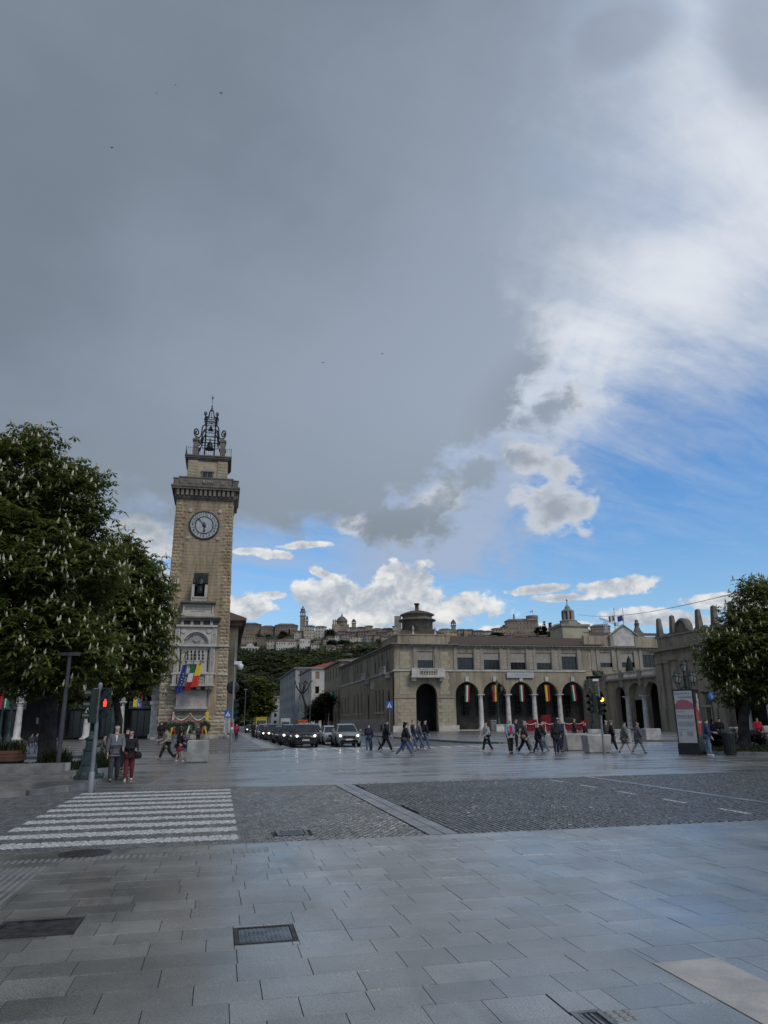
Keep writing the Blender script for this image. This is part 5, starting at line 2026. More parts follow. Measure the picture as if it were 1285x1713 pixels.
def leaf_mesh(name, centers, size, m, seed=0, palmate=True, droop=.5, jit=.35):
    """many small leaves in one mesh: five drooping leaflets (or one leaf) round each centre"""
    r = np.random.RandomState(seed)
    n = len(centers)
    c = np.asarray(centers)
    k = 5 if palmate else 2
    V = np.zeros((n, k, 4, 3))
    yaw = r.uniform(0, 6.283, n)
    tilt = r.normal(0, .45, n)
    s = size * (1 + jit * r.uniform(-1, 1, n))
    for q in range(k):
        a = yaw + (q - (k - 1) / 2) * (1.05 if palmate else 2.6)
        ca, sa_ = np.cos(a), np.sin(a)
        dz_ = -droop + tilt * np.cos(a - yaw) + r.uniform(-.25, .25, n)
        L = s * (1 if palmate else 1.2)
        w = s * (.24 if palmate else .42)
        for vi, (u, v) in enumerate(((.05, 0), (.6, 1), (1., 0), (.6, -1))):
            V[:, q, vi, 0] = c[:, 0] + ca * L * u - sa_ * w * v
            V[:, q, vi, 1] = c[:, 1] + sa_ * L * u + ca * w * v
            V[:, q, vi, 2] = c[:, 2] + dz_ * L * u * u - (.12 * L if v else 0)
    nf = n * k
    me = bpy.data.meshes.new(name)
    me.vertices.add(nf * 4)
    me.vertices.foreach_set('co', V.reshape(-1))
    me.loops.add(nf * 4)
    me.loops.foreach_set('vertex_index', np.arange(nf * 4, dtype=np.int32))
    me.polygons.add(nf)
    me.polygons.foreach_set('loop_start', np.arange(0, nf * 4, 4, dtype=np.int32))
    me.materials.append(m)
    me.update(calc_edges=True)
    return me


def leaf_mat(name, c1, c2, scale=1.2):
    m = mat(name, c1, .55, .2, scale, col2=c2, spec=.25, fine=.35, bscale=3.)
    nt = m.node_tree
    bs = [n for n in nt.nodes if n.type == 'BSDF_PRINCIPLED'][0]
    out = [n for n in nt.nodes if n.type == 'OUTPUT_MATERIAL'][0]
    tr = nt.nodes.new('ShaderNodeBsdfTranslucent')
    nt.links.new(bs.inputs['Base Color'].links[0].from_socket, tr.inputs[0])
    mxn = nt.nodes.new('ShaderNodeMixShader')
    mxn.inputs[0].default_value = .42
    nt.links.new(bs.outputs[0], mxn.inputs[1])
    nt.links.new(tr.outputs[0], mxn.inputs[2])
    nt.links.new(mxn.outputs[0], out.inputs[0])
    return m


def crown_points(blobs, n, seed, clump=.42, shell=(.55, 1.02), per=34):
    """leaf positions gathered in clumps spread through lobed crowns"""
    r = np.random.RandomState(seed)
    out = []
    vol = np.array([b_[3] * b_[4] + b_[3] * b_[5] + b_[4] * b_[5] for b_ in blobs])
    cnt = (vol / vol.sum() * n / per).astype(int) + 1
    for b_, k in zip(blobs, cnt):
        d = r.normal(size=(k, 3))
        d /= np.linalg.norm(d, axis=1)[:, None]
        rad = r.uniform(shell[0] ** 2, shell[1] ** 2, k) ** .5
        rad *= 1 + .10 * np.sin(d[:, 0] * 7 + d[:, 2] * 5 + seed) + r.normal(0, .05, k)
        cc = np.array(b_[:3]) + d * rad[:, None] * np.array(b_[3:6])
        for p in cc:
            q = r.normal(size=(per, 3)) * np.array([clump, clump, clump * .55])
            out.append(p + q)
    return np.concatenate(out)


bark = mat('bark', (.030, .026, .022), .95, .3, 3, bump=.8, bscale=9, fine=.3)
blossom_m = mat('chestnut_blossom', (.50, .45, .34), .8, .15, 3)
leaf_ch = leaf_mat('chestnut_leaf', (.150, .172, .044), (.078, .10, .026))
leaf_yg = leaf_mat('spring_leaf', (.17, .20, .04), (.10, .13, .028))
leaf_dk = leaf_mat('dark_leaf', (.045, .056, .022), (.022, .030, .013))
leaf_grass = leaf_mat('grass_blades', (.045, .06, .018), (.02, .03, .01))


def limbs(base, top, blobs, r0, seed, parent, nb=7):
    rr = random.Random(seed)
    mbt = MB()
    b_, t_ = Vector(base), Vector(top)
    pts = [b_ + (t_ - b_) * (k / 6) + Vector((rr.uniform(-.08, .08) * k ** .5, rr.uniform(-.08, .08) * k ** .5, 0)) for k in range(7)]
    mbt.tube([pts[0] - Vector((0, 0, .05)), *pts], [r0 * 1.5] + [r0 * (1.15 - .13 * k) for k in range(7)], 12)
    tr = mbt.build('trunk', bark, parent)
    for k in range(nb):
        bl = blobs[k % len(blobs)]
        s_ = pts[3 + k % 4]
        a = rr.uniform(0, 6.28)
        e = Vector((bl[0] + math.cos(a) * bl[3] * .62, bl[1] + math.sin(a) * bl[4] * .62, bl[2] + rr.uniform(-.3, .6) * bl[5]))
        mid = s_.lerp(e, .5) + Vector((rr.uniform(-.3, .3), rr.uniform(-.3, .3), rr.uniform(.1, .6)))
        mbt = MB()
        mbt.tube([s_, s_.lerp(mid, .6) + Vector((0, 0, .1)), mid, e], [r0 * .42, r0 * .34, r0 * .24, r0 * .07], 7)
        for q in range(3):
            e2 = mid.lerp(e, .3 + .2 * q) + Vector((rr.uniform(-1, 1), rr.uniform(-1, 1), rr.uniform(-.2, .9))) * bl[3] * .35
            mbt.tube([mid.lerp(e, .25 * q), e2], [r0 * .14, r0 * .04], 5)
        mbt.build('limb', bark, parent)


def blossoms(pts, parent, blobs, n, seed, hgt=.21):
    """upright pale flower candles standing out of the foliage"""
    r = np.random.RandomState(seed)
    m_ = np.zeros(len(pts))
    for i, b_ in enumerate(blobs):
        q = np.linalg.norm((pts - np.array(b_[:3])) / np.array(b_[3:6]), axis=1)
        m_ = q if i == 0 else np.minimum(m_, q)
    idx = np.argsort(-(m_ + r.uniform(0, .25, len(pts))))[:n * 3]
    idx = r.choice(idx, n, replace=False)
    mbb = MB()
    for i in idx:
        p = Vector(pts[i])
        h_ = hgt * r.uniform(.65, 1.25)
        lean = Vector((r.uniform(-.25, .25), r.uniform(-.25, .25), 1))
        vs, fs = [], []
        prof = ((.30, .05), (.36, .25), (.26, .5), (.16, .75), (.03, 1.))
        for (w, z) in prof:
            for k in range(5):
                a = k * 1.2566 + z * 3
                jw = w * (1 + r.uniform(-.35, .35)) * h_ * .62
                vs.append(p + lean * (z * h_) + Vector((math.cos(a) * jw, math.sin(a) * jw, r.uniform(-.02, .02))))
        for j in range(4):
            for k in range(5):
                fs.append((j * 5 + k, j * 5 + (k + 1) % 5, j * 5 + 5 + (k + 1) % 5, j * 5 + 5 + k))
        mbb.add(vs, fs)
    mbb.build('blossoms', blossom_m, parent, kind='stuff')


def pxblobs(lst, Y, dscale=1.):
    out = []
    for (px, py, rx_, ry_) in lst:
        c = PY(px, py, Y)
        e = PY(px + rx_, py, Y)
        t = PY(px, py - ry_, Y)
        rx2, rz2 = abs(e.x - c.x), abs(t.z - c.z)
        out.append((c.x, c.y, c.z, rx2, rx2 * dscale, rz2))
    return out


def chestnut(label, base, blobs, r0, seed, n, nbl, size, leaf=None, trunk_top=None):
    t = thing('chestnut_tree', label, 'tree', base, 'flowering chestnut trees on the square')
    cen = np.mean([b_[:3] for b_ in blobs], axis=0)
    top = trunk_top or (base[0] * .6 + cen[0] * .4, base[1] * .6 + cen[1] * .4, cen[2] - .4)
    limbs(base, top, blobs, r0, seed, t)
    pts = crown_points(blobs, n, seed)
    pts = pts[pts[:, 2] > 2.2]
    link(bpy.data.objects.new('crown', leaf_mesh('crown', pts, size, leaf or leaf_ch, seed)), t, kind='stuff')
    blossoms(pts, t, blobs, nbl, seed)
    return t


tb1 = G(78, 1291)
bl1 = pxblobs([(30, 798, 74, 76), (105, 835, 62, 62), (40, 930, 130, 95), (120, 950, 88, 80), (20, 1060, 140, 90), (95, 1085, 105, 80), (150, 870, 34, 32), (56, 738, 38, 24), (135, 790, 28, 34), (-90, 900, 110, 150), (-80, 1060, 120, 90)], tb1.y - .3)
chestnut('large dark green flowering chestnut at the left edge, its trunk behind the wooden planter', tb1, bl1, .33, 3, 19500, 950, .235)
bl2 = pxblobs([(205, 960, 58, 62), (185, 1040, 80, 80), (230, 1045, 48, 70), (222, 1110, 50, 52), (160, 1120, 62, 50), (248, 985, 26, 40), (120, 1125, 55, 45)], 38.2)
tb2 = G(186, 1279)
chestnut('smaller chestnut overlapping the left side of the tower, right of the big chestnut', Vector((tb2.x, 38., 0)), bl2, .2, 5, 13500, 520, .24)
bl3 = pxblobs([(1268, 1000, 30, 45), (1290, 1040, 62, 70), (1245, 1065, 52, 52), (1300, 1110, 90, 66), (1228, 1100, 46, 40), (1262, 1140, 60, 42), (1370, 1060, 90, 100)], 36.5)
chestnut('flowering chestnut at the right edge of the square, in front of the pavilion', Vector((G(1300, 1262).x + 1.2, 36.5, 0)), bl3, .3, 9, 13500, 800, .225)

# hillside woods: one mass of small crowns
r_ = np.random.RandomState(4)
wp = []
for k in range(1500):
    a = r_.uniform(R(-6), R(14))
    d = r_.uniform(440, 800)
    s = r_.uniform(3.5, 7.5)
    q = r_.normal(size=(26, 3))
    q /= np.linalg.norm(q, axis=1)[:, None]
    q[:, 2] = np.abs(q[:, 2])
    wp.append(np.array([d * math.sin(a), d * math.cos(a), hill_h(d, a)]) + q * np.array([s, s, s * 1.15]))
link(bpy.data.objects.new('hillside_woods', leaf_mesh('hillside_woods', np.concatenate(wp), 3.0, leaf_mat('wood_leaf', (.10, .122, .04), (.032, .042, .018), .035), 6, False, .25)), kind='stuff')
wp2 = []
for k in range(420):
    a = r_.uniform(R(0), R(36))
    d = r_.uniform(660, 900)
    s = r_.uniform(2.5, 5.)
    q = r_.normal(size=(16, 3))
    q /= np.linalg.norm(q, axis=1)[:, None]
    q[:, 2] = np.abs(q[:, 2])
    wp2.append(np.array([d * math.sin(a), d * math.cos(a), hill_h(d, a)]) + q * np.array([s, s, s]))
link(bpy.data.objects.new('hillside_gardens', leaf_mesh('hillside_gardens', np.concatenate(wp2), 2.4, leaf_dk, 7, False, .2)), kind='stuff')

far_cols = {'pale': (.36, .315, .25), 'white': (.48, .45, .40), 'brown': (.17, .135, .105), 'tan': (.26, .21, .16), 'grey': (.23, .21, .19), 'yellow': (.37, .30, .19)}
far_m = {k: mat('far_wall_' + k, c, .9, .14, .09, fine=.1, bscale=.3) for k, c in far_cols.items()}
far_roof = mat('far_roof_tiles', (.14, .092, .070), .9, .25, .1, fine=.2, bscale=.5)
far_win = mat('far_window_dark', (.03, .03, .032), .6, .2, .2)


def far_frame(px, py):
    d, a = hill_hit(px, py)
    r3 = ray(px, py)
    z = H + r3[2] / math.hypot(r3[0], r3[1]) * d
    return d, Matrix.Translation((d * math.sin(a), d * math.cos(a), z - 1.)) @ Matrix.Rotation(-a, 4, 'Z'), d / 1265. * 1.02


def far_house(label, px0, px1, pyt, pyb, col, roof='hip', rows=3, name='hill_house', cat='house', depth=None, group='houses of the upper town', wpx=2.6):
    pc = (px0 + px1) / 2
    d, M, k = far_frame(pc, pyb)
    w, h_ = (px1 - px0) * k, (pyb - pyt) * k * 1.0 + 1.
    dp = depth or min(16, max(8, w * .7))
    t = thing(name, label, cat, M.translation, group)
    rh = min(3.6, w * .14) if roof else 0
    part('wall', t, far_m[col], M, lambda mb: mb.box(-w / 2, w / 2, 0, dp, -14, h_ - rh))
    if roof:
        def rf(mb):
            o_ = .7
            z = h_ - rh
            if roof == 'hip':
                mb.add([(-w / 2 - o_, -o_, z), (w / 2 + o_, -o_, z), (w / 2 + o_, dp + o_, z), (-w / 2 - o_, dp + o_, z), (-w / 2 + dp * .35, dp / 2, z + rh), (w / 2 - dp * .35, dp / 2, z + rh)] if w > dp * .8 else
                       [(-w / 2 - o_, -o_, z), (w / 2 + o_, -o_, z), (w / 2 + o_, dp + o_, z), (-w / 2 - o_, dp + o_, z), (-.2, dp / 2, z + rh), (.2, dp / 2, z + rh)],
                       [(0, 1, 5, 4), (1, 2, 5), (2, 3, 4, 5), (3, 0, 4), (3, 2, 1, 0)])
            else:
                mb.prism([(-w / 2 - o_, z), (w / 2 + o_, z), (0, z + rh)], -o_, dp + o_)
        part('roof', t, far_roof, M, rf)
    if rows:
        def wf(mb):
            n = max(2, int((px1 - px0) / wpx / 1.6))
            for j in range(rows):
                for i in range(n):
                    if rnd.random() < .12:
                        continue
                    x = -w / 2 + (i + .5) * w / n
                    z = (h_ - rh) * (j + .45) / rows + .4
                    mb.box(x - .55, x + .55, -.06, .2, z - .75, z + .75)
        part('windows', t, far_win, M, wf, kind='stuff')
    return t, M, k, w, h_


# landmarks, left to right
far_house('long dark brown seminary at the left end of the hilltop skyline', 402, 436, 1040, 1064, 'brown', 'hip', 3, 'hilltop_seminary', 'seminary', 20, None)
far_house('low brown wing joining the two blocks of the hilltop seminary', 436, 461, 1045, 1064, 'brown', 'hip', 2, 'hilltop_seminary', 'seminary', 16, None)
far_house('right hand brown seminary block left of the slender campanile', 460, 498, 1041.5, 1063, 'brown', 'hip', 3, 'hilltop_seminary', 'seminary', 18, None)


def campanile(label, pc, wpx, pyt, pyb, m, tiers, cap, name='bell_tower', spire=False):
    d, M, k = far_frame(pc, pyb)
    w = wpx * k
    h_ = (pyb - pyt) * k
    t = thing(name, label, 'bell tower', M.translation, 'bell towers on the skyline')
    hb = h_ * .55
    part('shaft', t, m, M, lambda mb: mb.box(-w / 2, w / 2, 0, w, -14, hb))
    part('belfry', t, m, M, lambda mb: (mb.box(-w * .6, w * .6, -w * .1, w * 1.1, hb, hb + .8), mb.box(-w * .48, -w * .25, .02 * w, w * .98, hb + .8, hb + h_ * .16), mb.box(w * .25, w * .48, .02 * w, w * .98, hb + .8, hb + h_ * .16), mb.box(-.1 * w, .1 * w, .8 * w, .97 * w, hb + .8, hb + h_ * .16), mb.box(-w * .58, w * .58, -w * .08, w * 1.08, hb + h_ * .16, hb + h_ * .16 + .8)))
    z = hb + h_ * .16 + .8
    if spire:
        part('spire', t, cap, M, lambda mb: mb.lathe([(w * .42, 0), (w * .42, h_ * .08), (w * .46, h_ * .085), (w * .33, h_ * .13), (w * .18, h_ * .17), (w * .2, h_ * .2), (w * .08, h_ * .22), (0, h_ - z)], (0, w / 2, z), 8))
    else:
        part('cap', t, cap, M, lambda mb: (mb.hexa([(-w * .55, -.05 * w), (w * .55, -.05 * w), (w * .55, 1.05 * w), (-w * .55, 1.05 * w)], z, [(-.1, w / 2 - .1), (.1, w / 2 - .1), (.1, w / 2 + .1), (-.1, w / 2 + .1)], max(z + 1., h_ * .97))))
    return t


campanile('tall slender pale campanile with pointed spire on the hilltop skyline', 506.3, 9, 1010, 1052, far_m['tan'], 2, far_m['grey'], spire=True)
campanile('tiny spire just right of the tall campanile', 513.5, 4.5, 1028, 1050, far_m['grey'], 1, far_roof, spire=True)
campanile('small belfry with domed cap right of the basilica dome', 592, 7, 1033, 1052, far_m['tan'], 1, far_roof, spire=True)
campanile('square belfry with open top right of the round roof turret', 759, 8, 1033, 1060, far_m['grey'], 1, far_roof)
# domed basilica
d_, M_, k_ = far_frame(572, 1052)
bas = thing('domed_basilica', 'domed basilica with lantern and twin turrets on the hilltop', 'church', M_.translation)
part('nave', bas, far_m['tan'], M_, lambda mb: mb.box(-17 * k_, 12 * k_, 0, 14, -14, 9 * k_))
part('drum', bas, far_m['tan'], M_, lambda mb: mb.lathe([(9.2 * k_, 8 * k_), (9.2 * k_, 14 * k_), (10 * k_, 14.4 * k_), (10 * k_, 15.2 * k_)], (0, 6, 0), 20))
part('dome', bas, mat('dome_lead', (.10, .10, .10), .7, .2, .2), M_, lambda mb: mb.lathe([(9.7 * k_, 15.2 * k_), (8.6 * k_, 18 * k_), (6 * k_, 21 * k_), (2.5 * k_, 23.4 * k_), (1.3 * k_, 24 * k_), (1.2 * k_, 26.5 * k_), (.3 * k_, 27.5 * k_), (.2 * k_, 31 * k_)], (0, 6, 0), 20))
for o_ in (-14.5, -11):
    part('turret', bas, far_m['tan'], M_, lambda mb: (mb.cbox((o_ * k_, 3, 9 * k_), 2.6 * k_, 2.6 * k_, 7 * k_), mb.cbox((o_ * k_, 3, 16 * k_), 2.8 * k_, 2.8 * k_, 2.5 * k_, taper=.1)))
# square stone tower behind the turret
far_house('plain square stone tower on the skyline behind the round roof turret', 660, 672, 1030, 1062, 'grey', None, 0, 'stone_tower', 'tower', 9, None)
# castle with round keep and flag
ct, cM, ck_, cw_, ch_ = far_house('castle block on the wooded knoll, left of the round keep', 846, 898, 1034, 1062, 'tan', 'hip', 3, 'hill_castle', 'castle', 14, None, 3.5)
d_, M_, k_ = far_frame(892, 1062)
kp = thing('castle_keep', 'round castle keep flying a small flag on the skyline', 'castle', M_.translation)
part('wall', kp, far_m['grey'], M_ @ Matrix.Translation((0, 10, 0)), lambda mb: mb.lathe([(11 * k_, -3), (9.5 * k_, 30 * k_), (10.2 * k_, 31 * k_), (10.2 * k_, 36 * k_)], (0, 8, 0), 20))
part('flagpole', kp, dark_metal, M_ @ Matrix.Translation((0, 10, 0)), lambda mb: mb.tube([(2 * k_, 8, 36 * k_), (2 * k_, 8, 46 * k_)], .15, 5))
part('flag', kp, far_m['white'], M_ @ Matrix.Translation((0, 10, 0)), lambda mb: mb.add([(2 * k_, 8, 46 * k_), (-3.5 * k_, 7.5, 44 * k_), (-3 * k_, 7.6, 41 * k_), (2 * k_, 8, 42.5 * k_)], [(0, 1, 2, 3)]))
# gate temple and long villa
d_, M_, k_ = far_frame(418, 1096)
gt = thing('white_gate', 'white columned city gate with pediment at the left foot of the upper town', 'city gate', M_.translation)
part('wall', gt, far_m['grey'], M_, lambda mb: mb.box(-14 * k_, 14 * k_, .8, 9, -2, 14 * k_))
for i in range(6):
    x = (-12.5 + i * 5) * k_
    part('column', gt, far_m['white'], M_, lambda mb: mb.cbox((x, 0, -2), 1.9 * k_, .9, 13 * k_ + 2))
part('pediment', gt, far_m['white'], M_, lambda mb: (mb.box(-15 * k_, 15 * k_, -.6, 9, 13 * k_, 15.5 * k_), mb.prism([(-7 * k_, 15.5 * k_), (7 * k_, 15.5 * k_), (5 * k_, 19 * k_), (0, 21 * k_), (-5 * k_, 19 * k_)], -.4, 5)))
far_house('long white villa with tall windows below the campanile', 462, 497, 1068, 1088, 'white', 'hip', 2, wpx=2.2)
far_house('white end pavilion of the long villa, right of it', 501, 519, 1069, 1088, 'white', None, 2, wpx=2.4)
far_house('pale five storey block directly below the tall campanile', 508, 526, 1045, 1071, 'pale', 'hip', 5)
far_house('white narrow house with many windows left of the basilica', 527, 546, 1046, 1068, 'white', 'hip', 4)
far_house('pale house with stepped roof left below the campanile', 492, 508, 1054, 1070, 'pale', 'hip', 3)
far_house('low tan wing under the dark seminary roof', 404, 430, 1062, 1078, 'tan', 'hip', 2)
far_house('brown arched house at the left end of the upper town', 430, 446, 1066, 1082, 'brown', 'hip', 2)
far_house('pale terraced house between the gate and the long villa', 446, 462, 1070, 1088, 'pale', 'hip', 3)
far_house('white cottage below the pale five storey block', 520, 534, 1076, 1088, 'white', 'hip', 2)
far_house('octagonal tan villa roof right of the church tower', 990, 1021, 1044, 1066, 'tan', 'hip', 2, 'hill_villa', 'villa', 14, None)
ORDN = ('first', 'second', 'third', 'fourth', 'fifth', 'sixth', 'seventh', 'eighth', 'ninth', 'tenth', 'eleventh', 'twelfth', 'thirteenth', 'fourteenth', 'fifteenth', 'sixteenth', 'seventeenth', 'eighteenth', 'nineteenth', 'twentieth', 'twenty-first', 'twenty-second', 'twenty-third')
cn = list(far_cols)
rr = random.Random(21)
for (row, pxa, pxb, base, hmin, hmax, cl) in (('top', 584, 664, 1062, 12, 17, ('tan', 'pale', 'grey')), ('middle', 546, 660, 1075, 11, 16, ('pale', 'tan', 'grey', 'brown', 'white')), ('lower', 546, 640, 1092, 10, 15, ('tan', 'pale', 'brown')), ('second', 566, 660, 1068, 11, 15, ('brown', 'tan', 'grey')), ('terrace', 470, 548, 1078, 8, 11, ('tan', 'brown', 'grey')),
                                              ('far right', 735, 848, 1068, 12, 24, ('pale', 'tan', 'grey', 'yellow')), ('front right', 700, 990, 1074, 9, 13, ('grey', 'tan', 'pale'))):
    x = pxa
    k = 0
    while x < pxb - 6:
        w = rr.uniform(11, 21)
        c = rr.choice(cl)
        far_house(f'{c} tiled house, {ORDN[min(k, 22)]} from left in the {row} row of the upper town', x, min(pxb, x + w), base - rr.uniform(hmin, hmax) - (2 if rr.random() < .2 else 0), base + rr.uniform(-2, 2), c, 'hip', rr.choice((2, 3, 3)))
        x += w * rr.uniform(.82, 1.04)
        k += 1
# retaining walls below the town
for (a, c, py, lb) in ((396, 470, 1098, 'left stone retaining wall under the white gate'), (470, 560, 1094, 'middle stone retaining wall under the villa'), (560, 640, 1098, 'right stone retaining wall under the lower houses')):
    d, M, k = far_frame((a + c) / 2, py)
    mb = MB()
    mb.M = M
    mb.box(-(c - a) / 2 * k, (c - a) / 2 * k, 0, 1.5, -4, 4)
    mb.build('retaining_wall', far_m['grey'], None, lb, 'wall', 'terrace walls below the upper town')


def far_tree(label, px, py, wpx, hpx, m, cyp=False, seed=0, name=None):
    d, M, k = far_frame(px, py)
    p = M.translation
    w, h_ = wpx * k / 2, hpx * k
    t = thing(name or ('cypress_tree' if cyp else 'hill_tree'), label, 'tree', p, 'trees among the hilltop houses')
    rs = np.random.RandomState(seed + int(px))
    n = 260
    q = rs.normal(size=(n, 3))
    q /= np.linalg.norm(q, axis=1)[:, None]
    if cyp:
        z = rs.uniform(0, 1, n)
        pts = np.stack([q[:, 0] * w * (1 - z * .85), q[:, 1] * w * (1 - z * .85), z * h_], 1)
    else:
        pts = q * np.array([w, w, h_ * .42]) * rs.uniform(.7, 1.05, (n, 1)) + np.array([0, 0, h_ * .58])
    link(bpy.data.objects.new('crown', leaf_mesh('crown', pts + np.array(p), w * .45, m, seed, False, .2)), t, kind='stuff')
    mb = MB()
    mb.tube([p, p + Vector((0, 0, h_ * .5))], [w * .16, w * .08], 6)
    mb.build('trunk', bark, t)


for i, (px, py, w, h_, c, lb) in enumerate(((552, 1068, 15, 18, False, 'dark round evergreen left of the basilica'), (575, 1084, 20, 15, False, 'wide dark tree below the basilica'), (555, 1082, 14, 13, False, 'dark tree on the terrace left below the dome'),
        (474, 1066, 12, 12, False, 'dark tree in front of the right seminary block'), (452, 1062, 10, 11, False, 'dark tree before the low seminary wing'), (484, 1064, 5, 13, True, 'narrow cypress beside the right seminary block'),
        (912, 1064, 9, 26, True, 'tall cypress right of the castle keep'), (922, 1064, 11, 24, True, 'second cypress right of the castle keep'), (935, 1066, 16, 24, False, 'dark tree behind the church tower'), (906, 1064, 18, 18, False, 'dark tree at the foot of the castle keep'),
        (849, 1060, 17, 18, False, 'dark tree on the left shoulder of the castle'), (968, 1066, 13, 26, False, 'dark conifer right of the church tower'), (980, 1066, 14, 16, False, 'low dark tree between church tower and villa'), (860, 1036, 4, 10, True, 'thin cypress standing above the castle roof'),
        (830, 1068, 20, 12, False, 'bush at the left foot of the castle'), (610, 1088, 16, 12, False, 'tree among the lower houses right of the dome'), (640, 1092, 18, 12, False, 'tree above the street palace roof'), (430, 1092, 14, 10, False, 'round tree right of the white gate'), (500, 1096, 12, 9, False, 'round shrub in front of the long villa'))):
    far_tree(lb, px, py, w, h_, leaf_dk, c, i)

# ------------------------------------------------------------------ church tower behind the palace
Yc = 150.
cc = PY(952.5, 1060, Yc)
kc = PY(953.5, 1060, Yc).x - cc.x


def cz(py):
    return PY(952.5, py, Yc).z


ch = thing('church_tower', 'cream church tower with green domed lantern and cross behind the palace roof', 'church tower', (cc.x, Yc, 0))
yel = mat('cream_render', (.40, .36, .255), .9, .08, .3, fine=.06)
copper = mat('green_copper', (.16, .20, .165), .7, .2, 1.)
part('shaft', ch, yel, None, lambda mb: mb.cbox((cc.x, Yc, 0), 43 * kc, 43 * kc, cz(1051)))
part('cornice', ch, trim, None, lambda mb: (mb.cbox((cc.x, Yc, cz(1051) + .01), 47 * kc, 47 * kc, .5), mb.cbox((cc.x, Yc, cz(1049)), 41 * kc, 41 * kc, cz(1046) - cz(1049), taper=.7)))
part('lower_tier', ch, trim, None, lambda mb: mb.lathe([(14 * kc, 0), (13 * kc, cz(1040) - cz(1046)), (14 * kc, cz(1039.6) - cz(1046)), (12.5 * kc, cz(1038) - cz(1046))], (cc.x, Yc, cz(1046)), 8, smooth=False, a0=R(22.5)))
def lant(mb):
    z0, z1 = cz(1038), cz(1024)
    for k in range(8):
        a = R(22.5 + 45 * k)
        mb.cbox((cc.x + 7.6 * kc * math.cos(a), Yc + 7.6 * kc * math.sin(a), z0), 3.2 * kc, 3.2 * kc, z1 - z0)
    mb.lathe([(6.5 * kc, 0), (6.5 * kc, z1 - z0)], (cc.x, Yc, z0), 8, m=1)
    mb.lathe([(10 * kc, 0), (10 * kc, .3)], (cc.x, Yc, z1), 8)
mb = MB(); lant(mb)
mb.build('lantern', [trim, far_win], ch)
part('dome', ch, copper, None, lambda mb: mb.lathe([(9 * kc, cz(1023.4)), (7.5 * kc, cz(1021)), (5 * kc, cz(1019)), (4 * kc, cz(1018)), (4.2 * kc, cz(1016.5)), (2.6 * kc, cz(1014)), (1.2 * kc, cz(1012.5)), (.5 * kc, cz(1011))], (cc.x, Yc, 0), 16))
part('cross', ch, dark_metal, None, lambda mb: (mb.tube([(cc.x, Yc, cz(1012)), (cc.x, Yc, cz(1002.5))], .09, 5), mb.tube([(cc.x - 1.7 * kc, Yc, cz(1005)), (cc.x + 1.7 * kc, Yc, cz(1005))], .09, 5)))

# ------------------------------------------------------------------ flags, crane and wire beyond the terrace
for (px_, pt, lb, ms) in ((1027, 1017, 'Italian tricolour on a roof pole, left of two', [green_c, white_c, red]), (1041.5, 1017.5, 'blue flag on a roof pole, right of two', [euro_blue])):
    Yf = YP + 10
    p0, p1 = PY(px_ + (3 if px_ > 1040 else 1.5), 1060, Yf), PY(px_, pt, Yf)
    t = thing('roof_flag', lb, 'flag', (p0.x, Yf, ZE + 1.9), 'flags on the roof behind the terrace')
    mb = MB()
    mb.tube([(p0.x, Yf, ZE + 1.0), p1], .05, 5)
    mb.build('pole', dark_metal, t)
    a = PY(px_, 1030.5, Yf)
    cloth('flag_cloth', 1.15, 1.05, ms[::-1], Matrix.Translation((a.x - .6, Yf, a.z)) @ Matrix.Rotation(R(-14), 4, 'Y'), t, 1.2, .12, 10, 6, 0, -.2, 3)
Yk = 330.
t = thing('tower_crane', 'pale construction crane far behind the roof flags', 'crane', PY(1030, 1062, Yk))
kcr = PY(1031, 1050, Yk).x - PY(1030, 1050, Yk).x
def mast(mb):
    b0, b1 = PY(1028.5, 1207, Yk), PY(1028.5, 1040, Yk)
    for sx_ in (-.7, .7):
        for sy_2 in (-.7, .7):
            mb.tube([(b0.x + sx_, Yk + sy_2, 0), (b0.x + sx_, Yk + sy_2, b1.z)], .16, 4)
    for k in range(14):
        z = b1.z - k * 1.7
        mb.tube([(b0.x - .7, Yk - .7, z), (b0.x + .7, Yk - .7, z - 1.7)], .1, 4)
white_p = mat('white_paint', (.6, .6, .6), .5, .06, 3)
part('mast', t, white_p, None, mast)
def jib(mb):
    a, c = PY(1003, 1035, Yk), PY(1034, 1046, Yk)
    for o_ in (0, 1.1):
        mb.tube([a + Vector((0, 0, o_ * .3)), c + Vector((0, 0, o_))], .2, 4)
    for k in range(9):
        p, q_ = a.lerp(c, k / 9), a.lerp(c, (k + .5) / 9)
        mb.tube([p, q_ + Vector((0, 0, .8))], .1, 4)
    mb.cbox(PY(1032, 1047, Yk), 1.8, 1.8, 1.6)
part('jib', t, white_p, None, jib)
mb = MB()
wa, wb = PX(1246, 988, 30), PY(967, 1028, 112)
wpts = []
for k in range(17):
    u = k / 16
    p = wa.lerp(wb, u)
    wpts.append(p - Vector((0, 0, 4 * u * (1 - u) * .8)))
mb.tube(wpts, .022, 5)
mb.build('overhead_cable', dark_metal, None, 'thin black cable strung across the sky above the pavilion obelisks', 'cable')
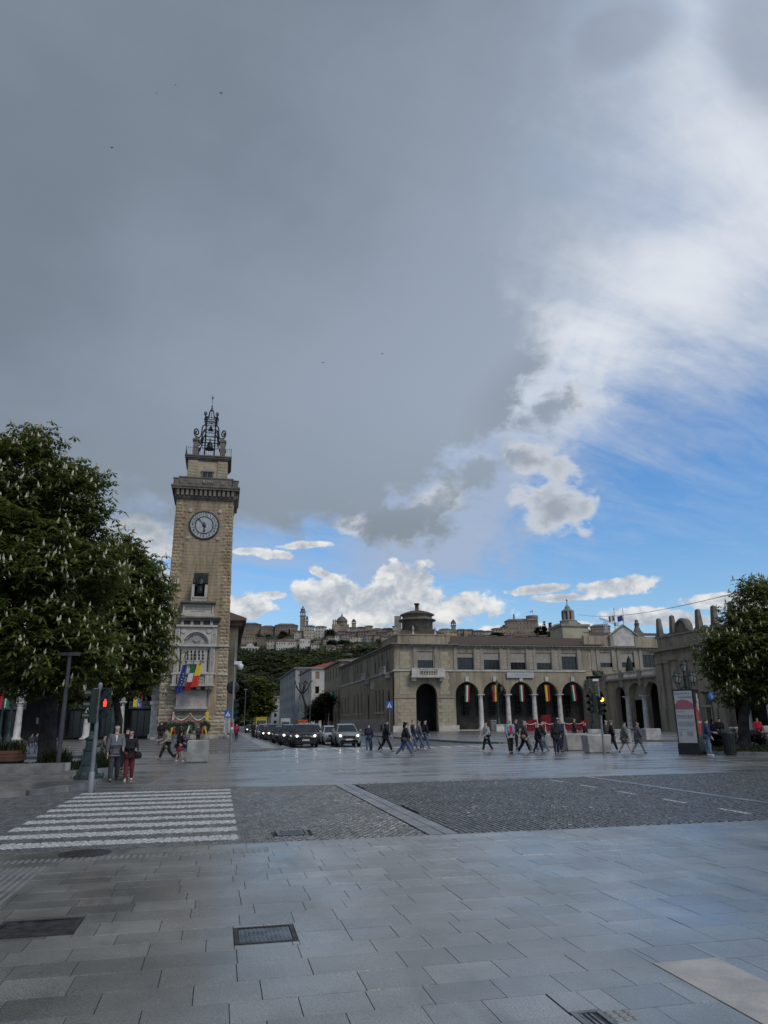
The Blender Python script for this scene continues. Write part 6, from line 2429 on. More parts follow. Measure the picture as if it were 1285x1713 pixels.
for i, (px_, py_) in enumerate(((370, 156), (187, 247), (541, 607), (640, 592), (294, 142), (262, 156))):
    p = PY(px_, py_, 90 + 12 * i)
    t = thing('bird', ('tiny dark bird high at the upper left, nearest the top edge', 'tiny dark bird near the left edge below the upper ones', 'small dark bird right of the tower spire in the grey cloud', 'small dark bird at the middle of the picture, upper of two', 'faint small bird left of the topmost one', 'faintest small bird farthest left in the upper group')[i], 'bird', p, 'birds under the storm cloud')
    s = .16 if i < 4 else .1
    mb = MB()
    mb.lathe([(0, -.35), (.09, -.1), (.1, .1), (0, .35)], (0, 0, 0), 6)
    mb.v = [(p.x + v[0] * s * 3, p.y + v[2] * s * 3, p.z + v[1] * s * 3) for v in mb.v]
    mb.build('body', black, t)
    for sg2 in (-1, 1):
        mb = MB()
        mb.hexa([(p.x, p.y - .1), (p.x + sg2 * s * 1.6, p.y - .05), (p.x + sg2 * s * 1.6, p.y + .02), (p.x, p.y + .12)], p.z, [(p.x, p.y - .1), (p.x + sg2 * s * 1.6, p.y - .05), (p.x + sg2 * s * 1.6, p.y + .02), (p.x, p.y + .12)], p.z + .015)
        mb.v = [(v[0], v[1], v[2] + abs(v[0] - p.x) * .5) for v in mb.v]
        mb.build('wing', black, t)

# ------------------------------------------------------------------ street buildings
def block(label, X0, Y0, Y1, W, h_, m, mr, rows, name='street_building', front=True, roof_h=1.6, wl=2.6, cat='building', colsF=4, cols=7, shutter=None, overhang=.6):
    """plain block: left side along the street (x = X0, y from Y0 to Y1), front facing the square at y = Y0"""
    t = thing(name, label, cat, (X0, Y0, 0))
    Mw, Ms_ = west(X0, Y1), south(X0, Y0)
    sh = shutter or glass_dark
    fh = h_ / rows
    opsw = lambda L, n: [[(L * (i + .5) / n, .6, fh * j + fh * .32, fh * j + fh * .80, 0) for i in range(n)] for j in range(rows)]
    L = Y1 - Y0
    for j, o_ in enumerate(opsw(L, cols)):
        part('side_wall', t, m, Mw, lambda mb: mb.wall(0, L - .35, fh * j, fh * (j + 1), [q_ for q_ in o_ if q_[0] < L - 1], .35, 0))
        for q_ in o_:
            if q_[0] < L - 1:
                part('window', t, sh if (j + int(q_[0])) % 3 == 0 else glass_dark, Mw, lambda mb: mb.box(q_[0] - .6, q_[0] + .6, .04, .3, q_[2], q_[3]))
    for j, o_ in enumerate(opsw(W, colsF)):
        part('front_wall', t, m, Ms_, lambda mb: mb.wall(0, W, fh * j, fh * (j + 1), o_, .35, 0))
        for q_ in o_:
            part('window', t, sh if (j + int(q_[0])) % 2 == 0 else glass_dark, Ms_, lambda mb: mb.box(q_[0] - .6, q_[0] + .6, .12, .3, q_[2], q_[3]))
    part('cornice', t, trim, None, lambda mb: mb.box(X0 - overhang, X0 + W + .2, Y0 - overhang, Y1, h_ + .002, h_ + .35))
    if roof_h:
        def rf(mb):
            z = h_ + .352
            a = overhang - .1
            mb.add([(X0 - a, Y0 - a, z), (X0 + W, Y0 - a, z), (X0 + W, Y1, z), (X0 - a, Y1, z), (X0 + W * .5, Y0 + W * .4, z + roof_h), (X0 + W * .5, Y1 - 2, z + roof_h)], [(0, 1, 4), (1, 2, 5, 4), (2, 3, 5), (3, 0, 4, 5)])
        part('roof', t, mr, None, rf)
    return t


red_tile = mat('red_roof_tiles', (.235, .052, .03), .85, .2, 1., fine=.25, bscale=4)
wht = mat('street_white_plaster', (.46, .435, .39), .85, .1, .3, fine=.08)
gry = mat('street_grey_plaster', (.30, .30, .29), .85, .1, .3, fine=.08)
shut = mat('tan_shutter', (.20, .155, .09), .7, .1, 3)
X_far = 28.
block('older stone palace down the street, beyond the corner palace', 28.01, 176.2, 205, 14, 15.8, plaster, tile_m, 3, roof_h=1.2, cols=6)
block('white street building with red tiled roof and tan shutters', PY(521, 1150, 222).x, 222, 256, 14, 17.2, wht, red_tile, 4, cols=7, colsF=4, shutter=shut, roof_h=2.2)
block('grey street building with long side facade left of the white one', PY(494, 1150, 262).x, 262, 330, 16, 20.0, gry, mat('grey_roof', (.09, .09, .09), .8), 5, cols=12, roof_h=.8)
block('low grey block at the bottom of the street behind the round tree', PY(455, 1160, 345).x, 345, 372, 22, 13, gry, far_roof, 4, colsF=6, roof_h=.5)
# palace along the left pavement behind the tower
eav = mat('shaded_eaves_plaster', (.15, .125, .095), .9, .15, .4, streak=.3)  # plaster tone darkened to paint in the shade of the overhang
t = thing('eaved_palace', 'palace with deep eaves and shade-toned plaster seen edge-on right behind the clock tower', 'palace', (2.0, 97, .1))
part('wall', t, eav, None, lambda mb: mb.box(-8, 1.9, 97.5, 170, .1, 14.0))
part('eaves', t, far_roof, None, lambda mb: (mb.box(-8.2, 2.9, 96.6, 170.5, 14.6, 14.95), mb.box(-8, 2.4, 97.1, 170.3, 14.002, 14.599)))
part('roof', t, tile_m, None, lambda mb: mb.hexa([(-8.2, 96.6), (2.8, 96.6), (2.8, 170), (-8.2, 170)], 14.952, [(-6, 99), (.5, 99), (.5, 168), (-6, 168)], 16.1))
Mw = west(1.9, 170)
for i in range(18):
    for z in (2., 7., 11.):
        part('window', t, glass_dark, Mw, lambda mb: (mb.box(i * 4 + .8, i * 4 + 2.1, -.04, .1, z, z + 2.4)))
part('chimney', t, trim, None, lambda mb: mb.box(-.2, .6, 101, 102, 15.5, 17))

# trees and hedges down the street
def round_tree(label, px, py, rx_, ry_, Y, leaf, n, size, seed, extra=()):
    bl = pxblobs([(px, py, rx_, ry_), *extra], Y, .9)
    base = (bl[0][0], Y, 0)
    t = thing('street_tree', label, 'tree', base, 'trees down the street')
    limbs(base, (bl[0][0], Y, bl[0][2]), bl, .35, seed, t, 4)
    pts = crown_points(bl, n, seed, clump=.7, per=26)
    pts = pts[pts[:, 2] > 1.2]
    link(bpy.data.objects.new('crown', leaf_mesh('crown', pts, size, leaf, seed, False, .3)), t, kind='stuff')


round_tree('bright green round tree at the end of the car queue', 429, 1165, 27, 32, 255, leaf_yg, 7000, .8, 31, ((440, 1178, 20, 22), (418, 1180, 22, 20), (433, 1148, 18, 16)))
round_tree('dark tree beside the tower at the left of the street', 400, 1168, 14, 30, 190, leaf_dk, 3000, .7, 32)
round_tree('dark hedge-like tree before the white street building', 540, 1185, 16, 18, 190, leaf_dk, 2600, .6, 33, ((526, 1190, 14, 12),))
round_tree('rounded dark evergreen beside the street palace', 545, 1172, 11, 12, 178, leaf_dk, 1500, .55, 34)
t = thing('pollarded_tree', 'bare pollarded tree with knobbly branches before the white street building', 'tree', (PY(512, 1200, 185).x, 185, 0))
tp_ = [PY(512, 1208, 185), PY(511, 1180, 185), PY(506, 1162, 185)]
mb = MB()
mb.tube([(tp_[0].x, 185, 0), tp_[1], tp_[2]], [.30, .25, .20], 8)
mb.build('trunk', bark, t)
rr = random.Random(8)
for k in range(9):
    a = R(200 - 26 * k) if k else R(180)
    mb = MB()
    ak = R(150 - 15 * k + rr.uniform(-9, 9))
    e1_ = tp_[2] + Vector((math.cos(ak) * 1.5, rr.uniform(-1, 1), math.sin(ak) * 1.5 + .5)) * rr.uniform(.7, 1.2)
    e2_ = e1_ + Vector((math.cos(ak) * .8, rr.uniform(-.6, .6), 1.1)) * rr.uniform(.6, 1.2)
    mb.tube([tp_[2], e1_, e2_], [.14, .10, .08], 6)
    for q in range(6):
        mb.tube([e2_, e2_ + Vector((rr.uniform(-.7, .7), rr.uniform(-.5, .5), rr.uniform(-.1, .8)))], [.07, .02], 4)
    mb.build('branch', bark, t)


# ------------------------------------------------------------------ cars
tyre_m = mat('tyre', (.012, .012, .012), .8, .2, 8)
rim_m = mat('rim_metal', (.30, .30, .31), .35, .1, 6, metal=.8)
plastic = mat('black_plastic', (.016, .016, .017), .6, .15, 8)
plate_m = mat('number_plate', (.55, .55, .54), .5, .05, 5)
cglass = mat('car_glass', (.018, .022, .025), .07, .2, 1.2, spec=.7)
lamp_on = mat('headlight_lit', (.7, .7, .68), .3, emit=(1., .95, .85), estr=6.)
lamp_off = mat('headlight_glass', (.35, .37, .39), .15, .1, 6, spec=.7)
lamp_red = mat('tail_light', (.25, .01, .01), .3)


def paint_m(name, c):
    return mat(name, c, .24, .05, 2., spec=.6)


car_paints = {k: paint_m('car_paint_' + k, c) for k, c in {'black': (.010, .010, .012), 'sage': (.19, .205, .19), 'charcoal': (.035, .036, .038), 'silver': (.33, .335, .34), 'grey': (.12, .122, .125), 'navy': (.018, .022, .035), 'white': (.55, .55, .54)}.items()}
BASE_PAINT = car_paints['black']


def make_car(label, L, W, Hh, group, hatch=False, kidney=False):
    t = thing('car', label, 'car', (0, 0, 0), group)
    st = [(0., .80, .36, .70), (.012, .90, .27, .84), (.05, .965, .24, .96), (.12, .99, .22, 1.01), (.26, 1., .21, 1.07), (.5, 1., .21, 1.09), (.82, .995, .22, 1.12), (.95, .95, .27, 1.10), (.99, .90, .33, 1.0), (1., .84, .4, .9)]
    zs_ = Hh / 1.66
    mb = MB()
    vs = []
    for (u, w, zb, zt) in st:
        hw = w * W / 2
        zb, zt = zb * zs_, zt * zs_
        y = -L / 2 + u * L
        ring = [(hw * .86, zb), (hw * .97, zb + .12), (hw, zb + .30), (hw * .985, zt - .16), (hw * .93, zt - .04), (hw * .6, zt + .01), (0, zt + .03)]
        ring = ring + [(-x, z) for x, z in ring[-2::-1]]
        vs += [(x, y, z) for x, z in ring]
    n = 13
    fs = [(i * n + k, i * n + k + 1, (i + 1) * n + k + 1, (i + 1) * n + k) for i in range(len(st) - 1) for k in range(n - 1)]
    fs = [tuple(reversed(q)) for q in fs]
    fs += [((i + 1) * n, (i + 1) * n + n - 1, i * n + n - 1, i * n) for i in range(len(st) - 1)]
    mb.add(vs, fs, 0, True)
    mb.add(vs[:n], [tuple(range(n))])
    mb.add(vs[-n:], [tuple(range(n - 1, -1, -1))])
    mb.build('body', BASE_PAINT, t)
    zb, zr = 1.04 * zs_, Hh
    yb = [-.26 * L, .46 * L]
    y0, y1, y2, y3 = -L / 2 + .245 * L, -L / 2 + .43 * L, -L / 2 + (.90 if not hatch else .86) * L, -L / 2 + .975 * L
    b0, r0 = W / 2 * .93, W / 2 * .72
    lo = [(-b0 * .96, y0, zb), (b0 * .96, y0, zb), (b0, y1, zb), (b0 * .95, y3, zb), (-b0 * .95, y3, zb), (-b0, y1, zb)]
    hi = [(-r0 * .9, y1 - .08, zr - .07), (r0 * .9, y1 - .08, zr - .07), (r0, y1 + .5, zr), (r0 * .92, y2, zr - .04), (-r0 * .92, y2, zr - .04), (-r0, y1 + .5, zr)]
    mb = MB()
    mb.add(lo + hi, [(0, 1, 7, 6), (1, 2, 8, 7), (2, 3, 9, 8), (3, 4, 10, 9), (4, 5, 11, 10), (5, 0, 6, 11), (6, 7, 8, 11), (8, 9, 10, 11)])
    mb.build('cabin', BASE_PAINT, t)

    def pane(name, q, ins, out):
        q = [Vector(p) for p in q]
        c = sum(q, Vector()) / len(q)
        nrm = (q[1] - q[0]).cross(q[2] - q[0]).normalized()
        mb = MB()
        q2 = [p.lerp(c, ins) + nrm * out for p in q]
        mb.add(q2, [tuple(range(len(q2)))])
        return mb.build(name, cglass, t)
    pane('windscreen', [lo[0], lo[1], hi[1], hi[0]], .09, .006)
    mid = .48
    for sg2 in (1, -1):
        a, b_, c, d = ([lo[2], lo[3], hi[3], hi[2]] if sg2 > 0 else [lo[4], lo[5], hi[5], hi[4]])
        a, b_, c, d = Vector(a), Vector(b_), Vector(c), Vector(d)
        pane('side_window', [a, a.lerp(b_, mid), d.lerp(c, mid), d] , .09, .006)
        pane('side_window', [a.lerp(b_, mid), b_, c, d.lerp(c, mid)], .12, .006)
        a2 = [lo[1], lo[2], hi[2], hi[1]] if sg2 > 0 else [lo[5], lo[0], hi[0], hi[5]]
        pane('quarter_window', a2, .14, .005)
    pane('rear_window', [lo[3], lo[4], hi[4], hi[3]], .12, .006)
    for sg2 in (-1, 1):
        for u in (.185, .80):
            y = -L / 2 + u * L
            r_ = .355 * zs_
            mb = MB()
            mb.M = Matrix.Translation((sg2 * (W / 2 - .10), y, r_)) @ Matrix.Rotation(sg2 * R(90), 4, 'Y')
            mb.lathe([(r_ * .62, -.11), (r_ * .95, -.11), (r_, -.07), (r_, .08), (r_ * .95, .115), (r_ * .66, .12)], (0, 0, 0), 20)
            wh = mb.build('wheel', tyre_m, t)
            mb = MB()
            mb.M = Matrix.Translation((sg2 * (W / 2 - .10), y, r_)) @ Matrix.Rotation(sg2 * R(90), 4, 'Y')
            mb.lathe([(r_ * .66, .09), (r_ * .6, .115), (r_ * .5, .09), (0, .1)], (0, 0, 0), 16)
            mb.build('rim', rim_m, wh)
            mb = MB()
            mb.prism([(y + (r_ + .07) * math.cos(math.pi * k / 10), r_ + (r_ + .07) * math.sin(math.pi * k / 10)) for k in range(11)] + [(y - r_ * .9, r_ - .12), (y + r_ * .9, r_ - .12)], 0, .02)
            mb.v = [(sg2 * (W / 2 * .998) + (q[1] - .012) * sg2, q[0], q[2]) for q in mb.v]
            mb.build('wheel_arch', plastic, t)
        # headlight
        yf = -L / 2
        hx = W / 2
        zh = .80 * zs_
        mb = MB()
        mb.hexa([(sg2 * hx * .52, yf + .0), (sg2 * hx * .86, yf + .06), (sg2 * hx * .90, yf + .2), (sg2 * hx * .54, yf + .12)][::sg2], zh - .06,
                [(sg2 * hx * .54, yf + .03), (sg2 * hx * .88, yf + .10), (sg2 * hx * .90, yf + .22), (sg2 * hx * .56, yf + .14)][::sg2], zh + .08)
        hl = mb.build('headlight', lamp_off, t)
        mb = MB()
        mb.M = Matrix.Translation((sg2 * hx * .70, yf + .035, zh + .005)) @ Matrix.Rotation(R(90), 4, 'X')
        mb.lathe([(.075, 0), (.065, .03), (0, .04)], (0, 0, 0), 10)
        mb.build('lamp', lamp_on, hl)
        mb = MB()
        mb.box(sg2 * hx * .62, sg2 * hx * .90, L / 2 - .10, L / 2 + .005, .82 * zs_, .98 * zs_) if sg2 > 0 else mb.box(-hx * .90, -hx * .62, L / 2 - .10, L / 2 + .005, .82 * zs_, .98 * zs_)
        mb.build('tail_light', lamp_red, t)
        mb = MB()
        mb.lathe([(.02, -.1), (.1, -.06), (.1, .06), (.03, .1)], (sg2 * (W / 2 + .10), y0 + .32, zb + .10), 8, sy=.6)
        mb.box(min(sg2 * W / 2 * .9, sg2 * (W / 2 + .05)), max(sg2 * W / 2 * .9, sg2 * (W / 2 + .05)), y0 + .29, y0 + .35, zb + .02, zb + .08)
        mb.build('mirror', BASE_PAINT, t)
        mb = MB()
        mb.tube([(sg2 * r0 * .9, y1 + .45, zr - .01), (sg2 * r0 * .9, y1 + .55, zr + .045), (sg2 * r0 * .86, y2 - .1, zr + .03), (sg2 * r0 * .84, y2, zr - .04)], .018, 5)
        mb.build('roof_rail', plastic, t)
    yf = -L / 2
    if kidney:
        for sg2 in (-1, 1):
            mb = MB()
            mb.prism([(sg2 * .03, .66), (sg2 * .06, .60), (sg2 * .34, .60), (sg2 * .38, .68), (sg2 * .33, .78), (sg2 * .05, .78)][::sg2], yf - .012, yf + .1)
            mb.build('grille', plastic, t)
    else:
        mb = MB()
        mb.prism([(-.42, .60), (.42, .60), (.50, .72), (.44, .80), (-.44, .80), (-.50, .72)], yf - .012, yf + .12)
        mb.build('grille', plastic, t)
    mb = MB()
    mb.prism([(-.72, .28), (.72, .28), (.62, .50), (-.62, .50)], yf + .0, yf + .2)
    mb.build('lower_intake', plastic, t)
    mb = MB()
    mb.box(-.26, .26, yf - .02, yf - .008, .47, .58)
    mb.build('number_plate', plate_m, t)
    mb = MB()
    mb.lathe([(.05, 0), (.04, .012), (0, .015)], (0, 0, 0), 12)
    mb.v = [(x, yf + .01 - z, .83 + y_) for x, y_, z in mb.v]
    mb.build('badge', rim_m, t)
    return t


GQ = 'cars queueing at the crossing'
suv = make_car('black sport utility car with lit headlights at the head of the queue', 4.5, 1.88, 1.68, GQ, kidney=True)
suv2 = make_car('pale sage green utility car with lit headlights, front of the right lane', 4.4, 1.87, 1.65, GQ)
hat = make_car('light silver hatchback close behind the sage green car', 4.1, 1.76, 1.50, GQ, hatch=True)
ZR = -.03
def put(o, x, y, p, rz=0., label=None, first=False, z=ZR):
    c = o if first else copy_tree(o, label=label)
    c.location = (x, y, z)
    c.rotation_euler = (0, 0, rz)
    recolor(c, {BASE_PAINT.name: car_paints[p], 'headlight_lit': lamp_on if p in ('black', 'sage', 'charcoal', 'silver') and not (y > 62 and p == 'silver') else lamp_off})
    return c


put(suv, 6.38, 58.2, 'black', R(-1), first=True)
put(suv2, 9.6, 57.9, 'sage', R(-2), first=True)
put(hat, 9.25, 63.2, 'silver', R(-1), first=True)
for i, (o, x, y, p, lb) in enumerate(((suv2, 5.95, 64.0, 'charcoal', 'dark grey utility car directly behind the black one at the head of the queue'), (hat, 5.75, 69.8, 'navy', 'dark blue hatchback, third car in the left lane of the queue'),
        (suv, 5.45, 76.0, 'charcoal', 'dark utility car with bright headlights, fourth in the left lane'), (hat, 5.3, 82.2, 'black', 'black car behind the fourth one in the left lane'), (suv2, 5.2, 88.5, 'grey', 'grey utility car far back in the left lane'),
        (hat, 5.15, 95., 'silver', 'silver car near the back of the left lane'), (suv2, 8.4, 69.8, 'grey', 'grey car seen between the black and the sage green cars'), (suv, 8.7, 77.5, 'silver', 'silver car farther back in the right lane'),
        (hat, 8.6, 85., 'navy', 'dark car farther back in the right lane, behind the silver one'), (suv2, 7.2, 112., 'silver', 'pale car approaching beyond the queue, near the yellow bus'), (hat, 10.2, 120., 'white', 'white car approaching beyond the queue at right'),
        (hat, 5.4, 132, 'charcoal', 'small dark car far down the street beside the dark trees'))):
    put(o, x, y, p, R(rnd.uniform(-2, 2)), lb)


def box_vehicle(name, label, cat, x, y, L, W, Hh, m, roof_m):
    t = thing(name, label, cat, (x, y, ZR))
    mb = MB()
    mb.hexa([(x - W / 2, y), (x + W / 2, y), (x + W / 2, y + L), (x - W / 2, y + L)], .35, [(x - W / 2 * .95, y + .12), (x + W / 2 * .95, y + .12), (x + W / 2 * .95, y + L), (x - W / 2 * .95, y + L)], Hh)
    mb.build('body', m, t)
    part('windscreen', t, cglass, None, lambda q: q.hexa([(x - W * .42, y - .0), (x + W * .42, y - .0), (x + W * .42, y + .2), (x - W * .42, y + .2)], Hh * .42, [(x - W * .40, y + .06), (x + W * .40, y + .06), (x + W * .4, y + .25), (x - W * .4, y + .25)], Hh * .84))
    part('roof_band', t, roof_m, None, lambda q: q.box(x - W * .485, x + W * .485, y + .06, y + L - .1, Hh + .001, Hh + .3))
    for sx_ in (-1, 1):
        part('headlight', t, lamp_on, None, lambda q: q.cbox((x + sx_ * W * .36, y - .01, .8), .22, .08, .16))
        for yy in (y + 1.4, y + L - 1.6):
            mb = MB()
            mb.M = Matrix.Translation((x + sx_ * (W / 2 - .12), yy, .42)) @ Matrix.Rotation(R(90), 4, 'Y')
            mb.lathe([(.2, -.14), (.45, -.12), (.45, .12), (.2, .14)], (0, 0, 0), 14)
            mb.build('wheel', tyre_m, t)
    part('number_plate', t, plate_m, None, lambda q: q.box(x - .26, x + .26, y - .02, y - .005, .5, .62))


box_vehicle('city_bus', 'yellow roofed city bus behind the queue of cars', 'bus', 9.4, 172, 11, 2.5, 2.7, mat('bus_yellow', (.50, .40, .03), .4, .06, 2), mat('bus_yellow', 0))
box_vehicle('delivery_van', 'white delivery van right of the yellow bus', 'van', 13.6, 158, 5.2, 2.0, 2.3, car_paints['white'], car_paints['white'])
box_vehicle('delivery_van', 'orange van right behind the queue, next to the white van', 'van', 15.2, 140, 4.6, 1.9, 1.9, mat('van_orange', (.45, .10, .02), .4, .06, 2), mat('van_orange', 0))

# ------------------------------------------------------------------ people
skins = [mat('skin_light', (.46, .29, .22), .55, .06, 8), mat('skin_tan', (.33, .20, .14), .55, .06, 8)]
CL = {}


def cm(name, c):
    if name not in CL:
        CL[name] = mat('fabric_' + name, c, .9, .12, 14, bump=.25, bscale=120)
    return CL[name]


FAB = {'black': (.012, .012, .014), 'charcoal': (.045, .046, .05), 'navy': (.018, .022, .045), 'grey': (.115, .12, .13), 'lightgrey': (.30, .30, .30), 'white': (.55, .55, .54), 'denim': (.075, .11, .18), 'paledenim': (.13, .19, .27), 'bluejacket': (.20, .27, .33),
       'red': (.42, .02, .03), 'crimson': (.26, .018, .05), 'wine': (.13, .022, .03), 'beige': (.30, .26, .20), 'brown': (.055, .03, .022), 'khaki': (.15, .135, .10), 'sage': (.12, .135, .125), 'pink': (.55, .16, .20), 'tan': (.24, .14, .07), 'darkblue': (.03, .045, .10)}
HAIR = {'dark': (.012, .009, .008), 'grey': (.30, .29, .28), 'brown': (.05, .028, .016), 'blond': (.25, .17, .09), 'cap': (.03, .03, .035)}


def person(label, px, py, hpx, face, top, bottom, hair='dark', stride=.6, kind='trousers', coat=0, sleeve=1., shoes='black', skin_i=0, arms=(.25, -.25), bend=(15, 15), fat=1., hat=None, bag=None, hood=False, base_z=0., long_hair=False, shirt=None, z_list=None, group=None, glasses=False):
    g = G(px, py, base_z)
    axial = g.x * math.sin(YAW) + g.y * math.cos(YAW)
    Ht = max(1.05, min(1.9, hpx * axial / 1265. * 1.0))
    t = thing('person', label, 'person', (g.x, g.y, base_z), group)
    M = Matrix.Translation((g.x, g.y, base_z)) @ Matrix.Rotation(R(face), 4, 'Z')
    sf = fat
    # legs: swing forward is towards -y
    tl, sl = .245, .245

    def leg(sgn, th, kn):
        hip = Vector((sgn * .052, 0, .515))
        knee = hip + Vector((sgn * .004, -math.sin(th) * tl, -math.cos(th) * tl))
        a2 = th - kn
        ank = knee + Vector((0, -math.sin(a2) * sl, -math.cos(a2) * sl))
        return hip, knee, ank, a2
    A = leg(-1, R(26) * stride, R(6) * stride)
    B = leg(1, R(-14) * stride, R(26) * stride)
    low = min(A[2].z, B[2].z) - .028
    up = Vector((0, 0, -low))

    def T(p):
        q = Vector(p) + up
        return M @ (q * Ht)
    lean = -.03 * stride
    pel, wai, che, nb_, nk = (0, 0, .545), (0, lean * .3, .62), (0, lean * .7, .725), (0, lean, .815), (0, lean * 1.1, .862)
    hd, ht_ = (0, lean * 1.1 - .008, .915), (0, lean * 1.1 - .004, .958)

    def arm(sgn, sw, bd):
        sh = Vector((sgn * .105 * sf, lean, .80))
        a = R(40) * sw
        el_ = sh + Vector((sgn * .03, -math.sin(a) * .165, -math.cos(a) * .165))
        a2 = a + R(bd)
        wr_ = el_ + Vector((-sgn * .012 * (bd / 60), -math.sin(a2) * .145, -math.cos(a2) * .145))
        ha = wr_ + Vector((0, -math.sin(a2) * .045, -math.cos(a2) * .045))
        return sh, el_, wr_, ha, a2
    LA, RA = arm(-1, arms[0], bend[0]), arm(1, arms[1], bend[1])
    pts, ed, rad = [], [], []

    def v(p, r, par=None):
        pts.append(T(p))
        r = r * 1.16 if len(pts) < 9 or r > .03 else r * 1.05
        rad.append(r * Ht if not hasattr(r, '__len__') else (r[0] * Ht, r[1] * Ht))
        if par is not None:
            ed.append((par, len(pts) - 1))
        return len(pts) - 1
    p0 = v(pel, .066 * sf)
    p1 = v(wai, .060 * sf, p0)
    p2 = v(che, .068 * sf, p1)
    p3 = v(nb_, .040, p2)
    p4 = v(nk, .030, p3)
    p5 = v(hd, .046, p4)
    p6 = v(ht_, .043, p5)
    v((0, lean * 1.1 - .062, .925), .009, p5)          # nose
    for (sh, el_, wr_, ha, a2), sgn in ((LA, -1), (RA, 1)):
        s_ = v(sh, .036 * sf, p2)
        e_ = v(el_, .024, s_)
        w_ = v(wr_, .017, e_)
        h_ = v(ha, .019, w_)
        d = Vector((0, -math.sin(a2), -math.cos(a2)))
        fwd = Vector((0, -math.cos(a2), math.sin(a2)))
        for k, (o_, L_) in enumerate(((-.018, .042), (-.006, .050), (.006, .047), (.017, .036))):
            f1 = v(ha + fwd * -o_ + d * (.022 + L_ * .4), .0058, h_)
            v(ha + fwd * -o_ * 1.05 + d * (.02 + L_ * .8) + Vector((-sgn * .012, 0, 0)), .0048, f1)
        f1 = v(wr_ + d * .03 + fwd * .026, .0065, w_)
        v(wr_ + d * .052 + fwd * .032 + Vector((-sgn * .006, 0, 0)), .0055, f1)
    for (hip, knee, ank, a2), sgn in ((A, -1), (B, 1)):
        h_ = v(hip, .050 * sf, p0)
        k_ = v(knee, .034, h_)
        c_ = v(knee.lerp(ank, .35), .033, k_)
        a_ = v(ank, .020, c_)
        v(ank + Vector((0, -math.cos(a2) * .06, -.012 + math.sin(-a2) * .06 * .5)), .016, a_)
    body = skin('body', pts, ed, rad, skins[skin_i], t, 1)

    def cloth_part(name, m, chain):
        P, E, Rr = [], [], []
        for (p, r, par) in chain:
            P.append(T(p))
            Rr.append(r * Ht * 1.2 * (1 + .05 * math.sin(px * 3.1)))
            if par is not None:
                E.append((par, len(P) - 1))
        return skin(name, P, E, Rr, m, t, 1)
    topm = cm(top, FAB[top])
    ch_ = [(pel, .079 * sf, None), (wai, .075 * sf, 0), (che, .083 * sf, 1), (nb_, .050, 2)]
    if coat:
        ch_.append(((0, .0, .515 - coat), (.084 + .1 * coat) * sf, 0))
    else:
        ch_.append(((0, 0, .50), .076 * sf, 0))
    for (sh, el_, wr_, ha, a2) in (LA, RA):
        ch_.append((sh, .046 * sf, 2))
        ch_.append((el_ if sleeve > .5 else Vector(sh).lerp(el_, .75), .034 * sf, len(ch_) - 1))
        if sleeve > .5:
            ch_.append((Vector(el_).lerp(wr_, .95 * sleeve), .026, len(ch_) - 1))
    if hood:
        ch_.append(((0, .02, .905), .062, 3))
    jk = cloth_part('jacket' if sleeve > .5 else 'shirt', topm, ch_)
    if shirt:
        mb = MB()
        ps = [T(q) for q in ((-.035, -.082 * sf + lean * .8, .80), (.035, -.082 * sf + lean * .8, .80), (.05, -.096 * sf, .56), (-.05, -.096 * sf, .56))] if shirt == 'red' else [T(q) for q in ((-.024, -.07 * sf + lean * .8, .815), (.024, -.07 * sf + lean * .8, .815), (.004, -.097 * sf, .70), (-.004, -.097 * sf, .70))]
        fw = (M.to_3x3() @ Vector((0, -1, 0))) * .012 * Ht
        mb.add(ps + [p - fw * 3 for p in ps], [(3, 2, 1, 0), (0, 1, 5, 4), (1, 2, 6, 5), (2, 3, 7, 6), (3, 0, 4, 7)])
        mb.build('shirt_front', cm(shirt, FAB[shirt]), jk)
    bm_ = cm(bottom, FAB[bottom])
    if kind == 'skirt':
        cloth_part('skirt', bm_, [(pel, .078 * sf, None), ((0, 0, .46), .094 * sf, 0), ((0, 0, .36), .105 * sf, 1), ((0, 0, .32), .10 * sf, 2)])
    else:
        f_ = 1. if kind == 'trousers' else .12
        c2 = [(pel, .072 * sf, None)]
        for (hip, knee, ank, a2) in (A, B):
            c2.append((hip, .058 * sf, 0))
            c2.append((knee if kind == 'trousers' else Vector(hip).lerp(knee, .95), .043 * (1 if kind == 'trousers' else 1.2), len(c2) - 1))
            if kind == 'trousers':
                c2.append((Vector(knee).lerp(ank, .96), .032, len(c2) - 1))
        cloth_part('trousers' if kind == 'trousers' else 'shorts', bm_, c2)
    for (hip, knee, ank, a2), sgn in ((A, -1), (B, 1)):
        fo = Vector((0, -math.cos(a2), math.sin(a2) * -.6))
        P = [T(ank + Vector((0, .016, -.008))), T(ank + fo * .04 + Vector((0, 0, -.012))), T(ank + fo * .088 + Vector((0, 0, -.016)))]
        skin('shoe', P, [(0, 1), (1, 2)], [.026 * Ht, .024 * Ht, .017 * Ht], cm(shoes, FAB[shoes]), t, 1)
    hm = mat('hair_' + hair, HAIR[hair], .7, .2, 30, bump=.3, bscale=120)
    if hair == 'bald':
        pass
    hp = [((0, lean * 1.1 + .020, .935), .047, None), ((0, lean * 1.1 + .004, .970), .049, 0)]
    if long_hair:
        hp.append(((0, lean + .034, .875), .042, 0))
        hp.append(((0, lean + .045, .81), .034, 2))
    cloth_part('hair' if not hat else 'hat', hm if not hat else cm(hat, FAB[hat]), hp)
    if hat:
        mb = MB()
        mb.lathe([(.052 * Ht, 0), (.075 * Ht, -.004), (.074 * Ht, .004), (.05 * Ht, .01)], (0, 0, 0), 12)
        mb.v = [tuple(T((0, lean * 1.1 - .012, .952)) + Vector(q)) for q in mb.v]
        mb.build('hat_brim', cm(hat, FAB[hat]), t)
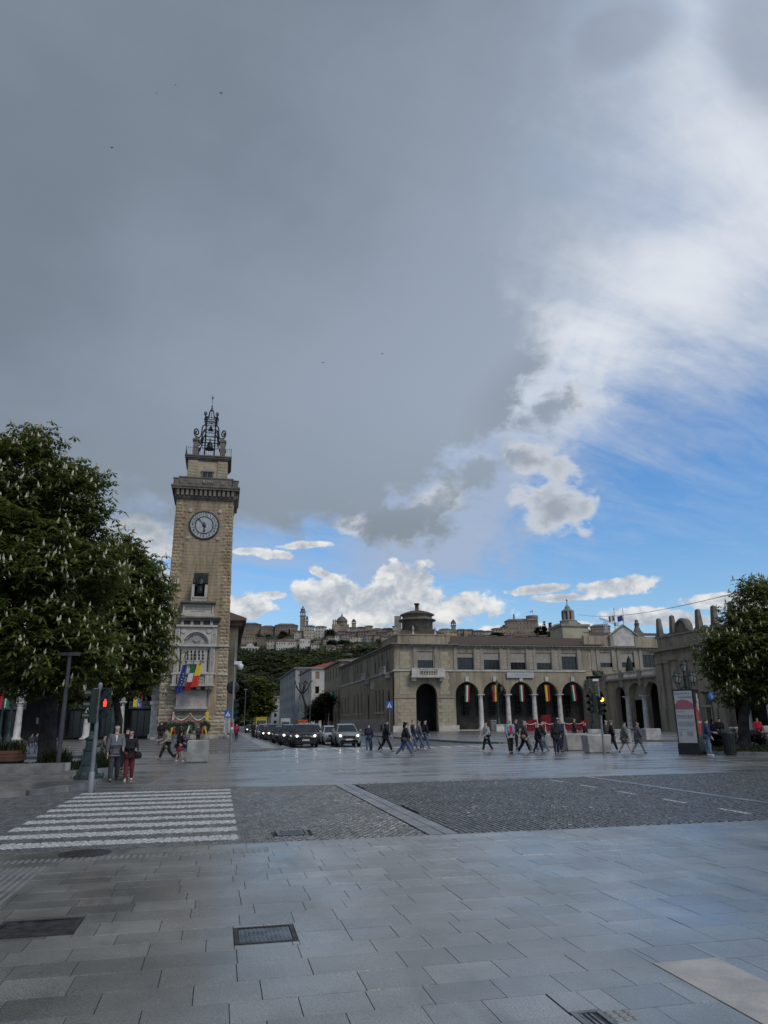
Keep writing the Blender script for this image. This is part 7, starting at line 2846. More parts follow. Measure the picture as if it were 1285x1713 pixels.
    if hpx > 75:
        for sg2 in (-1, 1):
            mb = MB()
            c = T((sg2 * .018, lean * 1.1 - .050, .931))
            mb.lathe([(0, -.008), (.009, 0), (0, .008)], tuple(c), 6)
            mb.build('eye', cm('black', FAB['black']), t)
        mb = MB()
        a, b2 = T((-.018, lean * 1.1 - .052, .900)), T((.018, lean * 1.1 - .052, .900))
        mb.tube([a, (a + b2) / 2 + (M.to_3x3() @ Vector((0, -.006, 0))), b2], .0045, 4)
        mb.build('mouth', mat('lips', (.25, .08, .07), .5), t)
        if glasses:
            mb = MB()
            mb.tube([T((-.045, lean - .02, .932)), T((-.034, lean * 1.1 - .058, .930)), T((.034, lean * 1.1 - .058, .930)), T((.045, lean - .02, .932))], .006, 4)
            mb.build('glasses', cm('black', FAB['black']), t)
    if bag:
        c, side = bag
        mb = MB()
        o_ = T((side * .145, .01, .50))
        bt = thing('handbag', BAGS.pop(0), 'bag', (o_.x, o_.y, o_.z - .25))
        mb = MB()
        mb.lathe([(.0, -.12), (.13, -.10), (.15, 0), (.10, .09), (.05, .1)], (o_.x, o_.y, o_.z), 10, sx=1., sy=.6)
        mb.build('bag_body', cm(c, FAB[c]), bt)
        mb = MB()
        s2 = T((side * .11, lean, .80))
        mb.tube([(o_.x, o_.y, o_.z + .08), o_.lerp(s2, .5) + Vector((side * .05, 0, 0)), s2], .012, 4)
        mb.build('strap', cm(c, FAB[c]), bt)
    return t, M, Ht, T


BAGS = ['black leather handbag on the arm of the woman in wine red trousers', 'dark backpack on the woman in the red skirt near the tower', 'dark bag on the shoulder of the woman in flared jeans', 'brown shoulder bag of the stooping man beside the spotted dog']
person('older bald man in a grey blazer and dark trousers walking past the cast iron fountain', 189, 1307, 90, 8, 'grey', 'charcoal', 'grey', .55, arms=(.1, .35), bend=(10, 55), coat=.02, shirt='white')
person('woman in black coat, wine red trousers and white trainers beside the man in grey', 214, 1306, 80, 2, 'black', 'wine', 'blond', .35, coat=.06, shoes='white', arms=(.2, .2), bend=(70, 75), bag=('black', 1), glasses=True)
person('woman in a light patterned trench coat and dark hat walking near the tower wreaths', 278, 1270, 52, -60, 'beige', 'black', 'dark', 1.1, coat=.15, hat='black', arms=(.5, .3), bend=(60, 50))
person('woman in dark jacket and red skirt pushing the pram towards the tower', 299, 1274, 50, 120, 'black', 'crimson', 'dark', .4, kind='skirt', long_hair=True, bag=('charcoal', 1), shoes='white', arms=(.6, .6), bend=(40, 40))
person('man in black seen from behind facing the wreaths at the left corner of the tower', 268, 1246, 38, 170, 'black', 'charcoal', 'dark', .3, base_z=.1)
person('slim figure in dark coat with pale hair standing before the right wreath', 331, 1243, 29, 175, 'charcoal', 'black', 'grey', .1, base_z=.1)
person('person in crimson jacket walking away on the pavement right of the tower', 395, 1238, 27, 180, 'crimson', 'navy', 'dark', .5, base_z=.1)
person('dark silhouetted person standing on the kerb beside the car queue', 423, 1235, 26, 0, 'black', 'black', 'dark', .3, base_z=.1)
person('woman with dark hair and blue jeans walking past the arcade at far left', 49, 1264, 36, 60, 'charcoal', 'paledenim', 'dark', .6, long_hair=True, base_z=.0)
person('woman in navy following close beside the one in blue jeans at far left', 58, 1262, 35, 60, 'navy', 'denim', 'dark', .5, long_hair=True)
person('person in a mottled khaki jacket half hidden behind the fountain', 170, 1279, 48, 100, 'khaki', 'khaki', 'dark', .7, arms=(.3, .5), bend=(70, 80))
person('person in dark hat and black coat behind the couple', 208, 1288, 68, 150, 'black', 'black', 'dark', .3, hat='black')
person('hunched woman in dark blue coat with folded umbrella next to the sage green car', 617, 1258, 46, 160, 'navy', 'denim', 'brown', .4, shoes='white', coat=.05, arms=(.1, .3), bend=(10, 45))
person('tall man in black tracksuit striding with a folded umbrella', 645, 1257, 53, 80, 'black', 'black', 'dark', 1.1, hood=True, arms=(.4, -.5), bend=(20, 20))
person('woman in black top and wide flared jeans striding right across the plaza', 677, 1264, 56, 85, 'black', 'denim', 'dark', 1.15, long_hair=True, arms=(.4, -.5), shoes='charcoal', bag=('charcoal', -1))
person('person in pale grey top half hidden in the group of five', 683, 1257, 48, 80, 'lightgrey', 'denim', 'blond', .9)
person('man in dark jacket at the middle of the group of five', 690, 1254, 50, 85, 'charcoal', 'denim', 'dark', .8)
person('man in grey hooded top and jeans, second from right in the group of five', 700, 1253, 48, 88, 'grey', 'denim', 'grey', 1., hat='lightgrey', shoes='white')
person('man in black coat and jeans at the right end of the group of five', 711, 1252, 50, 95, 'black', 'denim', 'brown', .7, coat=.03)
person('man in white T-shirt on the pavement beside the palace side wall', 619, 1221, 22, 0, 'white', 'denim', 'dark', .3, sleeve=.3, base_z=.12)
person('person in white hooded top by the palace corner, left one', 634, 1222, 23, 60, 'white', 'charcoal', 'dark', .5, hood=True, base_z=.12)
person('person in pale jacket by the palace corner, right of the hooded one', 638, 1224, 22, 60, 'lightgrey', 'black', 'dark', .5, base_z=.12)
person('person in brick red top far along the palace side wall', 590, 1219, 19, 20, 'wine', 'charcoal', 'dark', .4, base_z=.12)
person('blond woman in light grey jumper and pink trainers walking alone before the arches', 816, 1257, 48, -75, 'lightgrey', 'black', 'blond', .8, shoes='pink', arms=(.4, .2), bend=(30, 50))
person('bald man in pale blue jacket over a bright red shirt', 855, 1260, 55, 5, 'bluejacket', 'black', 'grey', .25, shirt='red', fat=1.1)
person('man in black partly hidden behind the stooping man', 865, 1252, 48, 40, 'black', 'black', 'dark', .2)
person('grey haired man in dark jacket stooping over the spotted dog', 878, 1259, 54, 70, 'charcoal', 'black', 'grey', .9, bag=('tan', -1))
person('man with grey hair and black jacket walking past the dog', 901, 1260, 50, 80, 'black', 'navy', 'grey', .7, coat=.03)
person('man in dark brown jacket and jeans behind the one in black', 908, 1256, 50, 80, 'brown', 'paledenim', 'dark', .8)
person('woman in black and dark jeans with her back turned, left of the concrete planter', 932, 1262, 54, 170, 'black', 'navy', 'dark', .3, long_hair=True)
person('young man in navy next to the woman in black at the planter', 940, 1258, 54, 20, 'navy', 'navy', 'dark', .3)
person('man in white hat and blue jacket behind the woman in black', 937, 1252, 52, 10, 'darkblue', 'charcoal', 'grey', .2, hat='white')
person('man in brown jacket seen over the concrete planters', 963, 1243, 40, 60, 'brown', 'charcoal', 'grey', .3)
person('woman in black with white hair between the concrete blocks', 981, 1243, 33, 30, 'black', 'black', 'grey', .2)
person('young man in black jacket with white shirt behind the right traffic light', 1025, 1257, 52, 60, 'black', 'black', 'dark', .8, hat='lightgrey', shirt='white', shoes='white')
person('person in dark clothes just left of the man in black and white', 1017, 1255, 49, 40, 'charcoal', 'charcoal', 'grey', .3)
person('stout man in grey green jumper and khaki shorts, left of two walking in shorts', 1047, 1261, 54, 65, 'sage', 'khaki', 'grey', .9, kind='shorts', fat=1.25, hat='charcoal')
person('bald man in grey top and blue grey shorts, right of two walking in shorts', 1069, 1260, 52, 75, 'grey', 'grey', 'grey', .9, kind='shorts', skin_i=1)
person('person in blue hooded jacket and pale jeans standing beside the information totem', 1187, 1264, 58, 60, 'darkblue', 'paledenim', 'dark', .2, hood=True, shoes='white', arms=(.2, .5), bend=(20, 60))
person('woman with long dark hair and navy coat behind the person in blue', 1196, 1250, 45, 50, 'navy', 'black', 'dark', .3, long_hair=True)
person('person in black striped jacket beneath the blue round sign', 1208, 1246, 44, 150, 'black', 'sage', 'dark', .3)
person('woman in bright red jacket walking at the far right by the hedge', 1272, 1245, 44, -30, 'red', 'black', 'dark', .8)
for (px, py, h_, tp, bt, lb) in ((530, 1211, 14, 'charcoal', 'navy', 'distant pedestrian in charcoal beside the pollarded tree'), (522, 1211, 14, 'white', 'denim', 'distant pedestrian in white near the hedge'), (514, 1211, 14, 'navy', 'black', 'distant pedestrian in navy left of the one in white'), (566, 1214, 16, 'black', 'black', 'distant pedestrian in black at the end of the side wall')):
    person(lb, px, py, h_, 20, tp, bt, 'dark', .4, base_z=.12)

# umbrellas, pram, dog
for (px, py, lb) in ((622, 1258, 'folded dark blue umbrella held point down beside the sage green car'), (640, 1255, 'folded black umbrella trailing behind the man in the tracksuit'), (721, 1243, 'folded black umbrella held out by the right end of the group of five')):
    g = G(px, py)
    t = thing('umbrella', lb, 'umbrella', g, 'folded umbrellas')
    tilt = (0, R(-25), R(62))[0 if px == 622 else (1 if px == 640 else 2)]
    Mx = Matrix.Translation((g.x, g.y, .02 if px != 721 else .75)) @ Matrix.Rotation(tilt if px != 721 else R(-60), 4, 'Y')
    part('canopy', t, cm('navy', FAB['navy']) if px == 622 else cm('black', FAB['black']), Mx, lambda mb: mb.lathe([(.005, 0), (.04, .12), (.055, .4), (.03, .62)], (0, 0, 0), 8))
    part('handle', t, dark_metal, Mx, lambda mb: mb.tube([(0, 0, .62), (0, 0, .82), (.03, 0, .86), (.06, 0, .82)], .012, 5))
g = G(309, 1268)
t = thing('pram', 'dark folding pram pushed by the woman in the red skirt', 'pram', g)
Mx = Matrix.Translation(g) @ Matrix.Rotation(R(100), 4, 'Z')
part('hood', t, cm('navy', FAB['navy']), Mx, lambda mb: mb.lathe([(.28, .55), (.30, .75), (.2, .92), (0, .98)], (0, -.15, 0), 12))
part('seat', t, cm('black', FAB['black']), Mx, lambda mb: mb.hexa([(-.22, -.35), (.22, -.35), (.22, .2), (-.22, .2)], .38, [(-.25, -.42), (.25, -.42), (.25, .25), (-.25, .25)], .56))
part('frame', t, rim_m, Mx, lambda mb: [mb.tube([(s, -.4, .2), (s, .25, .55), (s, .6, .98)], .016, 5) for s in (-.24, .24)] + [mb.tube([(s, .4, .2), (s, -.1, .55)], .016, 5) for s in (-.24, .24)])
for s in (-.25, .25):
    for y in (-.42, .42):
        mb = MB()
        mb.M = Mx @ Matrix.Translation((s, y, .12)) @ Matrix.Rotation(R(90), 4, 'Y')
        mb.lathe([(.05, -.02), (.12, -.025), (.12, .025), (.05, .02)], (0, 0, 0), 12)
        mb.build('wheel', tyre_m, t)
g = G(894, 1259)
t = thing('dog', 'black and white spotted dog standing among the group before the arches', 'dog', g)
dm = mat('dog_fur', (.55, .54, .52), .9, .0, 5.5, col2=(.02, .02, .02), bump=.3, bscale=60)
Mx = Matrix.Translation(g) @ Matrix.Rotation(R(-70), 4, 'Z')
dp = [(0, -.22, .52), (0, 0, .52), (0, .28, .54), (0, -.36, .62), (0, -.46, .74), (0, -.58, .71), (0, -.67, .68), (0, .45, .58), (0, .6, .66)]
de = [(0, 1), (1, 2), (0, 3), (3, 4), (4, 5), (5, 6), (2, 7), (7, 8)]
dr = [.15, .13, .12, .085, .085, .05, .035, .03, .015]
for sx_ in (-.09, .09):
    i = len(dp)
    dp += [(sx_, -.24, .36), (sx_, -.26, .18), (sx_, -.24, .03), (sx_, -.29, .02)]
    de += [(0, i), (i, i + 1), (i + 1, i + 2), (i + 2, i + 3)]
    dr += [.06, .034, .026, .028]
    i = len(dp)
    dp += [(sx_, .26, .38), (sx_, .20, .27), (sx_, .33, .17), (sx_, .30, .03), (sx_, .25, .02)]
    de += [(2, i), (i, i + 1), (i + 1, i + 2), (i + 2, i + 3), (i + 3, i + 4)]
    dr += [.075, .05, .03, .025, .028]
    i = len(dp)
    dp += [(sx_ * .8, -.42, .80), (sx_ * 1.0, -.41, .72)]
    de += [(4, i), (i, i + 1)]
    dr += [.025, .02]
skin('body', [Mx @ Vector(p) for p in dp], de, dr, dm, t, 1)


# ------------------------------------------------------------------ street furniture
lamp_green = mat('lamp_green_iron', (.030, .048, .042), .55, .2, 4, bump=.15, metal=.2)
lamp_glass = mat('lamp_glass', (.20, .21, .20), .2, .1, 4, spec=.6)
pole_grey = mat('pole_grey', (.20, .205, .21), .5, .1, 2, bump=.05, metal=.2)
concrete = mat('concrete', (.33, .325, .31), .85, .14, 1.6, bump=.3, bscale=40, fine=.2, rand=.1)
signal_g = mat('signal_green_housing', (.012, .022, .018), .5, .1, 5)


def lantern(t, x, y, z, s, m=None):
    m = m or lamp_green
    mb = MB()
    mb.lathe([(.02 * s, 0), (.10 * s, .05 * s), (.07 * s, .12 * s), (.13 * s, .16 * s), (.14 * s, .2 * s)], (x, y, z), 6, smooth=False)
    mb.lathe([(.27 * s, .62 * s), (.30 * s, .66 * s), (.2 * s, .78 * s), (.12 * s, .86 * s), (.13 * s, .93 * s), (.04 * s, .98 * s), (.05 * s, 1.06 * s), (0, 1.16 * s)], (x, y, z), 6, smooth=False)
    for k in range(6):
        a = k * math.pi / 3
        mb.tube([(x + .14 * s * math.cos(a), y + .14 * s * math.sin(a), z + .2 * s), (x + .25 * s * math.cos(a), y + .25 * s * math.sin(a), z + .63 * s)], .016 * s, 4)
    l_ = mb.build('lantern', m, t)
    mb = MB()
    mb.lathe([(.125 * s, .2 * s), (.235 * s, .62 * s)], (x, y, z), 6, smooth=False, cap=False)
    mb.build('glass', lamp_glass, l_)


def ornate_lamp(label, x, y, z, h_, s=1., arms=2, pedestal=None, top=True):
    t = thing('street_lamp', label, 'street lamp', (x, y, z), 'ornate green street lamps')
    z0 = z
    if pedestal:
        part('pedestal', t, white_col, None, lambda mb: (mb.cbox((x, y, z), 1.25 * s, 1.25 * s, .85 * s), mb.cbox((x, y, z + .85 * s), 1.35 * s, 1.35 * s, .12 * s)))
        z0 = z + .97 * s
    hh = h_ - (z0 - z)
    part('base', t, lamp_green, None, lambda mb: mb.lathe([(.42 * s, 0), (.42 * s, .15 * s), (.3 * s, .3 * s), (.34 * s, .55 * s), (.2 * s, .75 * s), (.16 * s, 1.2 * s), (.2 * s, 1.3 * s)], (x, y, z0), 10))
    zt = z0 + hh - 1.2 * s
    part('pole', t, lamp_green, None, lambda mb: mb.lathe([(.13 * s, 1.3 * s), (.09 * s, zt - z0 - .3), (.14 * s, zt - z0 - .2), (.08 * s, zt - z0)], (x, y, z0), 10))
    if top:
        lantern(t, x, y, zt, s)
    for k in range(arms):
        a = math.pi * 2 * k / arms
        dx_, dy_ = math.cos(a), math.sin(a)
        L = .72 * s
        zb = zt - .75 * s
        mb = MB()
        mb.tube([(x + dx_ * L * u, y + dy_ * L * u, zb - .45 * s + .45 * s * u + .22 * s * math.sin(u * math.pi * 2)) for u in (0, .2, .4, .6, .8, 1.)], .035 * s, 6)
        mb.tube([(x + dx_ * L * .2 + dx_ * .18 * s * math.cos(q), y + dy_ * L * .2, zb - .5 * s + .16 * s * math.sin(q)) for q in [i * .7 for i in range(9)]], .025 * s, 5)
        mb.build('arm', lamp_green, t)
        lantern(t, x + dx_ * L, y + dy_ * L, zb, s * .92)
    return t


q_ = PY(834, 1200, 112)
ornate_lamp('green cast iron lamp on a white stone block before the second palace arch', q_.x, 112, .12, 8.0, 1.05, 2, True)
q_ = PY(991, 1200, 106)
ornate_lamp('green cast iron lamp with three lanterns in front of the terrace end wall', q_.x, 106, .12, 8.1, 1.1, 3)
q_ = PY(1151, 1180, 62)
ornate_lamp('big green candelabra lamp with a cluster of lanterns rising behind the totem', q_.x, 62, .0, 7.3, 1.3, 4)
q_ = PY(18, 1200, 80)
ornate_lamp('green lamp with lantern at far left before the first white column', q_.x, 80, .1, 6.7, 1.0, 2)
q_ = PY(3, 1200, 78)
ornate_lamp('green lamp cut by the left edge of the picture', q_.x, 78, .1, 6.9, .9, 2)
q_ = PY(188, 1200, 46)
t = thing('street_lamp', 'tall green fluted lamp post rising into the crown of the smaller chestnut', 'street lamp', (q_.x, 46, 0), 'ornate green street lamps')
part('base', t, lamp_green, None, lambda mb: mb.lathe([(.34, 0), (.34, .2), (.24, .4), (.26, .7), (.16, .9), (.13, 1.4)], (q_.x, 46, .10), 10))
part('pole', t, lamp_green, None, lambda mb: mb.lathe([(.12, 1.4), (.14, 1.9), (.10, 2.0), (.09, 6.), (.13, 6.1), (.07, 6.3)], (q_.x, 46, .1), 10))
lantern(t, q_.x, 46, 6.4, 1.)


def island(name, poly, z, m, kerb=.22, parent=None):
    """raised bed or pavement with its own kerb stones round the edge"""
    o = sheet(name, poly, z, m, -.08)
    sp = []
    n = len(poly)
    for i in range(n):
        p, q = Vector(poly[i]), Vector(poly[(i + 1) % n])
        L = (q - p).length
        k = max(1, int(L / 1.1))
        if L > 40:
            continue
        d = (q - p) / L
        nr = Vector((d.y, -d.x)) * kerb * .5
        for j in range(k):
            c = p.lerp(q, (j + .5) / k) + nr
            sp.append(((c.x, c.y, z / 2 - .025), (L / k - .012, kerb, z + .09), math.atan2(d.y, d.x)))
    pieces('kerb_stone', KERB, sp, o)
    return o


mb = MB()
mb.hexa([(-.5, -.5), (.5, -.5), (.5, .5), (-.5, .5)], -.5, [(-.5, -.47), (.5, -.47), (.5, .47), (-.5, .47)], .5)
KERB = mb.mesh('kerb_stone', kerbm)
island('left_pavement', [(-48, 20.6), (-14, 20.6), (-6.0, 20.9), (-4.9, 21.7), (-4.15, 22.9), (-3.75, 24.2), (-3.75, 25.8), (-4.6, 27.6), (-14, 28.3), (-48, 28.3)], .11, plaza_m, .25)
island('planting_bed', [(-13, 29.0), (-4.9, 29.4), (-3.9, 31.), (-4.0, 36.), (-13, 36)], .16, mat('bed_soil', (.03, .026, .018), .95, .3, 3), .2)
island('right_planting_bed', [(24.0, 33.6), (26, 31.6), (44, 27.5), (50, 40), (27, 40)], .14, MATS['bed_soil'], .2)


def tufts(name, label, cx, cy, rx_, ry_, z, h_, n, seed, cat='plant', m=None, kind=None, dome=True, parent=None):
    r = np.random.RandomState(seed)
    mb = MB()
    for i in range(n):
        a, u = r.uniform(0, 6.283), r.uniform(0, 1) ** .5
        x, y = cx + rx_ * u * math.cos(a), cy + ry_ * u * math.sin(a)
        hh = h_ * r.uniform(.55, 1.1) * (1 - .35 * u * u if dome else 1)
        b2 = r.uniform(0, 6.283)
        lx, ly = math.cos(b2) * hh * r.uniform(.1, .6), math.sin(b2) * hh * r.uniform(.1, .6)
        w = .018 + .012 * r.rand()
        nx_, ny_ = -math.sin(b2) * w, math.cos(b2) * w
        mb.add([(x - nx_, y - ny_, z), (x + nx_, y + ny_, z), (x + lx * .4 + nx_ * .8, y + ly * .4 + ny_ * .8, z + hh * .6), (x + lx * .4 - nx_ * .8, y + ly * .4 - ny_ * .8, z + hh * .6), (x + lx, y + ly, z + hh * .95)], [(0, 1, 2, 3), (3, 2, 4)])
    return mb.build(name, m or leaf_grass, parent, label, cat, None, kind)


q_ = G(110, 1287)
tufts('ornamental_grass', 'clump of ornamental grass right of the leaning grey post', q_.x + .1, 31.0, .55, .5, .14, .95, 420, 1)
tufts('ornamental_grass', 'low dark shrub grass behind the fountain', G(168, 1290).x, 31.5, .8, .6, .14, .75, 420, 2)
tufts('lawn', None, -6.5, 32.5, 2.6, 3.0, .15, .16, 2600, 3, None, None, 'stuff', False)
tufts('lawn', None, 33., 34.5, 9., 3.5, .13, .2, 5200, 4, None, None, 'stuff', False)


def shrub(label, x, y, rx_, rz_, n, seed, m=None):
    t = thing('shrub', label, 'shrub', (x, y, .1), 'shrubs in the planting beds')
    pts = crown_points([(x, y, .12 + rz_ * .9, rx_, rx_ * .8, rz_)], n, seed, clump=.12, per=20)
    pts = pts[pts[:, 2] > .12]
    link(bpy.data.objects.new('foliage', leaf_mesh('foliage', pts, .10, m or leaf_dk, seed, False, .2)), t, kind='stuff')
    mb = MB()
    mb.tube([(x, y, .1), (x, y, .3)], [.04, .02], 5)
    mb.build('stem', bark, t)


for i, (px, py, rx_, rz_, lb) in enumerate(((1208, 1255, .55, .45, 'low rounded shrub left of the green litter bin'), (1245, 1252, .9, .55, 'dark clipped shrub right of the green litter bin'), (1274, 1251, .8, .5, 'dark shrub at the right edge below the woman in red'))):
    g = G(px, py)
    shrub(lb, g.x + .3, g.y + .6, rx_, rz_, 1500, 50 + i)
# wooden planter with stone bench edge
wood_m = mat('planter_wood', (.085, .035, .020), .7, .2, 3, bump=.3, bscale=18, fine=.2, rand=.12)
px0_, px1_ = -12., G(66, 1290).x
t = thing('wooden_planter', 'long reddish wooden planter on a stone kerb at the left edge', 'planter', (-9, 29., .1))
part('stone_edge', t, kerbm, None, lambda mb: mb.box(-13, G(97, 1303).x, 28.45, 28.85, .11, .47))
mb = MB()
mb.box(-.5, .5, -.5, .5, -.5, .5)
WB = mb.mesh('board', wood_m)
pieces('board', WB, [(((px0_ + px1_) / 2, 29.1, .53 + k * .125 + .06), (px1_ - px0_, .05, .112), 0) for k in range(3)] + [((px1_ - .03, 29.75, .53 + k * .125 + .06), (.05, 1.25, .112), 0) for k in range(3)], t)
part('soil', t, MATS['bed_soil'], None, lambda mb: mb.box(px0_, px1_ - .06, 29.13, 30.3, .3, .85))
tufts('grasses', None, (px0_ + px1_) / 2 + 1.2, 29.7, 1.5, .5, .85, .42, 700, 6, None, None, 'stuff', False, t)
# cast-iron fountain
g = G(140, 1311)
fg = mat('fountain_green_iron', (.030, .046, .046), .45, .2, 5, bump=.2, bscale=20, metal=.3)
t = thing('drinking_fountain', 'squat green cast iron drinking fountain with finial beside the zebra crossing', 'drinking fountain', (g.x, g.y, .1))
fxx, fyy = g.x + .05, g.y + .25
z0 = .10
part('plinth', t, fg, None, lambda mb: mb.lathe([(0.41, 0), (0.41, 0.115), (0.344, 0.164)], (fxx, fyy, z0), 8, smooth=False, a0=R(22.5)))
part('pillar', t, fg, None, lambda mb: mb.lathe([(0.328, 0.164), (0.254, 0.41), (0.271, 0.435), (0.238, 0.459), (0.197, 0.836), (0.221, 0.861), (0.221, 0.894), (0.156, 0.935), (0.139, 1.15), (0.18, 1.2), (0.189, 1.23), (0.131, 1.27)], (fxx, fyy, z0), 8, smooth=False, a0=R(22.5)))
part('finial', t, fg, None, lambda mb: mb.lathe([(0.115, 1.27), (0.0656, 1.31), (0.041, 1.34), (0.0738, 1.38), (0.041, 1.42), (0, 1.46)], (fxx, fyy, z0), 10))
part('spout', t, fg, None, lambda mb: (mb.tube([(fxx + .16, fyy - .05, z0 + .98), (fxx + .3, fyy - .08, z0 + 1.01), (fxx + .38, fyy - .1, z0 + .93)], .04, 6), mb.lathe([(0.041, 0), (0.0656, 0.0492), (0, 0.0984)], (fxx + .3, fyy - .08, z0 + 1.03), 8)))
part('basin', t, fg, None, lambda mb: mb.lathe([(0.0656, 0), (0.107, 0.041), (0.123, 0.164), (0.107, 0.172), (0.082, 0.139)], (fxx + .36, fyy + .1, z0), 10))


def disc(t, name, m, x, y, z, r, d, rot=None):
    mb = MB()
    mb.M = Matrix.Translation((x, y, z)) @ (rot or Matrix.Identity(4)) @ Matrix.Rotation(R(90), 4, 'X')
    mb.lathe([(r, 0), (r, d * .6), (r * .9, d), (0, d)], (0, 0, 0), 18)
    return mb.build(name, m, t)


def signal(t, x, y, z, n, lit=None, col=None, rot=0., s=1., name='signal_head'):
    """stack of hooded lamps; rot turns it from facing -y"""
    M = Matrix.Translation((x, y, z)) @ Matrix.Rotation(rot, 4, 'Z')
    def hd(mb):
        mb.box(-.15 * s, .15 * s, -.08 * s, .12 * s, 0, .32 * n * s)
        for k in range(n):
            zc = (k + .5) * .32 * s
            m2 = mb.M
            for j in range(7):
                a0, a1 = R(-20 + 220 * j / 7), R(-20 + 220 * (j + 1) / 7)
                r_ = .13 * s
                mb.add([(r_ * math.cos(a0), -.08 * s, zc + r_ * math.sin(a0)), (r_ * math.cos(a1), -.08 * s, zc + r_ * math.sin(a1)), (r_ * math.cos(a1), -.27 * s, zc + r_ * math.sin(a1) * .95), (r_ * math.cos(a0), -.27 * s, zc + r_ * math.sin(a0) * .95)], [(0, 1, 2, 3)])
    h_ = part(name, t, signal_g, M, hd)
    for k in range(n):
        zc = (k + .5) * .32 * s
        m_ = col if lit == k else mat('signal_lens_off', (.02, .022, .02), .2)
        part('lens', h_, m_, M, lambda mb: mb.lathe([(.11 * s, 0), (0, .02)], (0, 0, 0), 14) if False else mb.prism([(.115 * s * math.cos(2 * math.pi * i / 14), zc + .115 * s * math.sin(2 * math.pi * i / 14)) for i in range(14)], -.10 * s, -.081 * s))
    return h_


sig_red = mat('signal_red_lit', (.3, .02, .015), .4, emit=(1., .035, .02), estr=3.)
sig_dim = mat('signal_red_dim', (.10, .008, .006), .4, emit=(1., .03, .02), estr=.12)
sig_amb = mat('signal_amber_lit', (.4, .2, .02), .4, emit=(1., .45, .05), estr=5.)
blue_s = mat('sign_blue', (.015, .10, .34), .5, .05, 3)
white_s = mat('sign_white_paint', (.60, .60, .60), .5, .05, 3)
# left pedestrian signal
g = G(151, 1325)
tp2 = PY(167, 1146, g.y)
t = thing('traffic_light', 'grey traffic light pole at the zebra crossing with red pedestrian signal lit', 'traffic light', g)
part('pole', t, pole_grey, None, lambda mb: (mb.tube([g, (g.x, g.y, tp2.z)], .055, 10), mb.lathe([(.06, 0), (.058, .02), (.04, .06), (0, .07)], (g.x, g.y, tp2.z), 10), mb.lathe([(.065, 0), (.065, .07)], (g.x, g.y, 2.15), 10), mb.lathe([(.08, 0), (.075, .5), (.056, .52)], (g.x, g.y, 0), 10)))
zr_ = PY(178, 1163, g.y).z
M0 = (g.x + .19, g.y - .06)
sh_ = signal(t, M0[0], M0[1], zr_ - .62, 3, None, sig_dim, 0, .85)
# lit red standing figure
ZM = zr_ - .62 + 2.5 * .32 * .85 - .272
zc = zr_ - .62 + 1.5 * .32 * .85 + .0
def fig(mb):
    y = M0[1] - .10
    mb.prism([(M0[0] + .024 * math.cos(i * .7), zc + .075 + .026 * math.sin(i * .7)) for i in range(9)], y, y + .012)
    mb.prism([(M0[0] - .042, zc - .03), (M0[0] + .042, zc - .03), (M0[0] + .046, zc + .042), (M0[0] - .046, zc + .042)], y, y + .012)
    mb.prism([(M0[0] - .034, zc - .10), (M0[0] - .006, zc - .10), (M0[0] - .004, zc - .032), (M0[0] - .036, zc - .032)], y, y + .012)
    mb.prism([(M0[0] + .006, zc - .10), (M0[0] + .034, zc - .10), (M0[0] + .036, zc - .032), (M0[0] + .004, zc - .032)], y, y + .012)
part('red_figure', sh_, sig_red, None, fig)
signal(t, g.x - .16, g.y + .05, tp2.z - 1.02, 3, rot=R(-75), s=.95)
part('bracket', t, pole_grey, None, lambda mb: (mb.tube([(g.x - .16, g.y, tp2.z - .1), (g.x + .2, g.y, tp2.z - .1)], .02, 6), mb.tube([(g.x - .16, g.y, tp2.z - .85), (g.x + .2, g.y, tp2.z - .85)], .02, 6)))
# tall leaning grey post with crossbar
g = G(95, 1297)
zt_ = PY(112, 1097, g.y).z
t = thing('lamp_post', 'plain dark grey post with a short crossbar in front of the chestnut trunk', 'post', g)
part('pole', t, mat('post_dark_grey', (.05, .05, .052), .5, .1, 2), None, lambda mb: mb.tube([g, (g.x, g.y, zt_)], [.085, .075], 10))
part('crossbar', t, MATS['post_dark_grey'], None, lambda mb: mb.box(g.x - .42, g.x + .38, g.y - .1, g.y + .1, zt_, zt_ + .12))
part('footing', t, concrete, None, lambda mb: mb.box(g.x + .12, g.x + .40, g.y - .1, g.y + .22, .0, .42))
# pole with camera beside the tower
g = G(385, 1275)
zt_ = PY(397, 1074, g.y).z
t = thing('signal_pole', 'slim grey pole with white dome camera and dark signal heads right of the tower', 'traffic light', g)
part('pole', t, pole_grey, None, lambda mb: mb.tube([g, (g.x, g.y, 2.2), (g.x, g.y, zt_)], [.06, .058, .042], 10))
zc = PY(400, 1112, g.y).z
part('camera_bracket', t, white_s, None, lambda mb: mb.box(g.x - .02, g.x + .34, g.y - .1, g.y + .08, zc, zc + .16))
part('camera_dome', t, white_s, None, lambda mb: mb.lathe([(.0, -.22), (.10, -.18), (.14, -.08), (.15, .02), (.06, .1)], (g.x + .28, g.y - .02, zc - .04), 12))
zs2 = PY(398, 1203, g.y).z
disc(t, 'back_disc', black, g.x - .02, g.y + .12, PY(393, 1150, g.y).z, .31, .04)
signal(t, g.x + .14, g.y + .1, zs2, 3, rot=R(35), s=.95)
part('warning_band', t, mat('band_red', (.33, .03, .03), .5), None, lambda mb: mb.lathe([(.066, 0), (.066, .22)], (g.x, g.y, PY(387, 1216, g.y).z), 12))
part('warning_band', t, white_s, None, lambda mb: mb.lathe([(.066, 0), (.066, .12)], (g.x, g.y, PY(387, 1216, g.y).z - .125), 12))
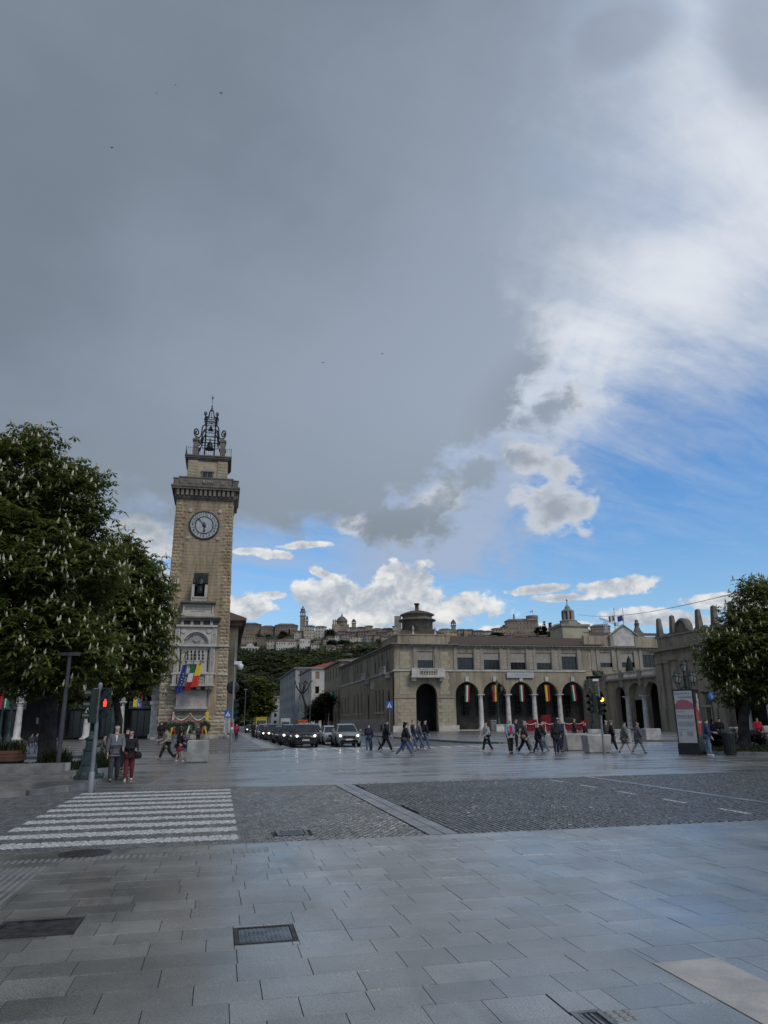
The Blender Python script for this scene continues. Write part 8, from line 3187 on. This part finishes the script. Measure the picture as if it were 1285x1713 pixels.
# right signal
g = G(1011, 1262)
zt_ = PY(1007, 1140, g.y).z
t = thing('traffic_light', 'traffic light at the concrete blocks with an amber lamp lit', 'traffic light', g)
part('pole', t, pole_grey, None, lambda mb: mb.tube([g, (g.x, g.y, zt_)], [.06, .05], 10))
zc = PY(1010, 1169, g.y).z
signal(t, g.x + .06, g.y - .05, zc - .80, 3, 2, sig_amb, R(8), .95)
signal(t, g.x - .42, g.y + .02, zc - .72, 3, rot=R(-70), s=1.05)
part('bracket', t, pole_grey, None, lambda mb: (mb.tube([(g.x - .42, g.y, zc + .2), (g.x, g.y, zc + .2)], .02, 5), mb.tube([(g.x - .42, g.y, zc - .6), (g.x, g.y, zc - .6)], .02, 5)))
part('camera', t, white_s, None, lambda mb: mb.hexa([(g.x - .30, g.y - .06), (g.x + .02, g.y - .06), (g.x + .02, g.y + .06), (g.x - .30, g.y + .06)], zt_ + .02, [(g.x - .30, g.y - .06), (g.x + .02, g.y - .06), (g.x + .02, g.y + .06), (g.x - .30, g.y + .06)], zt_ + .13))
part('clamp', t, pole_grey, None, lambda mb: mb.lathe([(.075, 0), (.075, .08)], (g.x, g.y, zc - .95), 10))


def pole_sign(label, px, pyb, pyt, kind, w, h_, name='road_sign', pole_m=None):
    g = G(px, pyb)
    z = PY(px, pyt, g.y).z
    t = thing(name, label, 'road sign', g)
    part('pole', t, pole_m or pole_grey, None, lambda mb: mb.tube([g, (g.x, g.y, z + .02)], .035, 8))
    if kind == 'round':
        disc(t, 'panel', blue_s, g.x, g.y - .05, z - h_ / 2, h_ / 2, .03)
        part('arrow', t, white_s, None, lambda mb: (mb.prism([(g.x - .03, z - h_ * .75), (g.x + .03, z - h_ * .75), (g.x + .03, z - h_ * .4), (g.x - .03, z - h_ * .4)], g.y - .095, g.y - .086), mb.prism([(g.x - .11, z - h_ * .42), (g.x + .11, z - h_ * .42), (g.x, z - h_ * .2)], g.y - .095, g.y - .086)))
    else:
        part('panel', t, blue_s, None, lambda mb: mb.box(g.x - w / 2, g.x + w / 2, g.y - .075, g.y - .045, z - h_, z))
        part('triangle', t, white_s, None, lambda mb: mb.prism([(g.x - w * .36, z - h_ * .84), (g.x + w * .36, z - h_ * .84), (g.x, z - h_ * .14)], g.y - .083, g.y - .076))
        def walker(mb):
            y0, y1 = g.y - .09, g.y - .084
            c, zz_ = g.x, z - h_ * .84
            k = h_ * .5
            mb.prism([(c - .02 * k, zz_ + .34 * k), (c + .10 * k, zz_ + .36 * k), (c + .08 * k, zz_ + .8 * k), (c - .06 * k, zz_ + .8 * k)], y0, y1)
            mb.prism([(c - .26 * k, zz_ + .02 * k), (c - .16 * k, zz_ + .02 * k), (c + .08 * k, zz_ + .4 * k), (c - .02 * k, zz_ + .4 * k)], y0, y1)
            mb.prism([(c + .2 * k, zz_ + .02 * k), (c + .3 * k, zz_ + .02 * k), (c + .10 * k, zz_ + .42 * k), (c, zz_ + .38 * k)], y0, y1)
            mb.prism([(c + .07 * k * math.cos(i * .8), zz_ + .92 * k + .07 * k * math.sin(i * .8)) for i in range(8)], y0, y1)
        part('walking_figure', t, mat('sign_ink', (.02, .02, .02), .6), None, walker)
    return t


pole_sign('square blue pedestrian crossing sign in front of the palace corner', 652, 1247, 1173, 'sq', .52, .56)
pole_sign('square blue pedestrian crossing sign at the right foot of the tower', 379, 1243, 1188, 'sq', .62, .66)
pole_sign('round blue sign with white arrow near the right chestnut', 1200, 1246, 1158, 'round', .6, .62, pole_m=dark_metal)
pole_sign('blue sign on a thin black pole in front of the bank arcade', 228, 1242, 1168, 'sq', .38, .95, pole_m=dark_metal)
g = PY(380, 1225, 86)
t = thing('notice_board', 'pale notice panel on the pavement at the right foot of the tower', 'notice board', (g.x + .2, 86, .1))
part('panel', t, mat('notice_grey', (.34, .34, .34), .6, .15, 4), None, lambda mb: mb.box(g.x - .4, g.x + .7, 85.95, 86.05, .7, 2.3))
part('legs', t, dark_metal, None, lambda mb: mb.box(g.x - .35, g.x - .28, 85.97, 86.03, .1, .699))
part('legs', t, dark_metal, None, lambda mb: mb.box(g.x + .58, g.x + .65, 85.97, 86.03, .1, .699))


def block_concrete(label, px, pyb, w, d, h_, taper=1., rz=0.):
    g = G(px, pyb)
    mb = MB()
    e = .04
    q = lambda s, k: [(-w / 2 * k + s, -d / 2 * k + s), (w / 2 * k - s, -d / 2 * k + s), (w / 2 * k - s, d / 2 * k - s), (-w / 2 * k + s, d / 2 * k - s)]
    t = thing('concrete_block', label, 'concrete block', (g.x, g.y + d / 2, .0), 'concrete barrier blocks', rz)
    mb.M = t.matrix_basis
    mb.hexa(q(.06, taper), 0, q(.06, taper), .05)
    mb.hexa(q(0, taper), .05, q(0, 1.), h_ - e)
    mb.hexa(q(0, 1.), h_ - e, q(e, 1.), h_)
    mb.build('body', concrete, t)
    mb = MB()
    mb.M = t.matrix_basis
    mb.tube([(-.12, 0, h_), (-.1, 0, h_ + .06), (.1, 0, h_ + .06), (.12, 0, h_)], .014, 5)
    mb.build('lifting_loop', dark_metal, t)


for a in ((330, 1276, .98, .6, 1.0, 1., .0, 'pale cube shaped concrete block in front of the tower wreaths'), (968, 1256, 1.5, .9, .95, .84, .05, 'tapered concrete planter block left of the traffic light'), (1006, 1260, 1.35, .9, .95, .9, -.05, 'tapered concrete planter block standing behind the right traffic light pole'),
          (926, 1250, 1.3, .8, .85, .9, 0., 'concrete block partly behind the woman in black'), (1095, 1240, 1.35, .8, .98, 1., 0., 'concrete block left of the information totem'), (1044, 1243, 1.3, .8, 1.0, 1., 0., 'concrete block behind the two men in shorts'),
          (996, 1240, 1.5, .8, .95, 1., 0., 'concrete block behind the tapered planters'), (1243, 1237, 1.25, .8, 1.0, 1., 0., 'concrete block right of the totem below the chestnut'), (1290, 1233, 1.2, .8, 1.0, 1., 0., 'concrete block cut by the right edge of the picture')):
    block_concrete(a[7], *a[:7])
for px, py, lb in ((867, 1232, 'small round topped stone bollard left among the group'), (946, 1234, 'small round topped stone bollard beside the planter')):
    g = G(px, py)
    t = thing('stone_bollard', lb, 'bollard', g)
    part('post', t, concrete, None, lambda mb: mb.lathe([(.2, 0), (.18, .6), (.14, .75), (.06, .82), (0, .83)], tuple(g), 12))

# information totem
g0, g1 = G(1137, 1262), G(1170, 1263)
ang = R(-6)
t = thing('information_totem', 'tall black information totem with white poster showing a pink mountain', 'information totem', (g0.x, g0.y, 0))
dirx = Vector((.588, -.809, 0))
diry = Vector((.809, .588, 0))
wT = 1.02
Mt2 = Matrix(((dirx.x, diry.x, 0, g0.x), (dirx.y, diry.y, 0, g0.y), (0, 0, 1, 0), (0, 0, 0, 1)))
hT = PY(1123, 1154, g0.y).z
part('base', t, black, Mt2, lambda mb: mb.box(-.03, wT + .03, -.03, .9, 0, .50))
part('case', t, black, Mt2, lambda mb: mb.box(0, wT, 0, .86, .501, hT))
poster = part('poster', t, mat('poster_white', (.46, .455, .45), .5, .03, 2), Mt2, lambda mb: mb.box(.06, wT - .05, -.012, -.001, .56, hT - .07))
def mtn(mb):
    z0, z1 = hT - .98, hT - .50
    mb.prism([(.06, z0), (wT - .05, z0), (wT - .05, z0 + .27), (wT - .2, z0 + .38), (wT - .33, z1 - .04), (wT - .45, z1 - .02), (wT - .58, z1), (.25, z1 - .03), (.15, z0 + .34), (.06, z0 + .22)], -.02, -.0125)
part('mountain_print', poster, mat('poster_pink', (.40, .075, .12), .5, .25, 9, col2=(.30, .16, .17)), Mt2, mtn)
TR = Mt2 @ FACE_S
ink = mat('poster_ink', (.05, .05, .055), .6)
text('lettering', 'Percorsi 100 el', .125, (0, 0, 0), Matrix.Translation(Mt2 @ Vector((.10, -.016, hT - .20))) @ Mt2.to_3x3().to_4x4() @ FACE_S, ink, poster, .001, 'LEFT')
text('lettering', 'monumentagro', .125, (0, 0, 0), Matrix.Translation(Mt2 @ Vector((.26, -.016, hT - .38))) @ Mt2.to_3x3().to_4x4() @ FACE_S, ink, poster, .001, 'LEFT')
def small_print(mb):
    rs = random.Random(3)
    for (zz_, n, L, x) in ((1.12, 1, .45, .1), (1.30, 3, .82, .1), (1.62, 4, .82, .12), (1.98, 1, .5, .1), (2.1, 4, .14, .12), (2.1, 4, .28, .52), (2.55, 2, .12, .12), (2.58, 1, .42, .42)):
        for k in range(n):
            z = hT - zz_ - k * .062
            if z > .6:
                xx = x
                while xx < x + L - .03:
                    w = rs.uniform(.03, .09)
                    mb.box(xx, min(xx + w, x + L), -.016, -.0125, z, z + .026)
                    xx += w + .014
part('small_print', poster, mat('poster_grey_ink', (.16, .16, .165), .6), Mt2, small_print, kind='stuff')
sp2 = part('side_poster', t, mat('poster_dark', (.035, .03, .03), .4, .3, 3), Mt2, lambda mb: mb.box(wT + .001, wT + .012, .08, .80, .56, hT - .12))
part('red_print', sp2, mat('poster_red', (.33, .04, .03), .5, .3, 6), Mt2, lambda mb: mb.prism([(0, 0)], 0, 0) if False else mb.add([(wT + .014, .10, 1.0), (wT + .014, .45, .95), (wT + .014, .62, 1.5), (wT + .014, .40, 2.1), (wT + .014, .20, 2.35), (wT + .014, .10, 2.2)], [(0, 1, 2, 3, 4, 5)]))
part('white_print', sp2, mat('poster_pale', (.34, .30, .26), .5, .4, 8), Mt2, lambda mb: (mb.add([(wT + .0145, .30, 2.3), (wT + .0145, .62, 2.0), (wT + .0145, .66, 2.9), (wT + .0145, .42, 3.0)], [(0, 1, 2, 3)]), mb.add([(wT + .0150, .2, 1.50), (wT + .0150, .7, 1.50), (wT + .0150, .7, 1.62), (wT + .0150, .2, 1.62)], [(0, 1, 2, 3)])))
# litter bin
g = G(1232, 1264)
t = thing('litter_bin', 'dark green litter bin in front of the right hedge', 'litter bin', g)
gb = mat('bin_green', (.018, .026, .022), .6, .2, 4)
part('body', t, gb, None, lambda mb: mb.lathe([(.26, .04), (.27, .1), (.30, .95), (.31, .98), (.30, 1.0)], (g.x, g.y + .4, 0), 14))
part('lid', t, gb, None, lambda mb: mb.lathe([(.32, 1.001), (.33, 1.03), (.27, 1.1), (.12, 1.14), (0, 1.15)], (g.x, g.y + .4, 0), 14))
part('slats', t, black, None, lambda mb: [mb.tube([(g.x + .275 * math.cos(a), g.y + .4 + .275 * math.sin(a), .1), (g.x + .305 * math.cos(a), g.y + .4 + .305 * math.sin(a), .95)], .012, 4) for a in [k * .39 for k in range(16)]], kind='stuff')
# red stage drapes and rope rail before the arches
Yr = 109.
redv = mat('red_velvet', (.20, .008, .018), .9, .2, 3)
def drape(label, px0, px1, pt, pb):
    a, c = PY(px0, pb, Yr), PY(px1, pt, Yr)
    t = thing('red_drape', label, 'drape', ((a.x + c.x) / 2, Yr, .12), 'red drapes before the arches')
    cloth('drape_cloth', c.x - a.x, c.z - max(.14, a.z), redv, Matrix.Translation(((a.x + c.x) / 2, Yr, c.z)), t, 5, .07, 28, 3)
    part('frame', t, dark_metal, None, lambda mb: (mb.tube([(a.x, Yr, .12), (a.x, Yr, c.z + .02), (c.x, Yr, c.z + .02), (c.x, Yr, .12)], .03, 5)))
drape('tall red velvet drape between the third and fourth arch', 908, 921, 1196, 1222)
drape('red cloth panel left of the tall velvet drape', 882, 898, 1204, 1222)
drape('red cloth panel right of the man in brown jacket', 972, 982, 1205, 1222)
t = thing('rope_rail', 'low barrier with white swagged top and red cloth along the arches', 'barrier', (PY(930, 1215, Yr - 1).x, Yr - 1, .12))
a, c = PY(880, 1213, Yr - 1), PY(976, 1213, Yr - 1)
n_ = 6
for k in range(n_ + 1):
    x = a.x + (c.x - a.x) * k / n_
    part('post', t, white_s, None, lambda mb: mb.lathe([(.12, 0), (.06, .1), (.05, 1.15), (.09, 1.22), (0, 1.3)], (x, Yr - 1, .12), 8))
    if k < n_:
        x1 = a.x + (c.x - a.x) * (k + 1) / n_
        part('rope', t, white_s, None, lambda mb: mb.tube([(x + (x1 - x) * u, Yr - 1.0, 1.30 - .9 * u * (1 - u)) for u in (0, .2, .4, .6, .8, 1)], .05, 5))
        cloth('red_cloth', (x1 - x) * .94, .85, redv, Matrix.Translation(((x + x1) / 2, Yr - .9, 1.08)), t, 4, .05, 16, 3)
# cabinet, far poles and the flag at the side wall
g = PY(826, 1215, 114)
t = thing('utility_cabinet', 'grey utility cabinet left of the lamp before the second arch', 'cabinet', (g.x, 114, .12))
part('body', t, mat('cabinet_grey', (.17, .17, .16), .6, .1, 3), None, lambda mb: mb.cbox((g.x, 114, .12), 1.15, .6, 1.55))
part('door', t, mat('cabinet_door', (.21, .21, .2), .6, .1, 3), None, lambda mb: (mb.box(g.x - .52, g.x - .02, 113.66, 113.699, .3, 1.5), mb.box(g.x + .02, g.x + .52, 113.66, 113.699, .3, 1.5)))
part('top', t, MATS['cabinet_grey'], None, lambda mb: mb.cbox((g.x, 114, 1.671), 1.25, .7, .14, taper=.85))
t = thing('wall_flag', 'drooping tricolour flag on the side of the street palace', 'flag', (27.9, 181, 5))
part('pole', t, dark_metal, None, lambda mb: mb.tube([(28.05, 181, 7.6), (25.6, 180.6, 9.6)], .05, 5))
cloth('flag_cloth', 2.0, 2.3, [red, white_c, green_c], Matrix.Translation((26.3, 180.7, 8.9)), t, 1.3, .2, 12, 6, .3, .1, 9)
for (x, y, h_, lb) in ((20.3, 172, 8.5, 'slim street light pole before the pollarded tree'), (20.0, 140, 3.2, 'short sign post with round disc beside the side wall'), (4.9, 150, 8., 'slim street light pole at the left kerb far down the street')):
    t = thing('street_pole', lb, 'pole', (x, y, .1))
    part('pole', t, pole_grey, None, lambda mb: mb.tube([(x, y, .1), (x, y, h_)], .06, 6))
    part('head', t, pole_grey, None, lambda mb: mb.box(x - .35, x + .35, y - .12, y + .05, h_, h_ + .2) if h_ > 5 else mb.lathe([(.3, 0), (.3, .04)], (x, y, h_), 10))
